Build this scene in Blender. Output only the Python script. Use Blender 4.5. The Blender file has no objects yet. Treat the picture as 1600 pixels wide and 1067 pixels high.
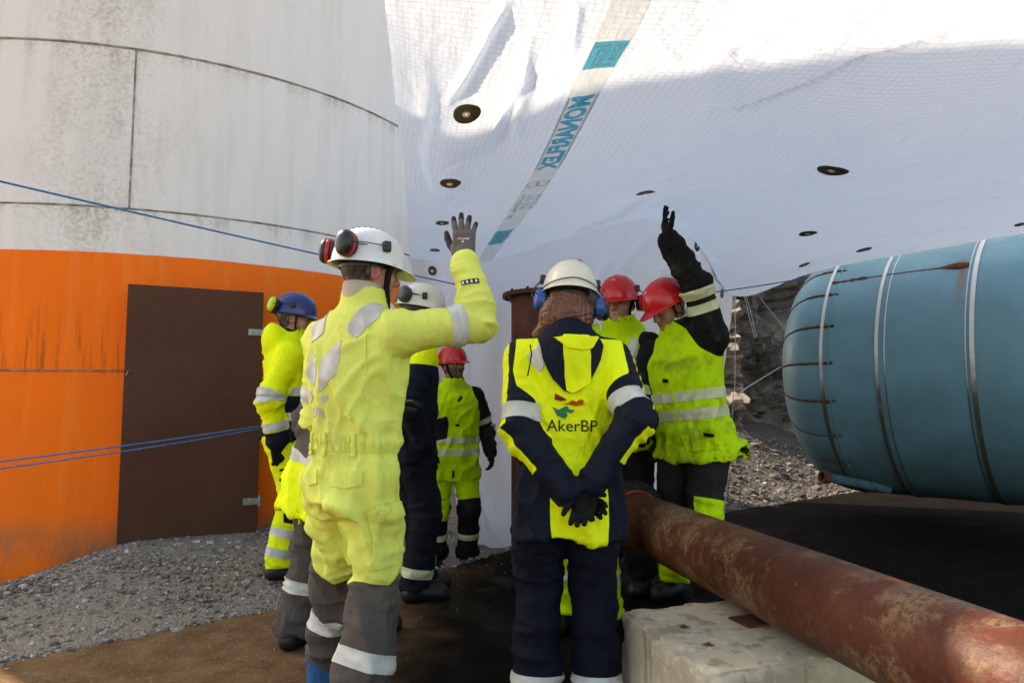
import bpy, bmesh, math, random
import numpy as np
from mathutils import Vector, Matrix
from mathutils.bvhtree import BVHTree
R = math.radians
sc = bpy.context.scene
col = sc.collection
random.seed(7)

# ---------------------------------------------------------------- camera, sky, sun, exposure
CAM_H = 1.17
FPX = 1081.0                                   # focal length in pixels of a 1600 px wide frame
PITCH = math.atan((622 - 533.5) / FPX)
cam_d = bpy.data.cameras.new('camera')
cam_d.sensor_width = 36
cam_d.lens = 36 * FPX / 1600
cam_d.clip_start = 0.05
cam_d.clip_end = 600
cam = bpy.data.objects.new('camera', cam_d)
cam.location = (0, 0, CAM_H)
cam.rotation_euler = (R(90) + PITCH, 0, 0)
col.objects.link(cam)
sc.camera = cam

SUN_AZ, SUN_EL = -54.5, 40.0                   # degrees clockwise from +Y, degrees above the horizon
w = bpy.data.worlds.new('World')
sc.world = w
w.use_nodes = True
wn = w.node_tree
sky = wn.nodes.new('ShaderNodeTexSky')
sky.sky_type = 'NISHITA'
sky.sun_disc = False
sky.sun_elevation = R(SUN_EL)
sky.sun_rotation = R(SUN_AZ)
sky.air_density = 1.0
sky.dust_density = 1.6
sky.ozone_density = 1.0
wn.links.new(sky.outputs[0], wn.nodes['Background'].inputs[0])
wn.nodes['Background'].inputs[1].default_value = 0.13
sd = bpy.data.lights.new('sun', 'SUN')
sd.energy = 2.5
sd.angle = R(0.6)
sd.color = (1.0, 0.93, 0.84)
sun = bpy.data.objects.new('sun', sd)
_s = Vector((math.sin(R(SUN_AZ)) * math.cos(R(SUN_EL)), math.cos(R(SUN_AZ)) * math.cos(R(SUN_EL)), math.sin(R(SUN_EL))))
sun.rotation_euler = _s.to_track_quat('Z', 'Y').to_euler()
sun.location = (-6, 5, 12)
col.objects.link(sun)
sc.view_settings.view_transform = 'Standard'
sc.view_settings.look = 'None'
sc.view_settings.gamma = 1
sc.view_settings.use_curve_mapping = False
sc.view_settings.exposure = 1.75
sc.view_settings.use_white_balance = True
sc.view_settings.white_balance_temperature = 8200
sc.view_settings.white_balance_tint = 12

_cp, _sp = math.cos(PITCH), math.sin(PITCH)
def at(px, py, Y):
    """world point that stands Y metres ahead, seen at a pixel of the 1600 px photograph (survey helper)"""
    dx, dy = (px - 800) / FPX, -(py - 533.5) / FPX
    t = Y / (_cp - dy * _sp)
    return Vector((dx * t, Y, CAM_H + t * (dy * _cp + _sp)))

# ---------------------------------------------------------------- helpers: objects
def tag(o, label=None, cat=None, group=None, kind=None):
    if label: o['label'] = label
    if cat: o['category'] = cat
    if group: o['group'] = group
    if kind: o['kind'] = kind
    return o
def empty(name, loc=(0, 0, 0), rz=0.0, parent=None):
    o = bpy.data.objects.new(name, None)
    o.location = loc
    o.rotation_euler = (0, 0, rz)
    o.empty_display_size = 0.1
    col.objects.link(o)
    if parent: o.parent = parent
    return o
def mesh_obj(name, V, F, mat=None, parent=None, smooth=True, attrs=None, uv=None, sharp=None):
    me = bpy.data.meshes.new(name)
    V = np.asarray(V, dtype=float)
    F = [list(map(int, f)) for f in F] if not isinstance(F, np.ndarray) else F.tolist()
    me.from_pydata(V.tolist(), [], F)
    if mat is not None: me.materials.append(mat)
    if smooth: me.polygons.foreach_set('use_smooth', [True] * len(me.polygons))
    if attrs:
        for k, a in attrs.items():
            at_ = me.attributes.new(k, 'FLOAT', 'POINT')
            at_.data.foreach_set('value', np.asarray(a, dtype=np.float32))
    if uv is not None:
        ul = me.uv_layers.new(name='UVMap')
        li = np.empty(len(me.loops), dtype=np.int32)
        me.loops.foreach_get('vertex_index', li)
        ul.data.foreach_set('uv', np.asarray(uv, dtype=np.float32)[li].ravel())
    me.update()
    if sharp is not None: me.set_sharp_from_angle(angle=R(sharp))
    o = bpy.data.objects.new(name, me)
    col.objects.link(o)
    if parent: o.parent = parent
    return o
def bm_obj(name, bm, mat=None, parent=None, smooth=True, sharp=35):
    me = bpy.data.meshes.new(name)
    bm.normal_update()
    bm.to_mesh(me); bm.free()
    if mat is not None: me.materials.append(mat)
    if smooth:
        me.polygons.foreach_set('use_smooth', [True] * len(me.polygons))
        me.set_sharp_from_angle(angle=R(sharp))
    o = bpy.data.objects.new(name, me)
    col.objects.link(o)
    if parent: o.parent = parent
    return o
def bm_box(bm, c, size, M=None, bevel=0.0, seg=1):
    r = bmesh.ops.create_cube(bm, size=1.0)
    vs = r['verts']
    for v in vs:
        v.co = Vector((v.co.x * size[0], v.co.y * size[1], v.co.z * size[2]))
    if bevel > 0:
        es = list({e for v in vs for e in v.link_edges})
        rr = bmesh.ops.bevel(bm, geom=es, offset=bevel, segments=seg, affect='EDGES', profile=0.5)
        vs = list({v for f in rr['faces'] for v in f.verts} | {v for v in vs if v.is_valid})
    T = Matrix.Translation(Vector(c))
    if M is not None: T = T @ M.to_4x4()
    bmesh.ops.transform(bm, matrix=T, verts=vs)
    return vs
def tube_vf(pts, rad, n=8, cap=True, squash=None):
    """swept tube: points, radius (number or list)"""
    pts = [Vector(p) for p in pts]
    rr = rad if hasattr(rad, '__len__') else [rad] * len(pts)
    V, F = [], []
    up = None
    for i, p in enumerate(pts):
        a = pts[max(0, i - 1)]; b = pts[min(len(pts) - 1, i + 1)]
        t = (b - a).normalized()
        if up is None:
            up = Vector((0, 0, 1)) if abs(t.z) < 0.9 else Vector((1, 0, 0))
        s = t.cross(up).normalized(); up = s.cross(t).normalized()
        for k in range(n):
            an = 2 * math.pi * k / n
            q = (1, 1) if squash is None else squash
            V.append(p + s * (math.cos(an) * rr[i] * q[0]) + up * (math.sin(an) * rr[i] * q[1]))
    for i in range(len(pts) - 1):
        for k in range(n):
            k2 = (k + 1) % n
            F.append([i * n + k, i * n + k2, (i + 1) * n + k2, (i + 1) * n + k])
    if cap:
        F.append(list(range(n))[::-1]); F.append([(len(pts) - 1) * n + k for k in range(n)])
    return V, F
def tube(name, pts, rad, mat, parent=None, n=8, sharp=40, squash=None):
    V, F = tube_vf(pts, rad, n, True, squash)
    return mesh_obj(name, V, F, mat, parent, True, sharp=sharp)
def lathe_vf(profile, n=32, M=None, sx=1.0, sy=1.0):
    """profile of (radius, height) about local z"""
    V, F = [], []
    for (r, z) in profile:
        for k in range(n):
            an = 2 * math.pi * k / n
            v = Vector((r * math.cos(an) * sx, r * math.sin(an) * sy, z))
            V.append(M @ v if M is not None else v)
    for i in range(len(profile) - 1):
        for k in range(n):
            k2 = (k + 1) % n
            F.append([i * n + k, i * n + k2, (i + 1) * n + k2, (i + 1) * n + k])
    return V, F
def catenary(a, b, sag, n=24):
    a, b = Vector(a), Vector(b)
    return [a.lerp(b, i / n) - Vector((0, 0, sag * 4 * (i / n) * (1 - i / n))) for i in range(n + 1)]

# ---------------------------------------------------------------- helpers: noise and implicit surfaces
def _hash(ix, iy, iz, seed):
    h = (ix.astype(np.int64) * 374761393 + iy.astype(np.int64) * 668265263 + iz.astype(np.int64) * 2147483647 + seed * 1274126177) & 0xffffffff
    h = ((h ^ (h >> 13)) * 1274126177) & 0xffffffff
    h = ((h ^ (h >> 16)) * 2246822519) & 0xffffffff
    return ((h ^ (h >> 15)) & 0xffffff).astype(np.float32) / 16777215.0
def vnoise(P, seed=0):
    P = np.asarray(P, dtype=np.float64)
    i = np.floor(P).astype(np.int64); f = (P - i).astype(np.float32)
    f = f * f * f * (f * (f * 6 - 15) + 10)
    o = 0
    for dx in (0, 1):
        wx = f[:, 0] if dx else 1 - f[:, 0]
        for dy in (0, 1):
            wy = f[:, 1] if dy else 1 - f[:, 1]
            for dz in (0, 1):
                wz = f[:, 2] if dz else 1 - f[:, 2]
                o = o + wx * wy * wz * _hash(i[:, 0] + dx, i[:, 1] + dy, i[:, 2] + dz, seed)
    return o
def fbm(P, oct=4, seed=0, gain=0.5, lac=2.03):
    P = np.asarray(P, dtype=np.float64); a = 1.0; s = 0; t = 0
    for k in range(oct):
        s = s + a * vnoise(P, seed + k * 17); t += a
        P = P * lac + 13.7; a *= gain
    return s / t
def ridge(P, oct=3, seed=0):
    P = np.asarray(P, dtype=np.float64); a = 1.0; s = 0; t = 0
    for k in range(oct):
        s = s + a * (1 - np.abs(2 * vnoise(P, seed + k * 31) - 1)); t += a
        P = P * 2.1 + 5.3; a *= 0.5
    return s / t
def smin(a, b, k):
    h = np.clip(0.5 + 0.5 * (b - a) / k, 0, 1)
    return b + (a - b) * h - k * h * (1 - h)
def smax(a, b, k): return -smin(-a, -b, k)
def sd_cap(P, a, b, ra, rb):
    a = np.asarray(a, np.float32); b = np.asarray(b, np.float32)
    d = b - a; L = max(float(d @ d), 1e-9)
    t = np.clip((P - a) @ d / L, 0, 1)
    q = P - a - t[:, None] * d
    return np.sqrt((q * q).sum(1)) - (ra + (rb - ra) * t)
def sd_ell(P, c, r, M=None):
    q = P - np.asarray(c, np.float32)
    if M is not None: q = q @ np.asarray(M, np.float32)
    r = np.asarray(r, np.float32)
    k = np.sqrt(((q / r) ** 2).sum(1))
    return (k - 1) * float(r.min()) if False else (k - 1) * np.sqrt((q * q).sum(1)) / np.maximum(k, 1e-4)
def sd_loft(P, o, Fm, zs, aa, bb, cy=None, n=2.3):
    """lofted torso-like solid: Fm rows are right, forward and up"""
    q = (P - np.asarray(o, np.float32)) @ np.asarray(Fm, np.float32).T
    s = np.clip(q[:, 2], zs[0], zs[-1])
    a = np.interp(s, zs, aa); b = np.interp(s, zs, bb)
    y = q[:, 1] - (np.interp(s, zs, cy) if cy is not None else 0)
    r = ((np.abs(q[:, 0]) / a) ** n + (np.abs(y) / b) ** n) ** (1 / n)
    d = (r - 1) * np.minimum(a, b)
    e = np.maximum(zs[0] - q[:, 2], q[:, 2] - zs[-1])
    return np.maximum(d, e)
def surface_net(fn, lo, hi, h):
    lo = np.asarray(lo, np.float32); hi = np.asarray(hi, np.float32)
    n = np.ceil((hi - lo) / h).astype(int) + 1
    ax = [lo[i] + h * np.arange(n[i], dtype=np.float32) for i in range(3)]
    G = np.stack(np.meshgrid(*ax, indexing='ij'), -1).reshape(-1, 3)
    D = np.empty(len(G), np.float32)
    for i in range(0, len(G), 400000):
        D[i:i + 400000] = fn(G[i:i + 400000])
    D = D.reshape(n)
    ins = D < 0
    c = np.zeros(n - 1, np.int8)
    for dx in (0, 1):
        for dy in (0, 1):
            for dz in (0, 1):
                c += ins[dx:n[0] - 1 + dx, dy:n[1] - 1 + dy, dz:n[2] - 1 + dz]
    act = (c > 0) & (c < 8)
    idx = -np.ones(n - 1, np.int64)
    cells = np.argwhere(act)
    idx[act] = np.arange(len(cells))
    acc = np.zeros((len(cells), 3), np.float32); cnt = np.zeros(len(cells), np.float32)
    for axis in range(3):
        o1, o2 = [(1, 2), (0, 2), (0, 1)][axis]
        for a in (0, 1):
            for b in (0, 1):
                p0 = cells.copy(); p0[:, o1] += a; p0[:, o2] += b
                p1 = p0.copy(); p1[:, axis] += 1
                d0 = D[p0[:, 0], p0[:, 1], p0[:, 2]]; d1 = D[p1[:, 0], p1[:, 1], p1[:, 2]]
                m = (d0 < 0) != (d1 < 0)
                t = d0[m] / (d0[m] - d1[m])
                q = p0[m].astype(np.float32); q[:, axis] += t
                acc[m] += q; cnt[m] += 1
    V = lo + h * acc / cnt[:, None]
    F = []
    for axis in range(3):
        o1, o2 = [(1, 2), (2, 0), (0, 1)][axis]
        s0 = [slice(0, n[i]) for i in range(3)]; s1 = list(s0)
        s0[axis] = slice(0, n[axis] - 1); s1[axis] = slice(1, n[axis])
        A, B = ins[tuple(s0)], ins[tuple(s1)]
        e = np.argwhere(A != B)
        ok = (e[:, o1] > 0) & (e[:, o2] > 0) & (e[:, o1] < n[o1] - 1) & (e[:, o2] < n[o2] - 1)
        e = e[ok]
        flip = A[e[:, 0], e[:, 1], e[:, 2]]
        def g(d1, d2):
            q = e.copy(); q[:, o1] -= d1; q[:, o2] -= d2
            return idx[q[:, 0], q[:, 1], q[:, 2]]
        q = np.stack([g(1, 1), g(0, 1), g(0, 0), g(1, 0)], 1)
        q[~flip] = q[~flip][:, ::-1]
        F.append(q)
    return V.astype(np.float64), np.concatenate(F)
def vnormals(V, F):
    F = np.asarray(F)
    N = np.zeros_like(V)
    if F.shape[1] == 4: fn = np.cross(V[F[:, 2]] - V[F[:, 0]], V[F[:, 3]] - V[F[:, 1]])
    else: fn = np.cross(V[F[:, 1]] - V[F[:, 0]], V[F[:, 2]] - V[F[:, 0]])
    for k in range(F.shape[1]): np.add.at(N, F[:, k], fn)
    return N / np.maximum(np.linalg.norm(N, axis=1), 1e-12)[:, None]
def relax(V, F, it=1, lam=0.5):
    F = np.asarray(F)
    for _ in range(it):
        S = np.zeros_like(V); c = np.zeros(len(V))
        for k in range(F.shape[1]):
            a, b = F[:, k], F[:, (k + 1) % F.shape[1]]
            np.add.at(S, a, V[b]); np.add.at(S, b, V[a])
            np.add.at(c, a, 1); np.add.at(c, b, 1)
        V = V + lam * (S / np.maximum(c, 1)[:, None] - V)
    return V
def tris(F):
    F = np.asarray(F)
    if F.shape[1] == 3: return F
    return np.concatenate([F[:, [0, 1, 2]], F[:, [0, 2, 3]]])
def clip(V, N, T, S):
    """keep the part of a triangle mesh where S > 0, with edges cut exactly at S = 0"""
    p = S > 0
    c = p[T].sum(1)
    out = [T[c == 3]]
    NV, NN = [V], [N]; base = len(V); cache = {}; ext_v = []; ext_n = []
    def cut(a, b):
        k = (a, b) if a < b else (b, a)
        if k not in cache:
            t = S[a] / (S[a] - S[b])
            cache[k] = base + len(ext_v)
            ext_v.append(V[a] + t * (V[b] - V[a])); ext_n.append(N[a] + t * (N[b] - N[a]))
        return cache[k]
    new = []
    for t in T[(c == 1) | (c == 2)]:
        t = list(t)
        pp = [p[i] for i in t]
        if sum(pp) == 1:
            k = pp.index(True); a, b, d = t[k], t[(k + 1) % 3], t[(k + 2) % 3]
            new.append([a, cut(a, b), cut(a, d)])
        else:
            k = pp.index(False); a, b, d = t[k], t[(k + 1) % 3], t[(k + 2) % 3]
            x, y = cut(a, b), cut(a, d)
            new.append([x, b, d]); new.append([x, d, y])
    if new: out.append(np.array(new))
    T2 = np.concatenate(out) if out else np.zeros((0, 3), int)
    V2 = np.concatenate([V] + ([np.array(ext_v)] if ext_v else [])); N2 = np.concatenate([N] + ([np.array(ext_n)] if ext_n else []))
    if len(T2) == 0: return V2[:0], N2[:0], T2
    u, inv = np.unique(T2.ravel(), return_inverse=True)
    return V2[u], N2[u], inv.reshape(-1, 3)
def shell_part(name, V, N, T, off, mat, parent, depth=0.004, attrs_fn=None):
    """a skin lying off metres over a cloth surface, with turned-down edges"""
    if len(T) == 0: return None
    N = N / np.maximum(np.linalg.norm(N, axis=1), 1e-9)[:, None]
    top = V + N * off; bot = V + N * (off - depth)
    ed = {}
    for t in T:
        for k in range(3):
            a, b = int(t[k]), int(t[(k + 1) % 3])
            if (b, a) in ed: del ed[(b, a)]
            else: ed[(a, b)] = 1
    n = len(V)
    rim = []
    for (a, b) in ed:
        rim.append([b, a, n + a]); rim.append([b, n + a, n + b])
    FF = np.concatenate([T, np.array(rim)]) if rim else T
    return mesh_obj(name, np.concatenate([top, bot]), FF, mat, parent, True, sharp=50)

# ---------------------------------------------------------------- materials
class NT:
    def __init__(s, name):
        s.m = bpy.data.materials.new(name); s.m.use_nodes = True
        s.t = s.m.node_tree; s.b = s.t.nodes['Principled BSDF']; s.out = s.t.nodes['Material Output']
    def n(s, typ, **kw):
        x = s.t.nodes.new(typ)
        for k, v in kw.items():
            if k.startswith('i_'):
                key = k[2:]
                x.inputs[int(key) if key.isdigit() else key.replace('_', ' ')].default_value = v
            else: setattr(x, k, v)
        return x
    def l(s, a, b): s.t.links.new(a, b)
    def coord(s, kind='Object', scale=None):
        c = s.n('ShaderNodeTexCoord')
        o = c.outputs[kind]
        if scale is not None:
            mp = s.n('ShaderNodeMapping'); mp.inputs['Scale'].default_value = scale
            s.l(o, mp.inputs[0]); o = mp.outputs[0]
        return o
    def noise(s, vec, scale, detail=4, rough=0.55, dist=0.0):
        x = s.n('ShaderNodeTexNoise'); x.inputs['Scale'].default_value = scale
        x.inputs['Detail'].default_value = detail; x.inputs['Roughness'].default_value = rough; x.inputs['Distortion'].default_value = dist
        if vec is not None: s.l(vec, x.inputs['Vector'])
        return x.outputs['Fac']
    def ramp(s, fac, stops, interp='LINEAR'):
        x = s.n('ShaderNodeValToRGB'); x.color_ramp.interpolation = interp
        e = x.color_ramp.elements
        while len(e) < len(stops): e.new(0.5)
        for i, (p, c) in enumerate(stops):
            e[i].position = p; e[i].color = c if len(c) == 4 else (*c, 1)
        s.l(fac, x.inputs[0]); return x.outputs[0]
    def mix(s, fac, a, b, mode='MIX'):
        x = s.n('ShaderNodeMix', data_type='RGBA', blend_type=mode)
        for sock, v in ((x.inputs[0], fac), (x.inputs[6], a), (x.inputs[7], b)):
            if hasattr(v, 'links'): s.l(v, sock)
            else: sock.default_value = v if not hasattr(v, '__len__') or len(v) == 4 else (*v, 1)
        return x.outputs[2]
    def math(s, op, a, b=None, c=None, clamp=False):
        x = s.n('ShaderNodeMath', operation=op, use_clamp=clamp)
        for i, v in enumerate((a, b, c)):
            if v is None: continue
            if hasattr(v, 'links'): s.l(v, x.inputs[i])
            else: x.inputs[i].default_value = v
        return x.outputs[0]
    def smooth(s, v, lo, hi):
        x = s.n('ShaderNodeMapRange', interpolation_type='SMOOTHSTEP')
        s.l(v, x.inputs[0]); x.inputs[1].default_value = lo; x.inputs[2].default_value = hi
        return x.outputs[0]
    def attr(s, name):
        x = s.n('ShaderNodeAttribute'); x.attribute_name = name; return x.outputs['Fac']
    def bump(s, h, strength=0.3, dist=0.01, prev=None):
        x = s.n('ShaderNodeBump'); x.inputs['Strength'].default_value = strength; x.inputs['Distance'].default_value = dist
        s.l(h, x.inputs['Height'])
        if prev is not None: s.l(prev, x.inputs['Normal'])
        return x.outputs[0]
    def fin(s, color=None, rough=None, normal=None, metal=None, **kw):
        for key, v in (('Base Color', color), ('Roughness', rough), ('Normal', normal), ('Metallic', metal)):
            if v is None: continue
            if hasattr(v, 'links'): s.l(v, s.b.inputs[key])
            else: s.b.inputs[key].default_value = v if not hasattr(v, '__len__') or len(v) == 4 else (*v, 1)
        for k, v in kw.items(): s.b.inputs[k.replace('_', ' ')].default_value = v
        return s.m
    def sep(s, vec):
        x = s.n('ShaderNodeSeparateXYZ'); s.l(vec, x.inputs[0]); return x.outputs

def simple(name, color, rough=0.5, metal=0.0, var=0.15, scale=12.0, bump=0.0, bscale=150.0, **kw):
    m = NT(name)
    v = m.coord('Object')
    nz = m.noise(v, scale, 5, 0.6)
    c = m.mix(m.smooth(nz, 0.3, 0.75), color, tuple(x * (1 - var * 2) for x in color[:3]))
    rg = m.math('MULTIPLY_ADD', nz, 0.25, rough - 0.12)
    nm = m.bump(m.noise(v, bscale, 3), bump, 0.003) if bump else None
    if rough > 0.55: m.b.inputs['Specular IOR Level'].default_value = 0.2
    return m.fin(c, rg, nm, metal, **kw)

def fabric(name, base, zones=(), rough=0.85, dirt=0.25, dirt_col=(0.10, 0.10, 0.07), weave=900.0, fold=0.5, dscale=5.0, sheen=0.0, dirt_lo=0.52, check=0.0):
    """cloth whose colour panels come from the garment's own panel attributes (z1, z2 ...)"""
    m = NT(name)
    v = m.coord('Object')
    c = m.mix(m.smooth(m.noise(v, 3.5, 4), 0.35, 0.7), base, tuple(x * 0.88 for x in base[:3]))
    for i, zc in enumerate(zones):
        a = m.smooth(m.attr('z%d' % (i + 1)), -0.0012, 0.0012)
        c = m.mix(a, c, zc)
    if check:
        p = m.sep(v)
        ln = None
        for ax in (0, 2):
            f = m.math('ABSOLUTE', m.math('SUBTRACT', m.math('FRACT', m.math('DIVIDE', p[ax], 0.011)), 0.5))
            q = m.smooth(f, 0.40, 0.47)
            ln = q if ln is None else m.math('MAXIMUM', ln, q)
        c = m.mix(m.math('MULTIPLY', ln, check), c, (0.30, 0.36, 0.02))
    d = m.math('MULTIPLY', m.smooth(m.noise(v, dscale, 8, 0.68), dirt_lo, dirt_lo + 0.22), dirt)
    c = m.mix(d, c, dirt_col)
    wv = m.noise(v, weave, 2, 0.5)
    b1 = m.bump(m.noise(m.coord('Object', (1, 1, 0.5)), 13, 5, 0.55, 1.4), fold * 0.75, 0.03)
    b2 = m.bump(m.noise(v, 70, 3, 0.6), fold * 0.3, 0.004, b1)
    cn = m.noise(m.coord('Object', (1, 1, 0.42)), 9, 3, 0.5, 1.6)
    cr = m.smooth(m.math('ABSOLUTE', m.math('SUBTRACT', cn, 0.5)), 0.0, 0.045)
    cn2 = m.noise(m.coord('Object', (0.6, 0.6, 1.2)), 15, 3, 0.5, 1.2)
    cr2 = m.smooth(m.math('ABSOLUTE', m.math('SUBTRACT', cn2, 0.5)), 0.0, 0.04)
    b2 = m.bump(m.math('ADD', cr, m.math('MULTIPLY', cr2, 0.6)), fold * 0.28, 0.005, b2)
    b3 = m.bump(wv, 0.25, 0.0008, b2)
    m.fin(c, rough, b3)
    m.b.inputs['Specular IOR Level'].default_value = 0.15
    if sheen: m.b.inputs['Sheen Weight'].default_value = sheen
    return m.m

YEL = (0.86, 0.97, 0.022)
YEL_FADED = (0.74, 0.79, 0.15)
YEL_GRN = (0.52, 0.80, 0.014)
NAVY = (0.006, 0.009, 0.020)
BLACK = (0.008, 0.008, 0.009)
GREY_TR = (0.092, 0.076, 0.066)
M = {}
def shell_plastic(name, c):
    m = NT(name)
    v = m.coord('Object')
    n1 = m.noise(v, 7, 5, 0.6)
    cc = m.mix(m.smooth(n1, 0.35, 0.75), c, tuple(x * 0.86 for x in c))
    sw = m.noise(m.coord('Object', (1, 2.2, 0.35)), 26, 4, 0.7, 2.5)
    scuff = m.math('SUBTRACT', 1.0, m.smooth(m.math('ABSOLUTE', m.math('SUBTRACT', sw, 0.5)), 0.004, 0.016))
    scuff = m.math('MULTIPLY', scuff, m.smooth(n1, 0.5, 0.6))
    cc = m.mix(m.math('MULTIPLY', scuff, 0.5), cc, tuple(0.5 * x + 0.06 for x in c))
    spot = m.smooth(m.noise(v, 55, 3, 0.6), 0.70, 0.74)
    cc = m.mix(m.math('MULTIPLY', spot, 0.5), cc, (0.12, 0.10, 0.08))
    return m.fin(cc, m.math('ADD', m.math('MULTIPLY_ADD', n1, 0.2, 0.16), m.math('MULTIPLY', scuff, 0.3)), m.bump(n1, 0.03, 0.004))
def build_mats():
    M['tape'] = simple('reflective_tape', (0.60, 0.60, 0.52), 0.45, 0.0, 0.10, 18, 0.15, 600)
    M['tape_grey'] = simple('reflective_tape_worn', (0.58, 0.54, 0.46), 0.5, 0.0, 0.12, 25, 0.2, 600)
    M['tape_yel'] = simple('reflective_tape_yellowed', (0.60, 0.62, 0.36), 0.5, 0.0, 0.10, 18, 0.15, 600)
    M['black_plastic'] = simple('black_plastic', (0.012, 0.012, 0.013), 0.35, 0, 0.2, 20)
    M['grey_plastic'] = simple('grey_plastic', (0.06, 0.063, 0.066), 0.4, 0, 0.2, 20)
    M['red_plastic'] = simple('red_plastic', (0.52, 0.012, 0.018), 0.3, 0, 0.12, 14)
    M['blue_cup'] = simple('blue_plastic', (0.015, 0.09, 0.36), 0.3, 0, 0.15, 14)
    M['lime_cup'] = simple('lime_plastic', (0.5, 0.72, 0.02), 0.35, 0, 0.1, 14)
    M['white_helmet'] = shell_plastic('white_helmet_plastic', (0.74, 0.74, 0.71))
    M['cream_helmet'] = shell_plastic('cream_helmet_plastic', (0.74, 0.70, 0.57))
    M['red_helmet'] = shell_plastic('red_helmet_plastic', (0.60, 0.012, 0.018))
    M['blue_helmet'] = shell_plastic('blue_helmet_plastic', (0.02, 0.035, 0.16))
    M['sole'] = simple('rubber_sole', (0.012, 0.012, 0.012), 0.7, 0, 0.3, 30)
    M['boot'] = simple('boot_leather', (0.016, 0.014, 0.013), 0.5, 0, 0.3, 30, 0.3, 200)
    M['glove_black'] = simple('black_glove', (0.012, 0.011, 0.012), 0.8, 0, 0.3, 30, 0.4, 500)
    M['strap'] = simple('strap_webbing', (0.01, 0.01, 0.012), 0.75, 0, 0.2, 40)
    M['wire'] = simple('steel_wire', (0.35, 0.35, 0.36), 0.3, 0.9, 0.1, 40)
    M['white_print'] = simple('white_print', (0.7, 0.7, 0.7), 0.6, 0, 0.05)
    M['red_print'] = simple('red_print', (0.5, 0.01, 0.02), 0.5, 0, 0.05)
    M['black_print'] = simple('black_print', (0.02, 0.02, 0.022), 0.6, 0, 0.05)
    # clear plastic of glasses and visors
    m = NT('clear_lens')
    m.fin((0.9, 0.92, 0.92), 0.05, None, 0.0, Transmission_Weight=1.0, IOR=1.1, Alpha=0.55)
    M['lens'] = m.m
    # skin, with colour fields for lips, beard and brows from the face itself
    def skin(name, c, beard=(0.05, 0.03, 0.02)):
        m = NT(name)
        v = m.coord('Object')
        cc = m.mix(m.smooth(m.noise(v, 30, 4), 0.35, 0.7), c, (c[0] * 0.9, c[1] * 0.72, c[2] * 0.68))
        cc = m.mix(m.smooth(m.attr('lip'), 0, 0.006), cc, (c[0] * 0.75, c[1] * 0.38, c[2] * 0.38))
        cc = m.mix(m.smooth(m.attr('flush'), 0, 0.02), cc, (c[0] * 0.95, c[1] * 0.5, c[2] * 0.42))
        cc = m.mix(m.math('MULTIPLY', m.smooth(m.attr('beard'), -0.004, 0.012), m.smooth(m.noise(v, 260, 2), 0.2, 0.6)), cc, beard)
        m.fin(cc, 0.5, m.bump(m.noise(v, 220, 3), 0.15, 0.001))
        m.b.inputs['Subsurface Weight'].default_value = 0.12
        m.b.inputs['Subsurface Radius'].default_value = (0.01, 0.004, 0.002)
        return m.m
    M['skin'] = skin('skin', (0.44, 0.23, 0.16))
    M['skin_tan'] = skin('skin_tanned', (0.36, 0.18, 0.115))
    def hair(name, c1, c2):
        m = NT(name)
        v = m.coord('Object', (1, 1, 0.10))
        nz = m.noise(v, 130, 4, 0.6, 0.6)
        m.fin(m.mix(m.smooth(nz, 0.3, 0.7), c1, c2), 0.45, m.bump(nz, 0.35, 0.003))
        return m.m
    M['hair_dark'] = hair('dark_hair', (0.012, 0.008, 0.006), (0.035, 0.022, 0.014))
    M['hair_auburn'] = hair('auburn_hair', (0.06, 0.018, 0.008), (0.26, 0.085, 0.03))
    M['eye'] = simple('eye', (0.05, 0.035, 0.03), 0.15, 0, 0.1)
build_mats()

# ---------------------------------------------------------------- ground
SLAB_LINE = [(-9.0, -2.7), (-2.31, 3.12), (-1.32, 3.98), (-0.5, 4.85), (-0.05, 5.43), (0.5, 6.3), (1.2, 6.75), (2.0, 7.1), (2.87, 7.76), (4.3, 8.8), (14, 13)]
TC = Vector((-4.09, 8.47, 0)); TR = 3.28           # the painted storage tank: centre and radius
def line_y(X):
    return np.interp(X, [p[0] for p in SLAB_LINE], [p[1] for p in SLAB_LINE])
def ground_z(X, Y):
    """height of the loose ground beyond the slab"""
    X = np.asarray(X, float); Y = np.asarray(Y, float)
    s = Y - line_y(X)
    sm = lambda t: np.clip(t, 0, 1) ** 2 * (3 - 2 * np.clip(t, 0, 1))
    z = 0.10 * sm(s / 1.3)
    z = z - 0.32 * np.clip((-2.85 - X) / 0.95, 0, 1.3) * sm((s + 0.3) / 1.5)
    z = z - 0.20 * np.exp(-(((X + 0.35) / 0.9) ** 2 + ((Y - 5.5) / 0.8) ** 2)) * sm(s / 0.5)
    z = z + np.where(X > 0.6, 1.0, np.clip(X, 0, 0.6) / 0.6) * (0.78 * sm((Y - np.maximum(line_y(X), 7.0)) / 3.0) - 0.10 * sm(s / 1.3))
    return z

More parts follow.
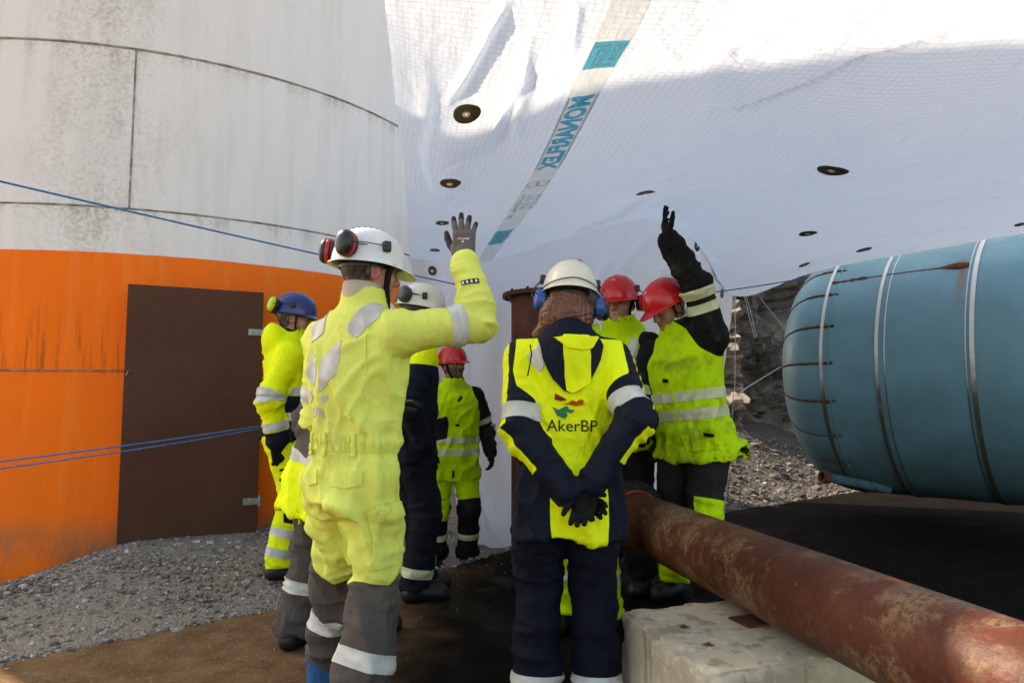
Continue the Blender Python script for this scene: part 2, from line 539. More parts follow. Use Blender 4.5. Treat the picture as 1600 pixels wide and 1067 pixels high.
def mat_ground(name, c1, c2, c3, scale=60, bump=0.8):
    m = NT(name)
    v = m.coord('Object')
    vor = m.n('ShaderNodeTexVoronoi'); vor.inputs['Scale'].default_value = scale; m.l(v, vor.inputs['Vector'])
    vor2 = m.n('ShaderNodeTexVoronoi'); vor2.inputs['Scale'].default_value = scale * 2.7; m.l(v, vor2.inputs['Vector'])
    big = m.noise(v, 1.3, 6, 0.65)
    c = m.mix(m.smooth(big, 0.35, 0.68), c1, c2)
    x = m.sep(vor.outputs['Color'])
    c = m.mix(m.math('MULTIPLY', x[0], 0.75), c, c3)
    h = m.math('ADD', m.math('MULTIPLY', vor.outputs['Distance'], -1.0), m.math('MULTIPLY', vor2.outputs['Distance'], -0.5))
    m.b.inputs['Specular IOR Level'].default_value = 0.15
    return m.fin(c, 0.95, m.bump(h, bump, 0.02))
M['rubble'] = mat_ground('dark_rubble_bed', (0.10, 0.09, 0.08), (0.06, 0.054, 0.048), (0.16, 0.145, 0.125))
M['gravel'] = mat_ground('gravel', (0.29, 0.24, 0.18), (0.21, 0.172, 0.13), (0.41, 0.355, 0.275))
M['dirt'] = mat_ground('open_ground', (0.46, 0.33, 0.20), (0.38, 0.27, 0.17), (0.52, 0.40, 0.27), 30, 0.5)

def mat_slab():
    m = NT('stained_concrete')
    v = m.coord('Object')
    p = m.sep(v)
    n1 = m.noise(v, 0.9, 7, 0.62)
    n2 = m.noise(v, 6, 7, 0.68)
    n3 = m.noise(v, 45, 4, 0.7)
    c = m.mix(m.smooth(n2, 0.33, 0.68), (0.135, 0.070, 0.030), (0.215, 0.125, 0.058))
    c = m.mix(m.smooth(n3, 0.56, 0.70), c, (0.27, 0.235, 0.19))
    # ragged oily wet area; on the right, shade under sheet and vessel painted in
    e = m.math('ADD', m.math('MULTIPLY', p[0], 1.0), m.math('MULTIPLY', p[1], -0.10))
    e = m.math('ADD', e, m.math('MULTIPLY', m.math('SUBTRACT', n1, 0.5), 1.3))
    wet_shade = m.smooth(e, -1.30, -0.62)
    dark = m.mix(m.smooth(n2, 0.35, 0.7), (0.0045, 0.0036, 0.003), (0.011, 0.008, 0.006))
    c = m.mix(wet_shade, c, dark)
    pud = m.smooth(m.noise(v, 1.7, 3, 0.5), 0.50, 0.60)
    rg = m.math('SUBTRACT', 0.92, m.math('MULTIPLY', wet_shade, m.math('MULTIPLY_ADD', pud, 0.30, 0.10)))
    b = m.bump(n3, 0.35, 0.006, m.bump(n2, 0.3, 0.02))
    m.b.inputs['Specular IOR Level'].default_value = 0.06
    return m.fin(c, rg, b)
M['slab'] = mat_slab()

# open ground out to the horizon
gm = bmesh.new()
bmesh.ops.create_grid(gm, x_segments=40, y_segments=40, size=250)
for v_ in gm.verts: v_.co.z = -0.42
g = bm_obj('ground', gm, M['dirt'])
tag(g, 'bare stony open ground round the works site', 'ground', kind='structure')

# concrete slab with its irregular edge
rs = np.random.default_rng(3)
edge = []
xs_ = np.concatenate([np.linspace(-9, -3, 20, endpoint=False), np.linspace(-3, 5, 110, endpoint=False), np.linspace(5, 14, 10)])
for x_ in xs_:
    edge.append((x_, float(line_y(x_)) + float(rs.normal(0, 0.012))))
poly = edge + [(14, -9), (-9, -9)]
bm = bmesh.new()
tv = [bm.verts.new((x, y, 0.0)) for x, y in poly]
fc = bm.faces.new(tv)
ext = bmesh.ops.extrude_face_region(bm, geom=[fc])
for e_ in ext['geom']:
    if isinstance(e_, bmesh.types.BMVert): e_.co.z = -0.6
bmesh.ops.recalc_face_normals(bm, faces=bm.faces[:])
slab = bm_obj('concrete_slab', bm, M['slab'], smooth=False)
tag(slab, 'brown stained concrete slab, oily in the middle, shade painted in at right', 'pavement', kind='structure')

# loose ground between slab, tanks and rock
xs = np.arange(-9, 13.01, 0.11); ys = np.arange(-2.7, 13.01, 0.11)
GX, GY = np.meshgrid(xs, ys, indexing='ij')
GZ = ground_z(GX, GY) + 0.03 * (fbm(np.stack([GX.ravel() * 2.2, GY.ravel() * 2.2, GX.ravel() * 0], 1), 4, 5).reshape(GX.shape) - 0.5)
S_ = GY - line_y(GX)
GZ = np.where(S_ < 0.02, np.minimum(GZ, -0.02 - 0.10 * np.clip(-S_ * 4, 0, 1)), GZ)
V = np.stack([GX.ravel(), GY.ravel(), GZ.ravel()], 1)
ny = len(ys); F = []
for i in range(len(xs) - 1):
    for j in range(ny - 1):
        if S_[i:i + 2, j:j + 2].max() > -0.15:
            F.append([i * ny + j, (i + 1) * ny + j, (i + 1) * ny + j + 1, i * ny + j + 1])
FL = [f for f in F if V[f[0]][0] < 0.35]; FR = [f for f in F if V[f[0]][0] >= 0.35]
def sub_mesh(name, FF, mat):
    u, inv = np.unique(np.array(FF).ravel(), return_inverse=True)
    return mesh_obj(name, V[u], inv.reshape(-1, 4), mat)
tag(sub_mesh('gravel_bed', FL, M['gravel']), 'grey gravel bed banked against the painted tank', 'gravel', kind='structure')
tag(sub_mesh('rubble_bank', FR, M['rubble']), 'dark rubble bank rising towards the rock face', 'rubble', kind='structure')

# loose stones of the gravel
def rock_templates(n, seed):
    out = []
    rr = np.random.default_rng(seed)
    for k in range(n):
        b = bmesh.new(); bmesh.ops.create_icosphere(b, subdivisions=1, radius=1.0)
        v = np.array([x.co[:] for x in b.verts]); f = np.array([[x.index for x in y.verts] for y in b.faces]); b.free()
        v = v * rr.uniform(0.62, 1.15, (len(v), 1)) * np.array([1, rr.uniform(0.6, 0.95), rr.uniform(0.35, 0.7)])
        keep = f
        out.append((v, keep))
    return out
TPL = rock_templates(14, 4)
def scatter(name, pts, sizes, mat, label, seed=0):
    rr = np.random.default_rng(seed)
    VV, FF, CC = [], [], []; base = 0
    for (p, s) in zip(pts, sizes):
        v, f = TPL[rr.integers(len(TPL))]
        a = rr.uniform(0, 6.283); t = rr.normal(0, 0.35)
        ca, sa, ct, st = math.cos(a), math.sin(a), math.cos(t), math.sin(t)
        q = v * s
        q = np.stack([q[:, 0], q[:, 1] * ct - q[:, 2] * st, q[:, 1] * st + q[:, 2] * ct], 1)
        q = np.stack([q[:, 0] * ca - q[:, 1] * sa, q[:, 0] * sa + q[:, 1] * ca, q[:, 2]], 1) + p
        VV.append(q); FF.append(f + base); CC.append(np.full(len(v), rr.random())); base += len(v)
    o = mesh_obj(name, np.concatenate(VV), np.concatenate(FF), mat, None, False, attrs={'tone': np.concatenate(CC)})
    return tag(o, label, 'gravel', kind='stuff')
m = NT('gravel_stone')
t_ = m.attr('tone')
c_ = m.ramp(t_, [(0, (0.10, 0.083, 0.065)), (0.5, (0.27, 0.225, 0.172)), (0.85, (0.43, 0.37, 0.29)), (0.97, (0.60, 0.54, 0.45)), (1.0, (0.34, 0.17, 0.08))])
c_ = m.mix(m.smooth(m.noise(m.coord('Object'), 90, 3), 0.4, 0.7), c_, (0.09, 0.085, 0.08))
M['stone'] = m.fin(c_, 0.92, m.bump(m.noise(m.coord('Object'), 240, 3), 0.5, 0.002))
m = NT('dark_rubble')
t_ = m.attr('tone')
c_ = m.ramp(t_, [(0, (0.05, 0.045, 0.04)), (0.6, (0.12, 0.108, 0.095)), (0.9, (0.22, 0.20, 0.175)), (1.0, (0.36, 0.33, 0.29))])
M['stone_dark'] = m.fin(c_, 0.92, m.bump(m.noise(m.coord('Object'), 240, 3), 0.5, 0.002))
def stones(n, xr, yr, smin_, smax_, cond, seed):
    rr = np.random.default_rng(seed)
    X = rr.uniform(*xr, n); Y = rr.uniform(*yr, n)
    ok = (Y - line_y(X) > -0.05) & cond(X, Y)
    X, Y = X[ok], Y[ok]
    s = smin_ * (smax_ / smin_) ** (rr.random(len(X)) ** 1.8)
    Z = np.maximum(ground_z(X, Y), 0.0 if False else -9) + s * 0.12
    return np.stack([X, Y, Z], 1), s
in_tank = lambda X, Y: ((X - TC.x) ** 2 + (Y - TC.y) ** 2) > (TR + 0.02) ** 2
p1, s1 = stones(26000, (-5.2, 0.6), (1.4, 6.6), 0.007, 0.024, in_tank, 11)
p2, s2 = stones(2600, (-5.2, 0.6), (1.4, 6.6), 0.018, 0.042, in_tank, 12)
scatter('gravel_stones', np.concatenate([p1, p2]), np.concatenate([s1, s2]), M['stone'], 'grey crushed stone lying between the slab and the painted tank', 1)
p1, s1 = stones(9000, (0.9, 6.0), (6.6, 10.4), 0.012, 0.04, lambda X, Y: Y > 0, 13)
p2, s2 = stones(500, (0.9, 6.0), (7.2, 10.4), 0.04, 0.10, lambda X, Y: Y > 0, 14)
scatter('rubble_stones', np.concatenate([p1, p2]), np.concatenate([s1, s2]), M['stone_dark'], 'loose grey rubble sloping up to the rock face', 2)

rr = np.random.default_rng(77)
X_ = rr.uniform(-3.2, 2.2, 2600); Y_ = rr.uniform(1.9, 6.5, 2600); d_ = line_y(X_) - Y_
ok = (d_ > 0.0) & (rr.random(2600) < np.exp(-d_ / 0.55) + 0.10)
sz = 0.003 * (3.2 ** rr.random(ok.sum()))
scatter('grit', np.stack([X_[ok], Y_[ok], sz * 0.3], 1), sz, M['stone'], 'scattered grit and small stones on the concrete slab', 5)

# ---------------------------------------------------------------- blasted rock face behind
def rock_face():
    xs = np.arange(-0.5, 10.5, 0.05); zs = np.arange(-0.3, 6.0, 0.05)
    X, Z = np.meshgrid(xs, zs, indexing='ij')
    P = np.stack([X.ravel(), Z.ravel(), 0 * X.ravel()], 1)
    warp = P + 0.35 * np.stack([fbm(P * 1.3, 3, 2) - 0.5, fbm(P * 1.3, 3, 3) - 0.5, 0 * P[:, 0]], 1)
    d = 1.5 * (fbm(warp * [0.6, 0.8, 1], 2, 8) - 0.5)
    q = warp * [1.5, 2.6, 1]
    st = vnoise(q, 21)
    d += 0.65 * (np.floor(st * 5) / 5 - 0.5) + 0.35 * (ridge(warp * [2.4, 3.8, 1], 3, 33) - 0.5) + 0.30 * (ridge(warp * 7, 3, 41) - 0.5) + 0.10 * (fbm(warp * 22, 3, 47) - 0.5)
    d += 0.9 * np.exp(-((P[:, 0] - 2.6) / 0.7) ** 2) * np.clip(P[:, 1] / 1.5, 0.2, 1)
    Yv = np.interp(P[:, 0], [-0.5, 2.6, 3.50, 3.75, 5.0, 10.5], [13.2, 11.7, 9.9, 11.3, 10.4, 10.6]) + P[:, 1] * 0.36 - d
    Xv = P[:, 0] + 0.25 * (fbm(P * 2.2 + 7, 3, 51) - 0.5)
    V = np.stack([Xv, Yv, P[:, 1]], 1)
    n = len(zs); i = np.arange(len(xs) - 1)[:, None] * n + np.arange(n - 1)[None]
    F = np.stack([i, i + n, i + n + 1, i + 1], -1).reshape(-1, 4)
    m = NT('rock')
    v = m.coord('Object')
    c = m.mix(m.smooth(m.noise(v, 2.2, 7, 0.7), 0.35, 0.66), (0.17, 0.15, 0.125), (0.34, 0.30, 0.25))
    c = m.mix(m.smooth(m.noise(v, 5, 6, 0.7), 0.56, 0.68), c, (0.055, 0.05, 0.046))
    c = m.mix(m.smooth(m.noise(v, 3.1, 4, 0.6, 1.0), 0.62, 0.72), c, (0.26, 0.17, 0.09))
    m.fin(c, 0.9, m.bump(m.noise(v, 22, 8, 0.72), 0.9, 0.05))
    o = mesh_obj('rock_face', V, F, m.m, None, False)
    tag(o, 'rugged grey-brown blasted rock face behind the hanging sheet', 'rock', kind='structure')
rock_face()

# ---------------------------------------------------------------- painted storage tank
COURSE = [-0.4, 1.38, 2.66, 3.97, 5.28, 5.55]
tank = empty('storage_tank', TC)
tag(tank, 'huge white steel storage tank with an orange painted base', 'tank')
def mat_tank():
    m = NT('tank_paint')
    v = m.coord('Object')
    p = m.sep(v)
    streak = m.noise(m.coord('Object', (1, 1, 0.09)), 9, 6, 0.62)
    fine = m.noise(v, 34, 5, 0.72)
    blot = m.noise(m.coord('Object', (1, 1, 0.5)), 2.1, 6, 0.66)
    white = m.mix(m.smooth(streak, 0.42, 0.7), (0.74, 0.70, 0.665), (0.68, 0.645, 0.605))
    # grime running down beside the upright weld (x = TR sin 19 deg)
    gx = m.math('SUBTRACT', p[0], TR * math.sin(R(14.5)))
    g = m.math('POWER', 2.718, m.math('MULTIPLY', m.math('MULTIPLY', gx, gx), -5.5))
    grime = m.math('MULTIPLY', m.smooth(m.math('ADD', m.math('MULTIPLY', fine, 0.55), m.math('MULTIPLY', blot, 0.55)), 0.50, 0.74), m.math('MULTIPLY_ADD', g, 0.62, 0.06))
    white = m.mix(grime, white, (0.30, 0.275, 0.20))
    for k, hz in enumerate(COURSE[1:-1]):
        dz = m.math('SUBTRACT', hz, p[2])
        below = m.math('MULTIPLY', m.smooth(dz, -0.004, 0.004), m.math('SUBTRACT', 1.0, m.smooth(dz, 0.01, 0.15)))
        d = m.math('MULTIPLY', m.math('MULTIPLY', below, m.smooth(m.math('ADD', m.math('MULTIPLY', fine, 0.5), m.math('MULTIPLY', streak, 0.5)), 0.46, 0.64)), 0.45)
        white = m.mix(d, white, (0.24, 0.215, 0.165))
    orange = m.mix(m.smooth(blot, 0.3, 0.7), (0.95, 0.165, 0.008), (0.88, 0.155, 0.012))
    orange = m.mix(m.math('MULTIPLY', m.smooth(streak, 0.5, 0.66), 0.22), orange, (0.90, 0.27, 0.06))
    sootz = m.math('MULTIPLY', m.smooth(p[2], 1.30, 1.42), m.math('SUBTRACT', 1.0, m.smooth(p[2], 1.5, 2.0)))
    soot = m.math('MULTIPLY', m.math('MULTIPLY', sootz, m.smooth(m.noise(m.coord('Object', (1, 1, 0.05)), 30, 5, 0.7), 0.5, 0.66)), 0.55)
    orange = m.mix(soot, orange, (0.12, 0.045, 0.015))
    low = m.math('SUBTRACT', 1.0, m.smooth(p[2], 0.0, 0.35))
    orange = m.mix(m.math('MULTIPLY', low, m.smooth(blot, 0.35, 0.6)), orange, (0.30, 0.13, 0.06))
    wob = m.math('MULTIPLY_ADD', m.math('SUBTRACT', m.noise(v, 3, 3), 0.5), 0.012, 2.30)
    sel = m.smooth(m.math('SUBTRACT', p[2], wob), -0.004, 0.004)
    c = m.mix(sel, orange, white)
    rg = m.math('MULTIPLY_ADD', sel, 0.16, 0.46)
    m.b.inputs['Specular IOR Level'].default_value = 0.10
    b = m.bump(blot, 0.10, 0.03, m.bump(fine, 0.08, 0.004))
    return m.fin(c, rg, b)
M['tank'] = mat_tank()
M['weld'] = simple('grimy_weld', (0.38, 0.35, 0.30), 0.8, 0, 0.35, 9, 0.4, 90)
def arc_plate(a0, a1, z0, z1, r, th=0.02, ch=0.006):
    """curved rolled plate with eased edges"""
    n = max(4, int((a1 - a0) / 2.0))
    an = [R(a0 + (a1 - a0) * i / n) for i in range(n + 1)]
    rows = [(r - th, z0), (r - ch, z0), (r, z0 + ch), (r, z1 - ch), (r - ch, z1), (r - th, z1)]
    V, F = [], []
    for a in an:
        for (rr, z) in rows: V.append((rr * math.sin(a), -rr * math.cos(a), z))
    k = len(rows)
    for i in range(n):
        for j in range(k - 1): F.append([i * k + j, (i + 1) * k + j, (i + 1) * k + j + 1, i * k + j + 1])
    F.append([j for j in range(k)]); F.append([n * k + j for j in range(k)][::-1])
    return V, F
for ci in range(5):
    z0, z1 = COURSE[ci] + 0.003, COURSE[ci + 1] - 0.003
    s0 = 18.9 if ci == 2 else [-46, -60, 0, -75, -62][ci]
    bounds = [s0, s0 + 105 if ci == 2 else s0 + 158, s0 + 250, s0 + 360]
    rad = TR + (0.006 if ci in (1, 3) else 0.0)
    for k in range(3):
        V, F = arc_plate(bounds[k] + 0.05, bounds[k + 1] - 0.05, z0, z1, rad)
        mesh_obj('plate', V, F, M['tank'], tank, True, sharp=30)
def bead(pts, rad, parent, mat, seed):
    n = len(pts); rr = np.random.default_rng(seed)
    r = rad * (0.75 + 0.5 * rr.random(n))
    return tube('weld_seam', pts, list(r), mat, parent, 6)
for k, hz in enumerate(COURSE[1:-1]):
    bead([(TR * math.sin(R(a)) * 1.001, -TR * math.cos(R(a)) * 1.001, hz) for a in np.arange(-70, 120, 0.8)], 0.009 if k else 0.005, tank, M['weld'], k)
a_ = R(18.9)
bead([(TR * 1.001 * math.sin(a_), -TR * 1.001 * math.cos(a_), z) for z in np.arange(2.67, 3.97, 0.02)], 0.007, tank, M['weld'], 9)
V, F = lathe_vf([(2.20, 5.82), (TR + 0.02, 5.58), (TR + 0.02, 5.52), (TR - 0.05, 5.52)], 72)
mesh_obj('tank_roof', V, F, M['tank'], tank, True, sharp=30)

V, F = lathe_vf([(0.01, 8.32), (1.2, 8.28), (2.27, 8.16), (2.27, 8.10), (2.25, 8.10), (2.25, 5.7)], 72)  # unseen narrower drum added on top to shape the shadow on the sheet
mesh_obj('shade_drum', V, F, M['tank'], tank, True, sharp=30)

# flat steel door plate on the tank
pl, prr = at(192, 640, 5.30), at(405, 640, 5.74)
u_ = Vector((prr.x - pl.x, prr.y - pl.y, 0)); wid = u_.length; u_.normalize()
n_ = Vector((u_.y, -u_.x, 0))
if n_.y > 0: n_ = -n_
Mx = Matrix((u_, -n_, Vector((0, 0, 1)))).transposed()
base = Vector(((pl.x + prr.x) / 2, (pl.y + prr.y) / 2, 0))
door = empty('steel_door', base)
tag(door, 'dark brown flat steel door on the orange tank base', 'door')
m = NT('brown_door_paint')
v = m.coord('Object')
c = m.mix(m.smooth(m.noise(v, 1.6, 5, 0.6), 0.3, 0.7), (0.085, 0.034, 0.019), (0.105, 0.046, 0.027))
c = m.mix(m.math('MULTIPLY', m.smooth(m.noise(v, 24, 6, 0.7), 0.58, 0.75), 0.5), c, (0.10, 0.07, 0.05))
m.b.inputs['Specular IOR Level'].default_value = 0.15
M['door'] = m.fin(c, 0.7, m.bump(m.noise(v, 4, 4), 0.15, 0.02))
z0, z1 = 0.09, 2.04
b = bmesh.new(); bm_box(b, n_ * 0.075 + Vector((0, 0, (z0 + z1) / 2)), (wid, 0.014, z1 - z0), Mx, 0.004)
panel = bm_obj('door_panel', b, M['door'], door)
M['orange'] = simple('orange_paint', (0.42, 0.085, 0.018), 0.5, 0, 0.25, 6)
for (cx, sx, cz, sz) in ((-wid / 2 + 0.03, 0.05, (z0 + z1) / 2, z1 - z0 - 0.03), (wid / 2 - 0.03, 0.05, (z0 + z1) / 2, z1 - z0 - 0.03), (0, wid - 0.13, z1 - 0.045, 0.05), (0, wid - 0.13, z0 + 0.045, 0.05)):
    b = bmesh.new(); bm_box(b, u_ * cx + n_ * -0.042 + Vector((0, 0, cz)), (sx, 0.215, sz), Mx, 0.003)
    bm_obj('door_frame', b, M['orange'], door)
M['hinge'] = simple('galvanised_hinge', (0.42, 0.40, 0.37), 0.45, 0.5, 0.35, 40, 0.3, 200)
for hz in (1.705, 0.345):
    b = bmesh.new()
    bm_box(b, u_ * (wid / 2 - 0.055) + n_ * 0.0885 + Vector((0, 0, hz)), (0.115, 0.012, 0.055), Mx, 0.003)
    hg = bm_obj('hinge', b, M['hinge'], door)
    p0 = u_ * (wid / 2 + 0.012) + n_ * 0.085
    tube('hinge_pin', [p0 + Vector((0, 0, hz - 0.045)), p0 + Vector((0, 0, hz + 0.045))], 0.012, M['hinge'], hg, 10)
    for bx in (-0.09, -0.05, -0.02):
        q = u_ * (wid / 2 + bx) + n_ * 0.094 + Vector((0, 0, hz))
        tube('rivet', [q, q + n_ * 0.005], 0.007, M['wire'], hg, 8)
q = u_ * (-wid / 2 + 0.03) + n_ * 0.083 + Vector((0, 0, 1.38))
tube('door_loop', [q + n_ * 0.02 * math.sin(t) + Vector((-0.02 * t / 3, 0, -0.05 * t / 3)) for t in np.linspace(0, 3.1, 8)], 0.004, M['wire'], door, 6)

# ---------------------------------------------------------------- blue pressure vessel on the right
BA = Vector((3.62, 7.05, 1.44)); BR = 1.2; TH = 0.785
bax = Vector((math.cos(TH), -math.sin(TH), 0)); bn = Vector((-math.sin(TH), -math.cos(TH), 0)); bz = Vector((0, 0, 1))
vessel = empty('pressure_vessel', (BA.x, BA.y, 0))
tag(vessel, 'big teal blue horizontal steel vessel with rusty seams and pale straps', 'tank')
def bp(t, phi, r): return bax * t + (bn * math.cos(phi) + bz * math.sin(phi)) * r + Vector((0, 0, BA.z))
def mat_vessel():
    m = NT('vessel_paint')
    v = m.coord('Object')
    p = m.sep(v)
    streak = m.noise(m.coord('Object', (1, 1, 0.12)), 7, 6, 0.65)
    n2 = m.noise(v, 3, 6, 0.62)
    c = m.mix(m.smooth(n2, 0.32, 0.7), (0.125, 0.285, 0.355), (0.105, 0.245, 0.30))
    c = m.mix(m.math('MULTIPLY', m.smooth(streak, 0.50, 0.72), 0.5), c, (0.17, 0.26, 0.27))
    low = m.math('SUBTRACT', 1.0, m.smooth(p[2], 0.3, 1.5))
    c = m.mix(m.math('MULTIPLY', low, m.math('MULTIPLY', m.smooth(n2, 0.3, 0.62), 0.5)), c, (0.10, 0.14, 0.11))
    # rust run under the cladding edge near the third strap
    al = m.math('ADD', m.math('MULTIPLY', p[0], bax.x), m.math('MULTIPLY', p[1], bax.y))
    d = m.math('ABSOLUTE', m.math('SUBTRACT', al, 1.06))
    run = m.math('MULTIPLY', m.math('SUBTRACT', 1.0, m.smooth(m.math('ADD', d, m.math('MULTIPLY', m.math('SUBTRACT', n2, 0.5), 0.06)), 0.012, 0.05)), m.math('MULTIPLY', m.smooth(p[2], 1.75, 2.35), m.math('SUBTRACT', 1.0, m.smooth(p[2], 2.30, 2.36))))
    c = m.mix(m.math('MULTIPLY', run, 0.8), c, (0.22, 0.11, 0.035))
    c = m.mix(m.smooth(m.noise(v, 38, 3, 0.6), 0.735, 0.76), c, (0.05, 0.05, 0.045))
    m.b.inputs['Specular IOR Level'].default_value = 0.28
    return m.fin(c, m.math('MULTIPLY_ADD', n2, 0.3, 0.30), m.bump(m.noise(v, 1.4, 3, 0.5), 0.30, 0.05, m.bump(n2, 0.14, 0.03, m.bump(m.noise(v, 60, 4), 0.08, 0.004))))
M['vessel'] = mat_vessel()
m = NT('rust')
v = m.coord('Object')
M['rust'] = m.fin(m.mix(m.smooth(m.noise(v, 30, 6, 0.7), 0.35, 0.68), (0.16, 0.045, 0.018), (0.07, 0.022, 0.012)), 0.9, m.bump(m.noise(v, 120, 4), 0.8, 0.004))
# shell
prof_t = np.linspace(0.10, 5.6, 40)
def ring_mesh(ts, rs, n=96):
    V, F = [], []
    for t, r in zip(ts, rs):
        for k in range(n):
            V.append(bp(t, 2 * math.pi * k / n, r))
    for i in range(len(ts) - 1):
        for k in range(n):
            k2 = (k + 1) % n
            F.append([i * n + k, i * n + k2, (i + 1) * n + k2, (i + 1) * n + k])
    return V, F
V, F = ring_mesh(list(prof_t), [BR] * len(prof_t))
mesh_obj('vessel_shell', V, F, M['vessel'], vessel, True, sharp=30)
# dished end: knuckle and crown, in petals
HD = 0.64
def dish(t):
    """radius at distance t before the tangent line"""
    x = min(max(t / HD, 0), 1)
    return BR * (1 - x ** 2.6) ** (1 / 2.3)
hts = [0.10, 0.05, 0] + [-HD * (1 - (1 - i / 26) ** 1.5) for i in range(1, 27)]
NP = 22
for k in range(NP):
    a0 = 2 * math.pi * (k + 0.12) / NP + 0.010; a1 = 2 * math.pi * (k + 1.12) / NP - 0.010
    V, F = [], []; nn = 7
    for t in hts:
        r = BR if t >= 0 else dish(-t)
        for j in range(nn):
            V.append(bp(t - (0.0 if 0 < j < nn - 1 else -0.0), a0 + (a1 - a0) * j / (nn - 1), max(r, 0.004) - (0.0 if 0 < j < nn - 1 else 0.006 * min(1, r * 3))))
    for i in range(len(hts) - 1):
        for j in range(nn - 1): F.append([i * nn + j, i * nn + j + 1, (i + 1) * nn + j + 1, (i + 1) * nn + j])
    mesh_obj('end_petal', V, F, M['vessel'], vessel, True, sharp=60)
    # rusty petal seam, thick near the shell
    am = 2 * math.pi * (k + 0.12) / NP
    rr = np.random.default_rng(k + 40)
    pts, rad = [], []
    for t in [0.055 - 0.0155 * i for i in range(5)] + hts[3:24]:
        r = BR if t >= 0 else dish(-t)
        pts.append(bp(t, am + rr.normal(0, 0.0016), r - 0.003))
        w_ = 0.0045 + 0.009 * math.exp(-((t - 0.02) / 0.10) ** 2) * rr.uniform(0.3, 1.6) + 0.012 * math.exp(-((t + 0.14) / 0.05) ** 2) * rr.uniform(0, 1.0)
        rad.append(w_ * (1.0 if math.sin(am) > -0.3 else 0.45))
    tube('rusty_seam', pts, rad, M['rust'], vessel, 6, squash=(1, 1))
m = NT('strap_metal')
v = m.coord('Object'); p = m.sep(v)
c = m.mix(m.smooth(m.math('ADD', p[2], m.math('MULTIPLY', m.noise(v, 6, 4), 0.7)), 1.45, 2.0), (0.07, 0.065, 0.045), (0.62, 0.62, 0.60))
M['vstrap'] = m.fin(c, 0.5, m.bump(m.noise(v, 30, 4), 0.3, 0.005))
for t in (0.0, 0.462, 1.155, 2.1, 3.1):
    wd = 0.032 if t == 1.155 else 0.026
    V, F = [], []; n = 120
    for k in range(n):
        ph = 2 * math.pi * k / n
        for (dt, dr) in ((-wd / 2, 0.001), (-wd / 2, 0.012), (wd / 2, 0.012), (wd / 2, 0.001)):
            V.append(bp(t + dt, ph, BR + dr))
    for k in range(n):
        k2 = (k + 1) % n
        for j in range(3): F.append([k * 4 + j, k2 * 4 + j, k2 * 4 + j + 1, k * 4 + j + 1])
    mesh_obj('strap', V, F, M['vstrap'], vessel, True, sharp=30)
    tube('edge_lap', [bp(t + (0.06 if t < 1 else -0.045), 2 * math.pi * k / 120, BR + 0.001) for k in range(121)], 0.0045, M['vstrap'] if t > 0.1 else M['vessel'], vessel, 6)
# long rusty cladding edge and the blister at its end
phl = math.asin(0.665)
pts, rad = [], []
rr = np.random.default_rng(5)
for t in np.linspace(0.02, 1.10, 60):
    pts.append(bp(t, phl + 0.035 * math.sin(t * 2), BR - 0.003))
    rad.append(0.006 + (0.012 if t < 0.32 else 0.003) * rr.uniform(0.3, 1.3) + 0.030 * math.exp(-((t - 1.03) / 0.10) ** 2))
tube('rusty_seam', pts, rad, M['rust'], vessel, 8)
# saddles
M['dark_steel'] = simple('dark_steel', (0.03, 0.028, 0.026), 0.7, 0.2, 0.3, 12, 0.3, 60)
for t in (2.6, 4.6):
    V, F = [], []
    prf = [(-0.85, -0.05), (-0.85, 0.62), (-0.6, 0.40), (-0.3, 0.28), (0, 0.245), (0.3, 0.28), (0.6, 0.40), (0.85, 0.62), (0.85, -0.05)]
    for dt in (-0.11, 0.11):
        for (s_, z_) in prf: V.append(bax * (t + dt) + bn * s_ + Vector((0, 0, z_)))
    k = len(prf)
    F = [list(range(k)), [k + i for i in range(k)][::-1]] + [[i, k + i, k + (i + 1) % k, (i + 1) % k] for i in range(k)]
    mesh_obj('saddle', V, F, M['dark_steel'], vessel, False)
# nozzle pipe under the vessel and a timber skid
a_, b_ = at(1284, 744, 6.35), at(1352, 757, 6.45)
M['pipe_blue'] = simple('old_blue_paint', (0.10, 0.21, 0.26), 0.6, 0, 0.3, 12, 0.3, 60)
np_ = empty('drain_pipe', (a_.x, a_.y, 0))
tag(np_, 'short blue drain pipe with a rusty open end under the vessel', 'pipe')
o0 = Vector((a_.x, a_.y, 0))
dv = (b_ - a_).normalized()
tube('pipe_body', [a_ - o0 + dv * 0.06, b_ - o0 + dv * 0.25], 0.042, M['pipe_blue'], np_, 16)
zax = dv.to_track_quat('Z', 'Y').to_matrix().to_4x4(); zax.translation = a_ - o0
V, F = lathe_vf([(0.036, 0.07), (0.040, 0.0), (0.058, 0.0), (0.060, 0.01), (0.060, 0.06), (0.045, 0.065)], 20, zax)
mesh_obj('pipe_collar', V, F, M['rust'], np_, True, sharp=30)

# ---------------------------------------------------------------- rusty pipe on its concrete block
m = NT('rusty_pipe')
v = m.coord('Object')
n1 = m.noise(v, 2.6, 7, 0.66); n2 = m.noise(v, 16, 7, 0.7); n3 = m.noise(v, 60, 4, 0.7)
c = m.mix(m.smooth(n2, 0.3, 0.7), (0.120, 0.033, 0.017), (0.070, 0.021, 0.012))
sc_ = m.math('MULTIPLY', m.smooth(m.math('ADD', m.math('MULTIPLY', n1, 0.75), m.math('MULTIPLY', n2, 0.35)), 0.54, 0.66), m.smooth(n3, 0.34, 0.56))
c = m.mix(m.math('MULTIPLY', sc_, 0.8), c, (0.25, 0.155, 0.08))
n4 = m.noise(m.coord('Object', (1, 1, 0.6)), 7.3, 4, 0.5, 0.6)
c = m.mix(m.smooth(n4, 0.665, 0.69), c, (0.36, 0.075, 0.015))
m.b.inputs['Specular IOR Level'].default_value = 0.2
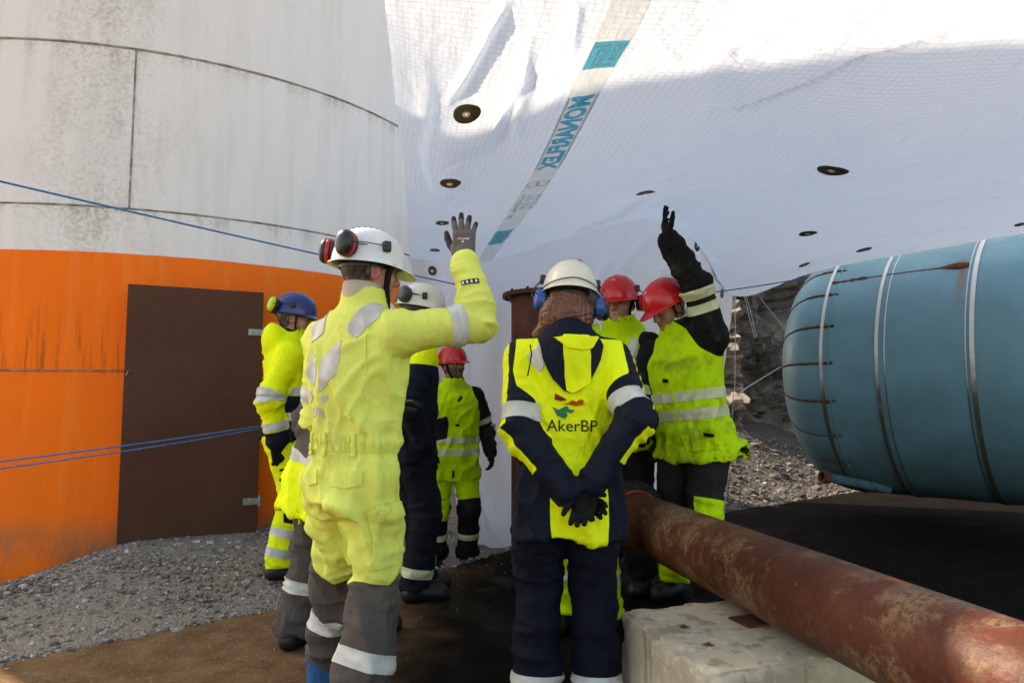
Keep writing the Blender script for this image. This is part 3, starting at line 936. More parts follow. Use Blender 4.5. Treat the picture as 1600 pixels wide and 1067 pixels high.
M['rusty_pipe'] = m.fin(c, m.math('MULTIPLY_ADD', n2, 0.35, 0.30), m.bump(n1, 0.35, 0.04, m.bump(n3, 0.35, 0.004)))
PA, PB = Vector((0.70, 4.02, 0.485)), Vector((1.72, -0.65, 0.485)); PR = 0.152
pipe = empty('steel_pipe', (PA.x, PA.y, 0))
tag(pipe, 'thick rusty brown steel pipe lying across a concrete block', 'pipe')
d_ = (PB - PA); L_ = d_.length; d_.normalize()
sd_ = Vector((d_.y, -d_.x, 0)); NN = 64; KK = 130
V, F = [], []
rr = np.random.default_rng(8)
PP = []
for i in range(KK + 1):
    for k in range(NN):
        PP.append((i / KK * L_, math.cos(2 * math.pi * k / NN), math.sin(2 * math.pi * k / NN)))
PP = np.array(PP)
dent = 0.006 * (fbm(np.stack([PP[:, 0] * 1.6, PP[:, 1] * 1.2, PP[:, 2] * 1.2], 1), 3, 3) - 0.5)
up_ = Vector((0, 0, 1))
Q = np.array(PA - Vector((PA.x, PA.y, 0)))[None] + PP[:, :1] * np.array(d_)[None] + (PR + dent)[:, None] * (PP[:, 1:2] * np.array(sd_)[None] + PP[:, 2:3] * np.array(up_)[None])
for i in range(KK):
    for k in range(NN):
        k2 = (k + 1) % NN
        F.append([i * NN + k, (i + 1) * NN + k, (i + 1) * NN + k2, i * NN + k2])
mesh_obj('pipe_body', Q, F, M['rusty_pipe'], pipe)
T4 = (-d_).to_track_quat('Z', 'Y').to_matrix().to_4x4(); T4.translation = Vector((0, 0, PA.z))
V, F = lathe_vf([(PR + 0.003, -0.05), (PR + 0.012, -0.04), (PR + 0.012, 0.0), (PR + 0.004, 0.012)], 48, T4)
mesh_obj('weld_collar', V, F, simple('red_primer', (0.28, 0.055, 0.025), 0.7, 0, 0.25, 14, 0.3, 90), pipe, True, sharp=30)
V, F = lathe_vf([(PR - 0.02, 0.014), (PR + 0.055, 0.014), (PR + 0.06, 0.02), (PR + 0.06, 0.06), (PR + 0.05, 0.066), (0.01, 0.066)], 48, T4)
fl = mesh_obj('flange', V, F, M['dark_steel'], pipe, True, sharp=30)
for k in range(10):
    an = 2 * math.pi * k / 10
    q = T4 @ Vector((math.cos(an) * (PR + 0.034), math.sin(an) * (PR + 0.034), 0.0))
    tube('bolt', [q, q - d_ * 0.085], 0.012, M['dark_steel'], fl, 6)

def concrete_block():
    c4 = [Vector((0.595, 2.20)), Vector((1.62, 2.52)), Vector((1.42, 3.22)), Vector((0.435, 2.86))]
    zt = 0.322
    n = 36; m_ = 26; k_ = 14
    b = bmesh.new()
    bmesh.ops.create_cube(b, size=1.0)
    bmesh.ops.bevel(b, geom=b.edges[:], offset=0.016, segments=3, affect='EDGES')
    bmesh.ops.subdivide_edges(b, edges=[e for e in b.edges if e.calc_length() > 0.3], cuts=24, use_grid_fill=True)
    bmesh.ops.triangulate(b, faces=b.faces[:])
    P = np.array([v.co[:] for v in b.verts])
    uu, vv, ww = P[:, 0] + 0.5, P[:, 1] + 0.5, P[:, 2] + 0.5
    C = np.array([[c.x, c.y] for c in c4])
    xy = (1 - uu)[:, None] * (1 - vv)[:, None] * C[0] + uu[:, None] * (1 - vv)[:, None] * C[1] + uu[:, None] * vv[:, None] * C[2] + (1 - uu)[:, None] * vv[:, None] * C[3]
    V = np.concatenate([xy, (ww * (zt + 0.3) - 0.3)[:, None]], 1)
    b.verts.index_update()
    F = [[v.index for v in f.verts] for f in b.faces]; b.free()
    edge_n = np.sort(np.abs(P), 1)[:, 1]
    chip = np.clip((edge_n - 0.45) / 0.04, 0, 1) * np.clip(fbm(V * 13, 4, 6) - 0.52, 0, 1) * 0.14
    cen = V.mean(0)
    dirn = (cen - V); dirn /= np.linalg.norm(dirn, axis=1)[:, None]
    V = V + dirn * chip[:, None] + 0.006 * (np.stack([fbm(V * 5, 3, s) for s in (1, 2, 3)], 1) - 0.5)
    V[:, 2] = np.minimum(V[:, 2], zt)
    m = NT('old_concrete')
    v = m.coord('Object'); p = m.sep(v)
    n1 = m.noise(v, 3, 7, 0.65); n2 = m.noise(v, 22, 6, 0.7); n3 = m.noise(v, 110, 3, 0.7)
    c = m.mix(m.smooth(n1, 0.3, 0.7), (0.62, 0.52, 0.35), (0.46, 0.38, 0.26))
    c = m.mix(m.smooth(n2, 0.5, 0.68), c, (0.74, 0.62, 0.42))
    stre = m.noise(m.coord('Object', (1, 1, 0.08)), 12, 4, 0.6)
    c = m.mix(m.math('MULTIPLY', m.smooth(stre, 0.53, 0.66), 0.55), c, (0.20, 0.115, 0.045))
    for (x, y, r) in ((0.64, 2.66, 0.03), (0.68, 2.47, 0.025)):
        dx = m.math('SUBTRACT', p[0], x); dy = m.math('SUBTRACT', p[1], y)
        dd = m.math('SQRT', m.math('ADD', m.math('MULTIPLY', dx, dx), m.math('MULTIPLY', dy, dy)))
        dd = m.math('ADD', dd, m.math('MULTIPLY', m.math('SUBTRACT', n2, 0.5), 0.04))
        c = m.mix(m.math('MULTIPLY', m.math('SUBTRACT', 1.0, m.smooth(dd, r * 0.3, r * 1.2)), m.smooth(p[2], 0.29, 0.31)), c, (0.10, 0.035, 0.012))
    m.fin(c, 0.9, m.bump(n2, 0.35, 0.01, m.bump(n3, 0.4, 0.003)))
    o = mesh_obj('concrete_block', V, F, m.m, None, True, sharp=75)
    tag(o, 'weathered concrete block carrying the rusty pipe', 'block')
    q = Vector((0.93, 2.72, zt + 0.004))
    bb = bmesh.new(); bm_box(bb, (0, 0, 0), (0.16, 0.12, 0.008), Matrix.Rotation(R(20), 3, 'Z'), 0.001)
    pl = bm_obj('packing_plate', bb, M['rust']); pl.location = q
    tag(pl, 'thin rusty steel packing plate on top of the concrete block', 'plate')
    for (x, y) in ((0.64, 2.66), (0.68, 2.47)):
        V, F = lathe_vf([(0.0005, zt + 0.008), (0.006, zt + 0.007), (0.008, zt - 0.01)], 10)
        s = mesh_obj('bolt_stub', [(a[0] + x, a[1] + y, a[2]) for a in V], F, M['rust'], o)
concrete_block()

# flanged standpipe between the people and the hanging sheet
cp = at(855, 600, 5.05)
post = empty('flanged_standpipe', (cp.x, cp.y, 0))
tag(post, 'upright red-brown pipe with a wide flat flange on top', 'pipe')
M['primer'] = simple('red_brown_primer', (0.10, 0.030, 0.020), 0.6, 0, 0.2, 5, 0.15, 50)
V, F = lathe_vf([(0.262, -0.1), (0.262, 1.90)], 48); mesh_obj('pipe_body', V, F, M['primer'], post)
V, F = lathe_vf([(0.262, 1.90), (0.325, 1.90), (0.327, 1.903), (0.327, 1.929), (0.325, 1.932), (0.01, 1.932)], 48)
fl = mesh_obj('flange', V, F, M['primer'], post, True, sharp=30)
for k in range(12):
    an = 2 * math.pi * k / 12
    tube('bolt', [(0.296 * math.cos(an), 0.296 * math.sin(an), 1.885), (0.296 * math.cos(an), 0.296 * math.sin(an), 1.95)], 0.011, M['dark_steel'], fl, 6)

# ---------------------------------------------------------------- hanging white sheet
def catmull(C, t):
    """C (n,...), t array of parameters 0..n-1"""
    n = len(C); i = np.clip(np.floor(t).astype(int), 0, n - 2); f = (t - i).reshape(-1, *([1] * (C.ndim - 1)))
    p1, p2 = C[i], C[i + 1]
    p0 = np.where((i > 0).reshape(f.shape), C[np.maximum(i - 1, 0)], 2 * p1 - p2)
    p3 = np.where((i + 2 < n).reshape(f.shape), C[np.minimum(i + 2, n - 1)], 2 * p2 - p1)
    return 0.5 * (2 * p1 + (p2 - p0) * f + (2 * p0 - 5 * p1 + 4 * p2 - p3) * f ** 2 + (3 * p1 - p0 - 3 * p2 + p3) * f ** 3)
CE = [  # columns, near edge to far edge
 [(592, -190, 2.15), (601, 0, 2.5), (615, 140, 3.0), (630, 260, 3.65), (637, 345, 4.5), (641, 405, 5.9)],
 [(765, -190, 2.0), (752, 0, 2.3), (727, 179, 2.78), (702, 287, 3.55), (690, 350, 4.5), (680, 407, 5.9)],
 [(1030, -190, 1.85), (985, 0, 2.1), (915, 140, 2.55), (848, 270, 3.3), (795, 348, 4.0), (752, 410, 5.2)],
 [(1200, -190, 1.7), (1155, 0, 1.98), (1115, 130, 2.4), (1070, 240, 3.1), (1037, 311, 3.98), (1035, 345, 5.0)],
 [(1345, -190, 1.7), (1300, 0, 2.0), (1262, 130, 2.35), (1230, 240, 2.95), (1195, 340, 4.3), (1146, 462, 6.3)],
 [(1500, -190, 1.75), (1460, 0, 2.0), (1410, 130, 2.35), (1365, 250, 2.95), (1330, 340, 4.3), (1290, 421, 6.0)],
 [(1760, -190, 1.8), (1720, 0, 2.05), (1690, 130, 2.4), (1665, 230, 2.95), (1640, 296, 3.8), (1620, 362, 4.9)],
 [(2060, -190, 1.9), (2020, 0, 2.15), (1980, 130, 2.45), (1950, 210, 2.9), (1920, 265, 3.6), (1890, 332, 4.4)]]
CW = [
 [(641, 405, 5.9), (656, 520, 6.3), (698, 700, 6.4), (722, 838, 6.15)],
 [(680, 407, 5.9), (690, 520, 6.35), (722, 700, 6.4), (748, 843, 6.1)],
 [(752, 410, 5.2), (752, 520, 5.95), (762, 700, 6.3), (782, 846, 6.05)],
 [(1035, 345, 5.0), (1000, 480, 5.9), (962, 700, 6.35), (948, 830, 6.35)],
 [(1146, 462, 6.3), (1133, 560, 6.35), (1112, 700, 6.4), (1090, 822, 6.4)]]
CEw = np.array([[at(*p)[:] for p in c] for c in CE]); CWw = np.array([[at(*p)[:] for p in c] for c in CW])
NU, NV = 300, 230
tu = np.linspace(0, 7, NU); tv_ = np.linspace(0, 5, NV)
def eval_net(C, tu, tv):
    A = catmull(C, tu)                        # (NU, rows, 3)
    return catmull(A.transpose(1, 0, 2), tv).transpose(1, 0, 2)
P0 = eval_net(CEw, tu, tv_)
NU2 = int(round(NU * 4 / 7)); 
NU2 = int(np.searchsorted(tu, 4.0)) + 1
NW = 130
P1 = eval_net(CWw, tu[:NU2], np.linspace(0, 3, NW))
P1[:, 0] = P0[:NU2, -1]
def metric(P):
    U = np.concatenate([np.zeros((1, P.shape[1])), np.cumsum(np.linalg.norm(np.diff(P, axis=0), axis=2), 0)], 0)
    Vv = np.concatenate([np.zeros((P.shape[0], 1)), np.cumsum(np.linalg.norm(np.diff(P, axis=1), axis=2), 1)], 1)
    return U, Vv
U0, V0 = metric(P0)
i2 = int(np.searchsorted(tu, 2.0))
U0 = U0 - U0[i2:i2 + 1]                       # metres from the printed band
U1, V1 = metric(P1); U1 = U1 - U1[i2:i2 + 1]; V1 = V1 + V0[:NU2, -1:]
def gnormals(P):
    du = np.gradient(P, axis=0); dv = np.gradient(P, axis=1)
    n = np.cross(du, dv); n /= np.linalg.norm(n, axis=2)[..., None]
    return n
N0, N1 = gnormals(P0), gnormals(P1)
def proj_px(P):
    d = P - np.array([0, 0, CAM_H])
    z = d[..., 1] * _cp + d[..., 2] * _sp; y = -d[..., 1] * _sp + d[..., 2] * _cp
    return 800 + FPX * d[..., 0] / z, 533.5 - FPX * y / z
PX0 = proj_px(P0); PX1 = proj_px(P1)
def near_idx(px, py, PX):
    d = (PX[0] - px) ** 2 + (PX[1] - py) ** 2
    return np.unravel_index(np.argmin(d), d.shape)
def seg_d(U, Vv, a, b):
    d = (b[0] - a[0], b[1] - a[1]); L = max(d[0] ** 2 + d[1] ** 2, 1e-9)
    t = np.clip(((U - a[0]) * d[0] + (Vv - a[1]) * d[1]) / L, 0, 1)
    return np.hypot(U - a[0] - t * d[0], Vv - a[1] - t * d[1]), t
def folds(P, N, U, Vv, PX, lst, seed):
    sh = U.shape
    q = np.stack([U.ravel(), Vv.ravel(), 0 * U.ravel()], 1)
    wob = 0.05 * (fbm(q * 2.5, 3, seed) - 0.5).reshape(sh)
    wob2 = 0.05 * (fbm(q * 2.5 + 9, 3, seed + 1) - 0.5).reshape(sh)
    D = np.zeros(sh)
    for (pl, amp, wdt) in lst:
        uv = []
        for (x, y) in pl:
            i = near_idx(x, y, PX); uv.append((U[i], Vv[i]))
        best = np.full(sh, 9.0)
        for a, b in zip(uv[:-1], uv[1:]):
            d, t = seg_d(U + wob, Vv + wob2, a, b); best = np.minimum(best, d)
        Ltot = sum(math.dist(a, b) for a, b in zip(uv[:-1], uv[1:])) + 1e-6
        e0 = np.hypot(U - uv[0][0], Vv - uv[0][1]); e1 = np.hypot(U - uv[-1][0], Vv - uv[-1][1])
        taper = np.clip(np.minimum(e0, e1) / (0.2 * Ltot), 0.25, 1)
        D += amp * taper * np.exp(-(best / wdt) ** 2)
    D += 0.020 * (fbm(q * 2.2, 3, seed + 2) - 0.5).reshape(sh)
    cr = ridge(q * np.array([6.0, 4.0, 1]) + 0.6 * fbm(q * 3, 2, seed + 5)[:, None], 3, seed + 3).reshape(sh)
    D += 0.012 * (cr - 0.5)
    # fine quilted puckers, denser near the left hem and the printed band
    pk = fbm(q * np.array([22, 34, 1]), 2, seed + 7).reshape(sh)
    D += 0.0035 * (pk - 0.5)
    return P + N * D[..., None]
FOLD0 = [([(795, 0), (760, 60), (700, 150), (694, 160)], 0.045, 0.018), ([(830, 60), (812, 150), (760, 230), (700, 265)], 0.045, 0.022),
 ([(730, 240), (735, 280), (690, 340)], 0.02, 0.02), ([(820, 150), (806, 200), (808, 230)], 0.03, 0.03),
 ([(905, 0), (895, 90)], 0.02, 0.02), ([(1600, 15), (1350, 95), (1150, 175), (1080, 180)], 0.020, 0.010),
 ([(1600, 295), (1440, 315), (1220, 292)], 0.012, 0.012), ([(1600, 308), (1400, 318), (1200, 325)], 0.012, 0.010), ([(1600, 240), (1420, 258), (1300, 280), (1215, 292)], 0.010, 0.010),
 ([(1600, 345), (1400, 370), (1290, 368), (1200, 388)], 0.014, 0.014), ([(1450, 333), (1320, 352), (1170, 360)], 0.010, 0.01),
 ([(1037, 312), (960, 340), (885, 398)], -0.03, 0.05), ([(1037, 312), (1120, 300), (1180, 310)], -0.02, 0.06), ([(1037, 312), (1080, 360), (1150, 420)], -0.025, 0.05),
 ([(640, 200), (700, 330)], 0.02, 0.05), ([(660, 100), (650, 240)], 0.02, 0.05), ([(1130, 60), (1110, 200)], 0.015, 0.06), ([(1215, 0), (1160, 90)], 0.02, 0.07), ([(1340, 0), (1290, 80)], 0.02, 0.06)]
FOLD1 = [([(1040, 345), (900, 560)], 0.04, 0.06), ([(1146, 465), (1000, 420)], 0.03, 0.05), ([(960, 400), (905, 520)], 0.03, 0.05), ([(1060, 380), (1010, 560)], 0.03, 0.06),
 ([(755, 420), (735, 640)], 0.03, 0.05), ([(690, 430), (722, 700)], 0.03, 0.06), ([(800, 420), (790, 800)], 0.04, 0.08), ([(752, 780), (770, 840)], 0.05, 0.05), ([(980, 500), (960, 800)], 0.03, 0.09), ([(1100, 500), (1060, 800)], 0.03, 0.08)]
# the sheet is pushed up where the raised hand meets it
hp = near_idx(1036, 316, PX0)
hd = np.hypot(U0 - U0[hp], V0 - V0[hp])
P0 = P0 + np.array([0, 0, 1.0]) * (0.05 * np.exp(-(hd / 0.28) ** 2))[..., None]
Q0 = folds(P0, N0, U0, V0, PX0, FOLD0, 3)
Q1 = folds(P1, N1, U1, V1, PX1, FOLD1, 23)
Q1[:, -14:] += (np.linspace(0, 1, 14)[None, :, None] ** 2) * np.array([0.05, -0.22, 0]) * (0.6 + fbm(np.stack([U1[:, -1] * 4, 0 * U1[:, -1], 0 * U1[:, -1]], 1), 2, 3)[:, None, None])
Q1[:, 0] = Q0[:NU2, -1]
gz = ground_z(Q1[..., 0], Q1[..., 1]); gz = np.where(Q1[..., 1] < line_y(Q1[..., 0]), 0, gz)
Q1[..., 2] = np.maximum(Q1[..., 2], gz + 0.015)
def mat_sheet():
    m = NT('reinforced_sheeting')
    uv = m.n('ShaderNodeUVMap'); uv.uv_map = 'UVMap'
    v = m.coord('Object')
    s = m.sep(uv.outputs[0])
    wob = m.math('MULTIPLY', m.math('SUBTRACT', m.noise(v, 18, 3), 0.5), 0.012)
    def lines(c, step, wd):
        f = m.math('FRACT', m.math('DIVIDE', m.math('ADD', c, wob), step))
        d = m.math('ABSOLUTE', m.math('SUBTRACT', f, 0.5))
        return m.smooth(d, 0.5 - wd / step, 0.5 - wd / step * 0.4)
    grid = m.math('MAXIMUM', lines(s[0], 0.030, 0.0030), lines(s[1], 0.024, 0.0030))
    fu = m.math('ABSOLUTE', m.math('SINE', m.math('MULTIPLY', m.math('ADD', s[0], wob), math.pi / 0.030)))
    fv = m.math('ABSOLUTE', m.math('SINE', m.math('MULTIPLY', m.math('ADD', s[1], wob), math.pi / 0.024)))
    puff = m.math('POWER', m.math('MULTIPLY', fu, fv), 0.5)
    n1 = m.noise(v, 3, 6, 0.6)
    base = m.mix(m.smooth(n1, 0.35, 0.7), (0.71, 0.78, 0.87), (0.67, 0.74, 0.83))
    col_ = m.mix(m.math('MULTIPLY', grid, 0.05), base, (0.45, 0.45, 0.44))
    stn = m.math('MULTIPLY', m.smooth(m.noise(v, 4.5, 6, 0.7), 0.66, 0.76), 0.35)
    col_ = m.mix(stn, col_, (0.55, 0.47, 0.34))
    crk = m.noise(v, 9, 6, 0.72, 1.2)
    nb = m.bump(puff, 0.10, 0.004, m.bump(crk, 0.55, 0.02))
    m.fin(col_, 0.42, nb)
    m.b.inputs['Specular IOR Level'].default_value = 0.3
    tr = m.n('ShaderNodeBsdfTranslucent')
    m.l(m.mix(m.math('MULTIPLY', grid, 0.32), (0.83, 0.88, 0.93), (0.32, 0.32, 0.32)), tr.inputs['Color']); m.l(nb, tr.inputs['Normal'])
    mx = m.n('ShaderNodeMixShader'); mx.inputs[0].default_value = 0.50
    m.l(m.b.outputs[0], mx.inputs[1]); m.l(tr.outputs[0], mx.inputs[2]); m.l(mx.outputs[0], m.out.inputs[0])
    return m.m
M['sheet'] = mat_sheet()
def grid_faces(a, b, off=0):
    i = np.arange(a - 1)[:, None] * b + np.arange(b - 1)[None]
    return np.stack([i, i + 1, i + b + 1, i + b], -1).reshape(-1, 4) + off
VS = np.concatenate([Q0.reshape(-1, 3), Q1.reshape(-1, 3)])
UVS = np.concatenate([np.stack([U0.ravel(), V0.ravel()], 1), np.stack([U1.ravel(), V1.ravel()], 1)])
F0 = grid_faces(NU, NV); F1 = grid_faces(NU2, NW, NU * NV)
mp_ = np.arange(len(VS))
mp_[NU * NV + np.arange(NU2) * NW] = np.arange(NU2) * NV + NV - 1
FS = mp_[np.concatenate([F0, F1])]
used, inv = np.unique(FS.ravel(), return_inverse=True)
sheet = mesh_obj('hanging_tarpaulin', VS[used], inv.reshape(-1, 4), M['sheet'], None, True, uv=UVS[used])
tag(sheet, 'large translucent white reinforced sheet hanging overhead and behind the group', 'tarpaulin')
bpy.context.view_layer.update()
def sheet_pt(ui, vi, Q=Q0):
    """bilinear point of the finished sheet at fractional grid indices"""
    ui = np.clip(ui, 0, Q.shape[0] - 1.001); vi = np.clip(vi, 0, Q.shape[1] - 1.001)
    i, j = np.floor(ui).astype(int), np.floor(vi).astype(int); f, g_ = (ui - i)[:, None], (vi - j)[:, None]
    return (1 - f) * (1 - g_) * Q[i, j] + f * (1 - g_) * Q[i + 1, j] + (1 - f) * g_ * Q[i, j + 1] + f * g_ * Q[i + 1, j + 1]
# unseen sheet added above the blue vessel to keep the sun off
nx_, ny_ = 40, 40
a_ = np.linspace(0, 1, nx_)[:, None]; b_ = np.linspace(0, 1, ny_)[None]
RX = -0.6 + 9.9 * a_ + 0 * b_; RY = 7.0 - 3.6 * a_ + 3.6 * b_
RZ = 3.15 + 0.55 * b_ + 0.10 * np.sin(a_ * 9 + b_ * 4) * np.sin(b_ * 3.1) - 0.10 * np.sin(a_ * math.pi)
mesh_obj('shade_sheet', np.stack([RX, RY, RZ], -1).reshape(-1, 3), grid_faces(nx_, ny_), M['sheet'], sheet, True, uv=np.stack([RX, RY], -1).reshape(-1, 2))
QN0 = gnormals(Q0); QN1 = gnormals(Q1)
def face_down(Q, QN):
    c = np.array([0, 0, 1.2]) - Q
    return np.where(((c * QN).sum(-1) < 0)[..., None], -QN, QN)
QN0, QN1 = face_down(Q0, QN0), face_down(Q1, QN1)
m = NT('olive_patch')
v = m.coord('Object')
M['patch'] = m.fin(m.mix(m.smooth(m.noise(v, 60, 4), 0.35, 0.7), (0.045, 0.043, 0.022), (0.085, 0.08, 0.04)), 0.55)
M['eyelet'] = simple('white_eyelet', (0.75, 0.75, 0.73), 0.5, 0, 0.1, 30)
def eyelet(px, py, rad, wall=False):
    PX, Q, QN = (PX1, Q1, QN1) if wall else (PX0, Q0, QN0)
    i, j = near_idx(px, py, PX)
    i = min(max(i, 2), Q.shape[0] - 3); j = min(max(j, 2), Q.shape[1] - 3)
    c = Q[i, j]; n = QN[i - 2:i + 3, j - 2:j + 3].mean((0, 1)); n /= np.linalg.norm(n)
    du = Q[i + 1, j] - Q[i - 1, j]; du -= n * (du @ n); lu = np.linalg.norm(du); du /= lu
    dv = np.cross(n, du)
    MU = np.linalg.norm(Q[i + 1, j] - Q[i - 1, j]) / 2; MV = np.linalg.norm(Q[i, j + 1] - Q[i, j - 1]) / 2
    ddv = Q[i, j + 1] - Q[i, j - 1]; sgn = 1 if ddv @ dv > 0 else -1
    def ringdisc(r0, r1, off, name, mat, parent):
        V, F = [], []; n_ = 24; rs_ = np.linspace(r0, r1, 4)
        for layer in (0, 1):
            for r in rs_:
                an = np.arange(n_) * 2 * math.pi / n_
                ui = i + r * np.cos(an) / MU; vi = j + sgn * r * np.sin(an) / MV
                V.append(sheet_pt(ui, vi, Q) + n * (off if layer == 0 else off - 0.003))
        V = np.concatenate(V)
        for k in range(3):
            for a in range(n_):
                b_ = (a + 1) % n_
                F.append([k * n_ + a, k * n_ + b_, (k + 1) * n_ + b_, (k + 1) * n_ + a])
        for a in range(n_):
            b_ = (a + 1) % n_
            F.append([3 * n_ + a, 3 * n_ + b_, 7 * n_ + b_, 7 * n_ + a]); F.append([a, 4 * n_ + a, 4 * n_ + b_, b_])
        return mesh_obj(name, V, F, mat, parent, True, sharp=40)
    p_ = ringdisc(rad * 0.30, rad, 0.004, 'eyelet_patch', M['patch'], sheet)
    ringdisc(rad * 0.12, rad * 0.30, 0.005, 'eyelet', M['eyelet'], p_)
for (x, y, r) in ((727, 179, .070), (702, 287, .066), (690, 350, .062), (679, 392, .06), (1300, 266, .075), (1008, 303, .055), (1262, 366, .06), (1348, 390, .058), (1256, 414, .045), (1600, 352, .05)):
    eyelet(x, y, r)
for (x, y, r) in ((1090, 379, .05), (1128, 459, .04), (676, 422, .05)): eyelet(x, y, r, True)

# printed band
CL = V0[i2]                                   # metres along the band at each row
def band_pt(s, t):
    """s metres along the band from the near edge, t metres across"""
    vi = np.interp(s, CL, np.arange(NV))
    j = np.clip(vi.astype(int), 0, NV - 2)
    mu = np.linalg.norm(Q0[i2 + 1, j] - Q0[i2, j], axis=1)
    return sheet_pt(i2 + t / mu, vi), j
def band_mesh(name, S, T_, F, off, mat, parent):
    P, j = band_pt(np.asarray(S), np.asarray(T_))
    n = QN0[i2, j]
    return mesh_obj(name, P + n * off, F, mat, parent, True)
m = NT('beige_print_band')
tr = m.n('ShaderNodeBsdfTranslucent'); tr.inputs[0].default_value = (0.78, 0.78, 0.74, 1)
m.fin((0.70, 0.68, 0.62), 0.5)
mx = m.n('ShaderNodeMixShader'); mx.inputs[0].default_value = 0.5
tp_ = m.n('ShaderNodeBsdfTransparent'); tp_.inputs[0].default_value = (1.0, 0.97, 0.90, 1)
mx2 = m.n('ShaderNodeMixShader'); mx2.inputs[0].default_value = 0.35
m.l(m.b.outputs[0], mx.inputs[1]); m.l(tr.outputs[0], mx.inputs[2]); m.l(tp_.outputs[0], mx2.inputs[1]); m.l(mx.outputs[0], mx2.inputs[2]); m.l(mx2.outputs[0], m.out.inputs[0])
M['band'] = m.m
def print_mat(name, c):
    m = NT(name)
    m.fin(c, 0.5)
    tr = m.n('ShaderNodeBsdfTranslucent'); tr.inputs[0].default_value = (*c, 1)
    mx = m.n('ShaderNodeMixShader'); mx.inputs[0].default_value = 0.38
    tp_ = m.n('ShaderNodeBsdfTransparent'); tp_.inputs[0].default_value = (*[min(1, x * 1.5 + 0.15) for x in c], 1)
    mx2 = m.n('ShaderNodeMixShader'); mx2.inputs[0].default_value = 0.6
    m.l(m.b.outputs[0], mx.inputs[1]); m.l(tr.outputs[0], mx.inputs[2]); m.l(tp_.outputs[0], mx2.inputs[1]); m.l(mx.outputs[0], mx2.inputs[2]); m.l(mx2.outputs[0], m.out.inputs[0])
    return m.m
M['cyan'] = print_mat('cyan_print', (0.04, 0.46, 0.78))
M['teal'] = print_mat('teal_print', (0.16, 0.36, 0.42))
M['whitep'] = print_mat('white_band_print', (0.78, 0.77, 0.72))
BW = 0.066                                     # half width
ns = 160
S = np.repeat(np.linspace(0.05, CL[-1] - 0.02, ns), 7); T_ = np.tile(np.linspace(-BW, BW, 7), ns)
band = band_mesh('printed_band', S, T_, grid_faces(ns, 7), 0.003, M['band'], sheet)
def text_tris(txt, size=1.0, bold=0.0, cuts=2):
    cu = bpy.data.curves.new('t', 'FONT'); cu.body = txt; cu.size = size; cu.align_x = 'LEFT'; cu.offset = bold; cu.resolution_u = 3
    o = bpy.data.objects.new('t', cu); col.objects.link(o)
    dg = bpy.context.evaluated_depsgraph_get(); dg.update()
    me = o.evaluated_get(dg).to_mesh()
    b = bmesh.new(); b.from_mesh(me); o.evaluated_get(dg).to_mesh_clear()
    bmesh.ops.triangulate(b, faces=b.faces[:])
    for _ in range(cuts):
        es = [e for e in b.edges if e.calc_length() > size * 0.18]
        if es: bmesh.ops.subdivide_edges(b, edges=es, cuts=1); bmesh.ops.triangulate(b, faces=b.faces[:])
    b.verts.index_update()
    V = np.array([v.co[:2] for v in b.verts]); F = np.array([[v.index for v in f.verts] for f in b.faces]); b.free()
    bpy.data.objects.remove(o); bpy.data.curves.remove(cu)
    return V, F
def s_of(px, py):
    i, j = near_idx(px, py, PX0); return float(np.interp(j, np.arange(NV), CL))
def band_text(txt, s0, s1, t0, t1, mat, off=0.006, bold=0.02, name='print_lettering'):
    """lettering read along the band; the print shows through from the far side, so it is mirrored"""
    V, F = text_tris(txt, 1.0, bold)
    lo, hi = V.min(0), V.max(0)
    S = s0 + (V[:, 0] - lo[0]) / (hi[0] - lo[0]) * (s1 - s0)
    T_ = t0 + (V[:, 1] - lo[1]) / (hi[1] - lo[1]) * (t1 - t0)
    return band_mesh(name, S, T_, F, off, mat, band)
def band_rect(s0, s1, t0, t1, mat, off=0.005, name='print_block', n=12):
    S = np.repeat(np.linspace(s0, s1, n), 5); T_ = np.tile(np.linspace(t0, t1, 5), n)
    return band_mesh(name, S, T_, grid_faces(n, 5), off, mat, band)
sa, sb = s_of(952, 66), s_of(945, 108)
band_rect(sa, sb, -0.060, 0.060, M['cyan'])
md = (sa + sb) / 2
band_text('ico', sa + 0.015, sb - 0.015, 0.0, -0.050, M['whitep'], bold=0.03)
band_text('pal', sa + 0.015, sb - 0.015, 0.054, 0.007, M['whitep'], bold=0.03)
sa, sb = s_of(922, 150), s_of(857, 262)
band_text('MONARFLEX', sa, sb, 0.048, -0.048, M['cyan'], bold=0.045)
for t in (-0.057, 0.057): band_rect(sa, sb, t - 0.003, t + 0.003, M['teal'], n=40, name='print_rule')
sa = s_of(840, 288)
for dt in (-0.026, 0.026):
    S, T_, F = [], [], []
    for k in range(28):
        an = 2 * math.pi * k / 28
        for r in (1.0, 0.80): S.append(sa + 0.035 * r * math.sin(an)); T_.append(dt + 0.035 * r * math.cos(an))
    F = [[2 * k, 2 * k + 1, (2 * k + 3) % 56, (2 * k + 2) % 56] for k in range(28)]
    band_mesh('print_ring', S, T_, F, 0.006, M['teal'], band)
sa, sb = s_of(828, 305), s_of(800, 342)
for k, (tx, a, b_) in enumerate((('ICOPAL AS', 0.0, 0.9), ('TLF 22 90', 0.0, 0.55), ('FAX 22 91', 0.0, 0.5))):
    band_text(tx, sa, sa + (sb - sa) * b_, -0.05 + 0.045 * k + 0.03, -0.05 + 0.045 * k, M['teal'], bold=0.01)
sa, sb = s_of(785, 358), s_of(770, 382)
band_rect(sa, sb, -0.06, 0.05, M['cyan'])
band_text('ico', sa + 0.03, sb - 0.03, -0.005, -0.05, M['whitep'], bold=0.02); band_text('pal', sa + 0.03, sb - 0.03, 0.04, 0.0, M['whitep'], bold=0.02)
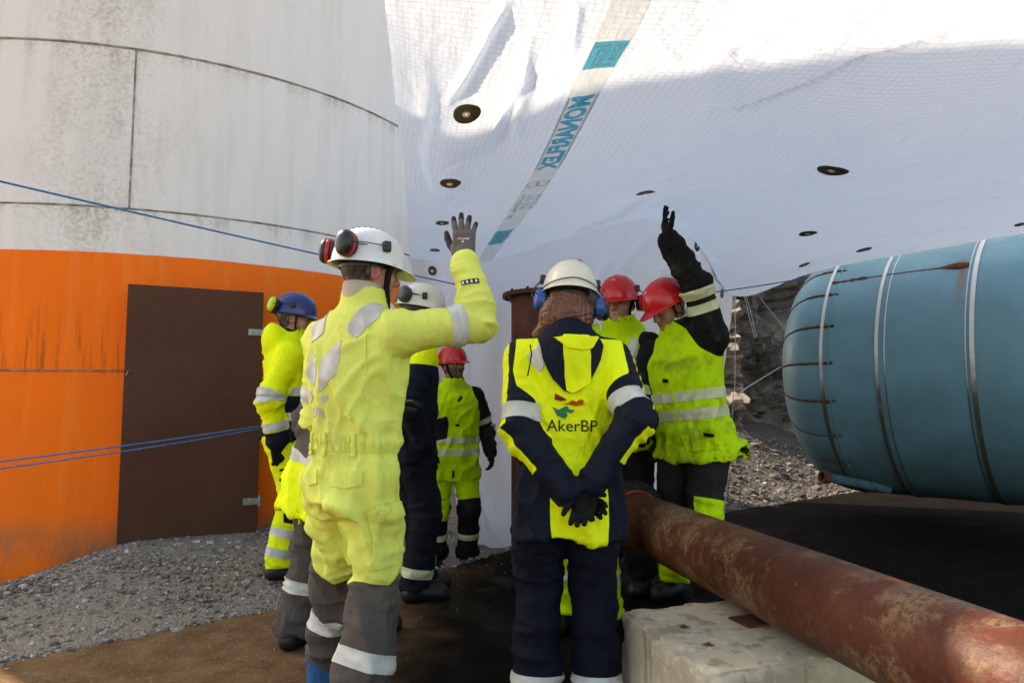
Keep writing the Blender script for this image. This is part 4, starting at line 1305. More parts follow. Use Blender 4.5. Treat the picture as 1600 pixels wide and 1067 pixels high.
# hem cords threaded on the sheet
M['rope_blue'] = simple('blue_rope', (0.06, 0.25, 0.58), 0.7, 0, 0.25, 60, 0.5, 300)
M['rope_teal'] = simple('teal_rope', (0.20, 0.50, 0.65), 0.7, 0, 0.2, 60, 0.5, 300)
M['string'] = simple('white_string', (0.55, 0.55, 0.54), 0.8, 0, 0.15, 60)
M['cord_red'] = simple('red_brown_cord', (0.16, 0.06, 0.04), 0.8, 0, 0.15, 60)
# ---------------------------------------------------------------- ropes and strings
def rope(name, pts, r, mat, label, cat='rope'):
    o = tube(name, pts, r, mat, None, 8)
    return tag(o, label, cat)
rope('guy_rope', catenary(at(-160, 246, 2.7), at(748, 452, 5.75), 0.01), 0.0052, M['rope_blue'], 'thin blue rope slanting down across the white part of the tank')
rope('guy_rope', catenary(at(-120, 735, 3.3), at(470, 655, 5.25), 0.015), 0.0045, M['rope_blue'], 'blue rope in front of the brown door, upper strand of the pair')
rope('guy_rope', catenary(at(-120, 747, 3.28), at(470, 657, 5.23), 0.022), 0.004, M['rope_blue'], 'blue rope in front of the brown door, lower strand of the pair')
rope('hem_rope', catenary(at(985, 470, 6.1), at(1262, 434, 5.75), 0.02), 0.005, M['rope_blue'], 'blue rope strung along the lower hem beside the rock face')
rope('hanging_string', [at(1148, 462, 5.9), at(1149, 520, 5.9), at(1148, 612, 5.9)], 0.004, M['string'], 'white string hanging straight down beside the raised-arm worker', 'string')
rope('hanging_string', [at(1163, 462, 5.9), at(1170, 492, 5.9), at(1179, 528, 5.9)], 0.004, M['string'], 'short white string slanting down in front of the rock', 'string')
rope('hanging_string', [at(1166, 462, 5.92), at(1174, 492, 5.92), at(1182, 526, 5.92)], 0.004, M['string'], 'short white string doubled beside the other slanting one', 'string')
rope('hanging_string', [at(1187, 465, 5.9), at(1220, 506, 6.2)], 0.005, M['string'], 'white string running from the hem towards the vessel end', 'string')
rope('hanging_string', [at(1154, 616, 6.6), at(1166, 606, 6.7), at(1222, 572, 6.9)], 0.006, M['string'], 'white string rising from the rubble to the vessel end', 'string')
rope('hanging_string', [at(1146, 612, 6.2), at(1142, 700, 6.3), at(1131, 808, 6.35)], 0.0035, M['string'], 'faint string hanging to the ground behind the worker', 'string')
rope('ground_string', [at(1103, 722, 6.2), at(1113, 770, 6.3), at(1128, 806, 6.8)], 0.005, M['string'], 'pale string trailing down the rubble slope', 'string')
rope('ground_string', [Vector((1.95, 5.95, 0.006)), Vector((2.0, 5.5, 0.006)), Vector((2.06, 5.2, 0.006))], 0.005, M['string'], 'pale string lying on the black ground by the pipe', 'string')

# ---------------------------------------------------------------- people: generic builders
A3 = lambda v: np.asarray(v[:] if isinstance(v, Vector) else v, dtype=np.float64)
def nrm(v): v = A3(v); return v / np.linalg.norm(v)
def ik(a, c, l1, l2, hint):
    a, c, hint = A3(a), A3(c), A3(hint)
    d = c - a; L = np.linalg.norm(d); m_ = (l1 + l2) * 0.995
    if L > m_: c = a + d / L * m_; d = c - a; L = m_
    u = d / L
    x = (l1 * l1 - l2 * l2 + L * L) / (2 * L); h = math.sqrt(max(l1 * l1 - x * x, 1e-6))
    p = hint - u * (hint @ u); p /= max(np.linalg.norm(p), 1e-6)
    return a + u * x + p * h, c
def frame(up, fwd):
    u = nrm(up); f = A3(fwd) - u * (A3(fwd) @ u); f = nrm(f); r = np.cross(f, u)
    return np.stack([r, f, u])
def rotf(yaw, pitch=0, roll=0):
    """rows right, forward, up; yaw clockwise from +y, pitch up positive"""
    M3 = Matrix.Rotation(-R(yaw), 3, 'Z') @ Matrix.Rotation(R(pitch), 3, 'X') @ Matrix.Rotation(R(roll), 3, 'Y')
    return np.array(M3).T
class Body: pass

def skeleton(s, loc, yaw, lean=(0, 0), twist=0, head=(0, 0, 0), feet=None, arms=None, drop=0.0, pel_off=(0, 0), shrug=(0, 0), arm_len=1.0):
    b = Body(); b.s = s; b.loc = A3(loc); b.yaw = yaw
    Rw = np.array(Matrix.Rotation(-R(yaw), 3, 'Z'))
    b.w2l = lambda p: Rw.T @ (A3(p) - b.loc)
    b.d2l = lambda d: Rw.T @ A3(d)
    b.pel = np.array([pel_off[0], pel_off[1], 0.93 * s - drop])
    fw = np.array([math.sin(R(twist)), math.cos(R(twist)), 0])
    b.Fm = frame((lean[0], lean[1], 1), fw)
    r, f, u = b.Fm
    b.neck = b.pel + u * 0.545 * s
    b.sh = {'R': b.pel + u * (0.458 + shrug[0]) * s + r * 0.185 * s, 'L': b.pel + u * (0.458 + shrug[1]) * s - r * 0.185 * s}
    b.Hm = rotf(*head)
    b.hc = b.neck + u * 0.035 * s + b.Hm[2] * 0.125 * s + b.Hm[1] * 0.02 * s
    b.l1, b.l2 = 0.30 * s * arm_len, 0.265 * s * arm_len
    b.el, b.wr = {}, {}
    for k in 'RL':
        tgt, hint = arms[k]
        b.el[k], b.wr[k] = ik(b.sh[k], tgt, b.l1, b.l2, hint)
    b.hip = {'R': b.pel + np.array([0.092 * s, 0, -0.05 * s]), 'L': b.pel + np.array([-0.092 * s, 0, -0.05 * s])}
    b.kn, b.an, b.fy = {}, {}, {}
    for k in 'RL':
        fx, fy_, fyaw = feet[k]
        an = np.array([fx, fy_, 0.10 * s])
        hint = np.array([math.sin(R(fyaw)), math.cos(R(fyaw)), 0.0])
        b.kn[k], b.an[k] = ik(b.hip[k], an, 0.405 * s, 0.388 * s, hint); b.fy[k] = fyaw
    return b

JT_Z = [-0.30, -0.18, -0.06, 0.06, 0.18, 0.32, 0.42, 0.49, 0.545]
def torso_sdf(P, b, g, flat=None):
    s = b.s; hem = g.get('hem', -0.18)
    zs = np.array(g.get('tz', JT_Z)) * s
    aa = np.array(g.get('ta', [0.205, 0.205, 0.195, 0.180, 0.182, 0.192, 0.185, 0.145, 0.095])) * s * g.get('bulk', 1.0)
    bb = np.array(g.get('tb', [0.155, 0.155, 0.145, 0.130, 0.130, 0.140, 0.132, 0.112, 0.088])) * s * g.get('bulk', 1.0)
    cy = np.array(g.get('tc', [0.0, 0.0, 0.0, 0.005, 0.005, 0.005, 0.0, -0.008, -0.015])) * s
    d = sd_loft(P, b.pel, b.Fm, zs, aa, bb, cy, 2.35)
    r, f, u = b.Fm
    sr = 0.070 * s * g.get('bulk', 1.0)
    d = smin(d, sd_cap(P, b.sh['L'] + r * 0.02 * s, b.pel + u * 0.515 * s - r * 0.045 * s - f * 0.015 * s, sr * 0.98, sr * 0.9), 0.05)
    d = smin(d, sd_cap(P, b.sh['R'] - r * 0.02 * s, b.pel + u * 0.515 * s + r * 0.045 * s - f * 0.015 * s, sr * 0.98, sr * 0.9), 0.05)
    q = (P - A3(b.pel).astype(np.float32)) @ b.Fm.T.astype(np.float32)
    wob = 0.008 * np.sin(q[:, 0] * 22 + b.yaw) + 0.006 * np.sin(q[:, 1] * 30 + 1)
    tilt = g.get('hem_tilt', 0.0) * q[:, 0]
    d = np.maximum(d, hem * s + wob + tilt - q[:, 2])
    return d
def arm_sdf(P, b, g, k):
    s = b.s; w = g.get('sleeve', 1.0)
    d = sd_cap(P, b.sh[k], b.el[k], 0.074 * s * w, 0.064 * s * w)
    return smin(d, sd_cap(P, b.el[k], b.wr[k], 0.066 * s * w, 0.053 * s * w), 0.02)
def leg_sdf(P, b, g, k):
    s = b.s; w = g.get('leg', 1.0)
    d = sd_cap(P, b.hip[k], b.kn[k], 0.108 * s * w * g.get('thigh', 1.0), 0.084 * s * w)
    end = b.an[k] - np.array([0, 0, 0.035 * s])
    d = smin(d, sd_cap(P, b.kn[k], end, 0.084 * s * w, 0.080 * s * w), 0.03)
    return smax(d, 0.078 * s - P[:, 2] + 0.10 * (P[:, 1] - b.an[k][1]), 0.012)
def hips_sdf(P, b, g):
    s = b.s
    zs = np.array([-0.16, -0.08, 0.02, 0.12]) * s
    return sd_loft(P, b.pel, b.Fm, zs, np.array([0.15, 0.185, 0.175, 0.16]) * s * g.get('hip', 1.0), np.array([0.10, 0.135, 0.13, 0.12]) * s * g.get('hip', 1.0), None, 2.2)
def chain_s(V, pts):
    """metres along a bone chain for each vertex, and distance from it"""
    best = np.full(len(V), 1e9); ss = np.zeros(len(V)); acc = 0
    for a, c in zip(pts[:-1], pts[1:]):
        d = c - a; L = np.linalg.norm(d)
        t = (V - a) @ d / (L * L); tc = np.clip(t, 0, 1)
        q = np.linalg.norm(V - a - tc[:, None] * d, axis=1)
        m_ = q < best
        best = np.where(m_, q, best); ss = np.where(m_, acc + tc * L, ss); acc += L
    return ss, best
def axis_folds(V, a, c, joint, seed, amp, f1=11.0, f2=4.0):
    d = nrm(c - a)
    ax = (V - a) @ d
    q = V * f2 + np.outer(ax * f1, d) + 0.9 * (vnoise(V * 5, seed + 3)[:, None] - 0.5)
    r_ = ridge(q, 2, seed)
    w_ = 0.45 + 0.9 * np.exp(-(np.linalg.norm(V - joint, axis=1) / 0.13) ** 2)
    return 2.5 * amp * w_ * (r_ ** 1.6 - 0.42)
def garment_mesh(fn, b, pts, pad, h, smooth_it=1):
    pts = np.array(pts)
    lo, hi = pts.min(0) - pad, pts.max(0) + pad
    V, F = surface_net(fn, lo, hi, h)
    return relax(V, F, smooth_it, 0.5), F
class Cloth: pass
def make_top(b, g, h, legs=False):
    """jacket (or coverall when legs) as one continuous garment"""
    s = b.s
    r, f, u = b.Fm
    col_r = g.get('collar', 0.085)
    def fn(P):
        d = torso_sdf(P, b, g)
        for k in 'RL': d = smin(d, arm_sdf(P, b, g, k), 0.035)
        if legs:
            d = smin(d, hips_sdf(P, b, g), 0.05)
            for k in 'RL': d = smin(d, leg_sdf(P, b, g, k), 0.03)
        if g.get('hood'):
            hx, hy, hz, ra, rb, rc = g['hood']
            c0 = b.neck + r * hx * s + f * hy * s + u * hz * s
            hd = sd_ell(P, c0, (ra * s, rb * s, rc * s), b.Fm.T)
            d = smin(d, hd, 0.03)
        if col_r:
            cn = b.neck + f * 0.005 * s
            top = cn + u * g.get('collar_h', 0.06) * s + f * 0.01
            d = smin(d, sd_cap(P, cn - u * 0.03 * s, top, col_r * s * 1.02, col_r * s), 0.03)
        # neck opening
        d = smax(d, -sd_cap(P, b.neck + u * 0.005 * s + f * 0.012, b.neck + u * 0.30 * s + f * 0.03, (col_r - 0.018) * s, (col_r + 0.01) * s), 0.012)
        if g.get('hood_open'):
            hx, hy, hz, ra, rb, rc = g['hood_open']
            c0 = b.neck + r * hx * s + f * hy * s + u * hz * s
            d = smax(d, -sd_ell(P, c0, (ra * s, rb * s, rc * s), b.Fm.T), 0.015)
        if not legs:                                           # hollow under the hem
            q = (P - b.pel.astype(np.float32)) @ b.Fm.T.astype(np.float32)
            inner = torso_sdf(P, b, dict(g, hem=-0.6)) + 0.014
            d = np.maximum(d, -np.maximum(inner, q[:, 2] - (g.get('hem', -0.18) + 0.10) * s))
        return d
    pts = [b.pel + u * (g.get('hem', -0.18) - 0.04) * s, b.neck + u * 0.1 * s, b.pel + r * 0.16 * s, b.pel - r * 0.16 * s, b.pel + f * 0.13, b.pel - f * 0.13] + list(b.sh.values()) + list(b.el.values()) + list(b.wr.values())
    if g.get('hood'): pts.append(b.neck - f * (0.02 + g['hood'][4]) * s)
    if legs: pts += list(b.kn.values()) + [a - np.array([0, 0, 0.03]) for a in b.an.values()]
    V, F = garment_mesh(fn, b, pts, 0.10 * s, h, 2)
    N = vnormals(V, F)
    D = np.zeros(len(V))
    dT = torso_sdf(V.astype(np.float32), b, g)
    dA = {k: arm_sdf(V.astype(np.float32), b, g, k) for k in 'RL'}
    c = Cloth()
    c.armness = {k: dT - dA[k] for k in 'RL'}
    seed = int(abs(b.loc[0]) * 100) % 97
    amp = g.get('folds', 0.012)
    for k in 'RL':
        wgt = np.clip((c.armness[k] + 0.02) / 0.05, 0, 1)
        ax = np.where((np.linalg.norm(V - b.sh[k], axis=1) < np.linalg.norm(V - b.wr[k], axis=1)), axis_folds(V, b.sh[k], b.el[k], b.el[k], seed + 1, amp), axis_folds(V, b.el[k], b.wr[k], b.el[k], seed + 2, amp))
        D += wgt * ax
    q = (V - b.pel) @ b.Fm.T
    wT = np.clip((-np.maximum(c.armness['R'], c.armness['L']) + 0.03) / 0.05, 0, 1)
    wT = wT * np.clip((0.535 * s - q[:, 2]) / (0.05 * s), 0, 1)
    up_w = np.clip(q[:, 2] / (0.5 * s), 0, 1)
    D += wT * amp * 2.3 * 1.5 * (ridge(np.stack([q[:, 0] * 9 + q[:, 2] * 3, q[:, 1] * 9, q[:, 2] * 3.5], 1), 2, seed + 5) ** 2 - 0.34) * (0.6 + 0.5 * (1 - up_w))
    D += wT * amp * 1.8 * (ridge(np.stack([q[:, 0] * 4, q[:, 1] * 4, q[:, 2] * 13 + 2 * q[:, 0]], 1), 2, seed + 6) - 0.55) * np.exp(-((q[:, 2] - 0.05 * s) / (0.12 * s)) ** 2)
    for (x0, z0, x1, z1, am, wd, sd) in g.get('creases', []):
        xx, zz = q[:, 0] / s, q[:, 2] / s
        dx, dz = x1 - x0, z1 - z0; L2 = dx * dx + dz * dz
        tt = np.clip(((xx - x0) * dx + (zz - z0) * dz) / L2, 0, 1)
        dd = np.hypot(xx - x0 - tt * dx + 0.006 * np.sin(zz * 40 + x0 * 90), zz - z0 - tt * dz)
        D += np.where(sd * q[:, 1] > 0, 1, 0) * np.clip(wT + 0.35, 0, 1) * am * np.exp(-(dd / wd) ** 2) * np.sin(np.pi * np.clip(tt, 0.08, 0.92)) ** 0.5
    if legs:
        for k in 'RL':
            wl = np.clip((b.pel[2] - 0.10 * s - V[:, 2]) / 0.1, 0, 1)
            side = np.clip(((V[:, 0] - b.pel[0]) * (1 if k == 'R' else -1) + 0.03) / 0.06, 0, 1)
            D += wl * side * np.where(V[:, 2] > b.kn[k][2], axis_folds(V, b.hip[k], b.kn[k], b.kn[k], seed + 7, amp, 6, 5), axis_folds(V, b.kn[k], b.an[k], b.an[k], seed + 8, amp, 8, 5))
    if 'gather' in g:                                          # elastic waist: fine upright gathers
        z0, gz_, ga = g['gather']
        an = np.arctan2(q[:, 1], q[:, 0])
        D += wT * ga * np.sin(an * 46 + 2 * np.sin(an * 5)) * np.exp(-((q[:, 2] - z0 * s) / (gz_ * s)) ** 2)
    V = V + N * D[:, None]
    c.V, c.F, c.T = V, F, tris(F); c.N = vnormals(V, F)
    c.q = (V - b.pel) @ b.Fm.T / s
    c.arm = {k: chain_s(V, [b.sh[k], b.el[k], b.wr[k]])[0] / s for k in 'RL'}
    c.leg = {k: chain_s(V, [b.hip[k], b.kn[k], b.an[k]])[0] / s for k in 'RL'}
    c.anyarm = np.maximum(c.armness['R'], c.armness['L'])
    return c
def make_trousers(b, g, h):
    s = b.s
    def fn(P):
        d = hips_sdf(P, b, g)
        for k in 'RL': d = smin(d, leg_sdf(P, b, g, k), 0.03)
        return d
    pts = [b.pel + np.array([0.12, 0.1, 0.12]) * s, b.pel - np.array([0.12, 0.1, 0]) * s] + list(b.kn.values()) + [a - np.array([0, 0, 0.03]) for a in b.an.values()]
    V, F = garment_mesh(fn, b, pts, 0.11 * s, h, 1)
    N = vnormals(V, F); seed = int(abs(b.loc[1]) * 100) % 91; amp = g.get('folds', 0.012)
    D = np.zeros(len(V))
    dl = {k: leg_sdf(V.astype(np.float32), b, g, k) for k in 'RL'}
    for k, o in (('R', 'L'), ('L', 'R')):
        wl = np.clip((dl[o] - dl[k]) / 0.03, 0, 1)
        D += wl * np.where(V[:, 2] > b.kn[k][2], axis_folds(V, b.hip[k], b.kn[k], b.kn[k], seed, amp, 6, 5), axis_folds(V, b.kn[k], b.an[k], b.an[k], seed + 8, amp * 1.2, 8, 5))
    V = V + N * D[:, None]
    c = Cloth(); c.V, c.F, c.T = V, F, tris(F); c.N = vnormals(V, F)
    c.leg = {k: chain_s(V, [b.hip[k], b.kn[k], b.an[k]])[0] / s for k in 'RL'}
    c.legness = {'R': dl['L'] - dl['R'], 'L': dl['R'] - dl['L']}
    c.P = V / s; c.q = (V - b.pel) @ b.Fm.T / s
    return c
def band(c, S, mat, parent, name='reflective_band', off=0.004):
    V, N, T = clip(c.V, c.N, c.T, S)
    return shell_part(name, V, N, T, off, mat, parent, 0.006)
def arm_band(c, k, s0, w_, mat, parent, slant=0.0):
    return band(c, np.minimum(w_ / 2 - np.abs(c.arm[k] - s0), (c.armness[k] + 0.004) * 1.0), mat, parent)
def torso_band(c, z0, w_, mat, parent, front=None):
    S = np.minimum(w_ / 2 - np.abs(c.q[:, 2] - z0), -c.anyarm - 0.002)
    return band(c, S, mat, parent)
def leg_band(c, k, s0, w_, mat, parent):
    S = w_ / 2 - np.abs(c.leg[k] - s0)
    if hasattr(c, 'legness'): S = np.minimum(S, c.legness[k])
    else: S = np.minimum(S, (c.V[:, 0]) * (1 if k == 'R' else -1) + (0.02 if False else 0.0))
    return band(c, S, mat, parent)
def poly_field(x, z, poly):
    """signed inside-field of a convex polygon given anticlockwise or clockwise"""
    P = np.array(poly, float); ar = 0
    for i in range(len(P)):
        j = (i + 1) % len(P); ar += P[i, 0] * P[j, 1] - P[j, 0] * P[i, 1]
    if ar < 0: P = P[::-1]
    S = np.full(len(x), 9.0)
    for i in range(len(P)):
        a, c_ = P[i], P[(i + 1) % len(P)]
        d = c_ - a; L = math.hypot(*d)
        S = np.minimum(S, (d[0] * (z - a[1]) - d[1] * (x - a[0])) / L)
    return S
def panel(c, poly, side, mat, parent, name, off=0.004, depth=0.006, arm_ok=False, fr=None):
    """a piece sewn to the front (+1) or back (-1) of the torso, outline in metres (right, up)"""
    x, y, z = (c.q[:, 0], c.q[:, 1], c.q[:, 2]) if fr is None else fr
    S = np.minimum(poly_field(x, z, poly), side * y - 0.005)
    if not arm_ok: S = np.minimum(S, -c.anyarm)
    V, N, T = clip(c.V, c.N, c.T, S)
    return shell_part(name, V, N, T, off, mat, parent, depth)

# hands -----------------------------------------------------------
def hand(name, pos, fdir, back, k, parent, mat, curl=(15, 20, 20, 20), spread=1.0, thumb=30, s=1.0, attrs=False, joint=(1, 1, .8)):
    y = nrm(fdir); z = A3(back) - y * (A3(back) @ y); z = nrm(z); x = np.cross(y, z)
    sg = -1 if k == 'R' else 1
    ch = []
    bx = [0.033, 0.0115, -0.0105, -0.031]; by = [0.088, 0.092, 0.089, 0.080]; ln = [0.074, 0.082, 0.076, 0.060]
    for i in range(4):
        p = np.array([sg * bx[i], by[i], 0.0]); a = 0.0; sp = R((1.5 - i) * 6.5 * spread) * sg
        fr_ = (0.46, 0.31, 0.23); pts = [p.copy()]
        for j in range(3):
            a += R(curl[i]) * joint[j]
            d = np.array([math.sin(sp) * math.cos(a), math.cos(sp) * math.cos(a), -math.sin(a)])
            p = p + d * ln[i] * fr_[j]; pts.append(p.copy())
        ch.append((pts, 0.0112 if i < 3 else 0.0098))
    tp = [np.array([sg * 0.028, 0.016, -0.006])]
    d = np.array([sg * math.sin(R(thumb + 12)), math.cos(R(thumb + 12)), -0.35]); d /= np.linalg.norm(d)
    tp.append(tp[-1] + d * 0.048)
    d = np.array([sg * math.sin(R(thumb)), math.cos(R(thumb)), -0.30]); d /= np.linalg.norm(d); tp.append(tp[-1] + d * 0.034)
    d = np.array([sg * math.sin(R(thumb * 0.6)), math.cos(R(thumb * 0.6)), -0.25]); d /= np.linalg.norm(d); tp.append(tp[-1] + d * 0.026)
    def fn(P):
        q = np.abs(P - np.array([0, 0.048, 0], np.float32)) - np.array([0.030, 0.036, 0.003], np.float32)
        d = np.sqrt((np.maximum(q, 0) ** 2).sum(1)) + np.minimum(q.max(1), 0) - 0.0135
        for pts, r in ch:
            f_ = None
            for j in range(3):
                e = sd_cap(P, pts[j], pts[j + 1], r * (1 - 0.05 * j), r * (0.94 - 0.06 * j))
                f_ = e if f_ is None else smin(f_, e, 0.004)
            d = smin(d, f_, 0.006)
        f_ = None
        for j in range(3):
            e = sd_cap(P, tp[j], tp[j + 1], (0.018, 0.0135, 0.012)[j], (0.0145, 0.0125, 0.010)[j])
            f_ = e if f_ is None else smin(f_, e, 0.006)
        d = smin(d, f_, 0.010)
        return smin(d, sd_cap(P, (0, -0.055, 0), (0, 0.012, 0), 0.035, 0.031), 0.012)
    allp = np.concatenate([np.array(p) for p, _ in ch] + [np.array(tp), [[0, -0.09, 0], [0.04, 0, 0.02], [-0.04, 0, -0.02]]])
    V, F = surface_net(fn, allp.min(0) - 0.025, allp.max(0) + 0.025, 0.0038)
    V = relax(V, F, 1, 0.4)
    V = V + vnormals(V, F) * (0.0014 * (ridge(V * 75, 2, 3) - 0.5))[:, None]
    at_ = None
    if attrs:
        tip = np.full(len(V), -1.0)
        for pts, r in ch + [(tp, 0.0125)]:
            dd = nrm(pts[3] - pts[1]); tip = np.maximum(tip, np.where(np.linalg.norm(V - (pts[3] + pts[2]) / 2, axis=1) < 0.032, (V - pts[2]) @ dd + 0.004, -1))
        at_ = {'z1': np.maximum(tip, -V[:, 2] - 0.002)}
    W = (V * s) @ np.stack([x, y, z]) + A3(pos)
    o = mesh_obj(name, W, F, mat, parent, True, attrs=at_)
    return o, (lambda p: (A3(p) * s) @ np.stack([x, y, z]) + A3(pos))

def boot(b, k, parent):
    s = b.s; a = b.an[k]; yw = b.fy[k]
    f = np.array([math.sin(R(yw)), math.cos(R(yw)), 0]); r = np.array([f[1], -f[0], 0])
    B = np.stack([r, f, [0, 0, 1]])
    def fn(P):
        foot = sd_cap(P * np.array([1, 1, 1.0], np.float32), (0, -0.030, 0.048), (0, 0.150, 0.040), 0.048, 0.046)
        foot = smin(foot, sd_cap(P, (0, -0.012, 0.06), (0, -0.005, 0.16), 0.050, 0.046), 0.03)
        foot = smin(foot, sd_cap(P, (-0.012, 0.135, 0.035), (0.012, 0.135, 0.035), 0.042, 0.042), 0.02)
        return np.maximum(foot, 0.004 - P[:, 2])
    V, F = surface_net(fn, (-0.08, -0.13, -0.03), (0.08, 0.23, 0.27), 0.009)
    V = relax(V, F, 1); V[:, 2] = np.maximum(V[:, 2], 0.003)
    base = np.array([a[0], a[1], 0.0])
    o = mesh_obj('boot', (V * s) @ B + base, F, M['boot'], parent)
    N = vnormals(V, F)
    v2, n2, t2 = clip(V, N, tris(F), 0.026 - V[:, 2])
    n2[:, 2] *= 0.1
    shell_part('sole', (v2 * s) @ B + base, n2 @ B, t2, 0.004, M['sole'], o, 0.006)
    return o

# heads -----------------------------------------------------------
def head_mesh(b, parent, mat, beard=0.0, h=0.0055):
    s = b.s
    def fn(P):
        d = sd_ell(P, (0, -0.012, 0.032), (0.075, 0.094, 0.088))
        d = smin(d, sd_ell(P, (0, 0.022, -0.050), (0.056, 0.062, 0.062)), 0.035)
        d = smin(d, sd_ell(P, (0, 0.042, -0.012), (0.058, 0.046, 0.075)), 0.025)
        for sx in (-1, 1):
            d = smin(d, sd_ell(P, (sx * 0.040, 0.060, -0.022), (0.022, 0.022, 0.024)), 0.02)
            d = smax(d, -sd_ell(P, (sx * 0.031, 0.104, 0.012), (0.018, 0.016, 0.013)), 0.012)
            d = smin(d, sd_ell(P, (sx * 0.031, 0.079, 0.011), (0.013, 0.013, 0.012)), 0.004)
            e = sd_ell(P, (sx * 0.078, -0.008, -0.004), (0.011, 0.024, 0.033))
            e = smax(e, -sd_ell(P, (sx * 0.090, -0.004, 0.0), (0.010, 0.013, 0.020)), 0.006)
            d = smin(d, e, 0.008)
        d = smin(d, sd_cap(P, (-0.036, 0.084, 0.031), (0.036, 0.084, 0.031), 0.010, 0.010), 0.014)
        nz = smin(sd_cap(P, (0, 0.088, 0.018), (0, 0.112, -0.026), 0.008, 0.012), sd_cap(P, (-0.013, 0.098, -0.030), (0.013, 0.098, -0.030), 0.008, 0.008), 0.010)
        d = smin(d, nz, 0.008)
        d = smin(d, sd_cap(P, (-0.019, 0.085, -0.055), (0.019, 0.085, -0.055), 0.0075, 0.0075), 0.010)
        d = smin(d, sd_cap(P, (-0.014, 0.084, -0.068), (0.014, 0.084, -0.068), 0.0080, 0.0080), 0.008)
        d = smax(d, -sd_cap(P, (-0.022, 0.096, -0.0615), (0.022, 0.096, -0.0615), 0.003, 0.003), 0.004)
        d = smin(d, sd_ell(P, (0, 0.070, -0.092), (0.025, 0.022, 0.020)), 0.02)
        return d
    nk = (b.neck - b.hc) @ b.Hm.T / s
    dn = (nk - np.array([0, -0.02, 0])); 
    low = nk + 0.10 * dn / np.linalg.norm(dn)
    def fn2(P):
        d = smin(fn(P), sd_cap(P, (0, -0.022, -0.05), nk + np.array([0, -0.005, 0]), 0.056, 0.060), 0.025)
        return smin(d, sd_cap(P, nk, low, 0.060, 0.085), 0.03)
    lo = np.minimum([-0.105, -0.125, -0.13], low - 0.10); hi = np.maximum([0.105, 0.14, 0.14], low + 0.10)
    V, F = surface_net(fn2, lo, hi, h)
    V = relax(V, F, 1, 0.35)
    lip = 0.010 - np.sqrt(((V[:, 0]) / 2.2) ** 2 + (V[:, 1] - 0.092) ** 2 + (V[:, 2] + 0.0615) ** 2)
    flush = 0.02 - np.minimum(np.abs(np.abs(V[:, 0]) - 0.082) + 0.6 * np.abs(V[:, 1] + 0.006), np.sqrt((V[:, 0] / 1.0) ** 2 + (V[:, 1] - 0.118) ** 2 + (V[:, 2] + 0.028) ** 2))
    if beard: bd = np.minimum(np.minimum(-0.030 - V[:, 2] + 0.45 * np.abs(V[:, 0]) * 0.9, V[:, 2] + 0.125), V[:, 1] - 0.005)
    else: bd = np.full(len(V), -1.0)
    brow = 0.0065 - np.sqrt(((np.abs(V[:, 0]) - 0.032) / 2.6) ** 2 + (V[:, 2] - 0.034 + 0.05 * np.abs(V[:, 0])) ** 2)
    bd = np.maximum(bd, np.where(V[:, 1] > 0.06, brow * 3, -1))
    W = (V * s) @ b.Hm + b.hc
    o = mesh_obj('body', W, F, mat, parent, True, attrs={'lip': lip, 'flush': flush, 'beard': bd})
    for sx in (-1, 1):
        c = np.array([sx * 0.031, 0.0835, 0.011])
        bm = bmesh.new(); bmesh.ops.create_uvsphere(bm, u_segments=10, v_segments=8, radius=0.0095 * s)
        e = bm_obj('eye', bm, M['eye'], o); e.location = Vector((c * s) @ b.Hm + b.hc)
    return o, V, F, W
def hair_shell(b, V, F, field, parent, mat, off=0.006):
    N = vnormals(V, F)
    v, n, t = clip(V, N, tris(F), field)
    n = n / np.maximum(np.linalg.norm(n, axis=1), 1e-9)[:, None]
    v = v + n * (0.006 * ridge(v * np.array([60, 60, 25]), 2, 4))[:, None]
    return shell_part('hair', (v * b.s) @ b.Hm + b.hc, n @ b.Hm, t, off, mat, parent, 0.01)

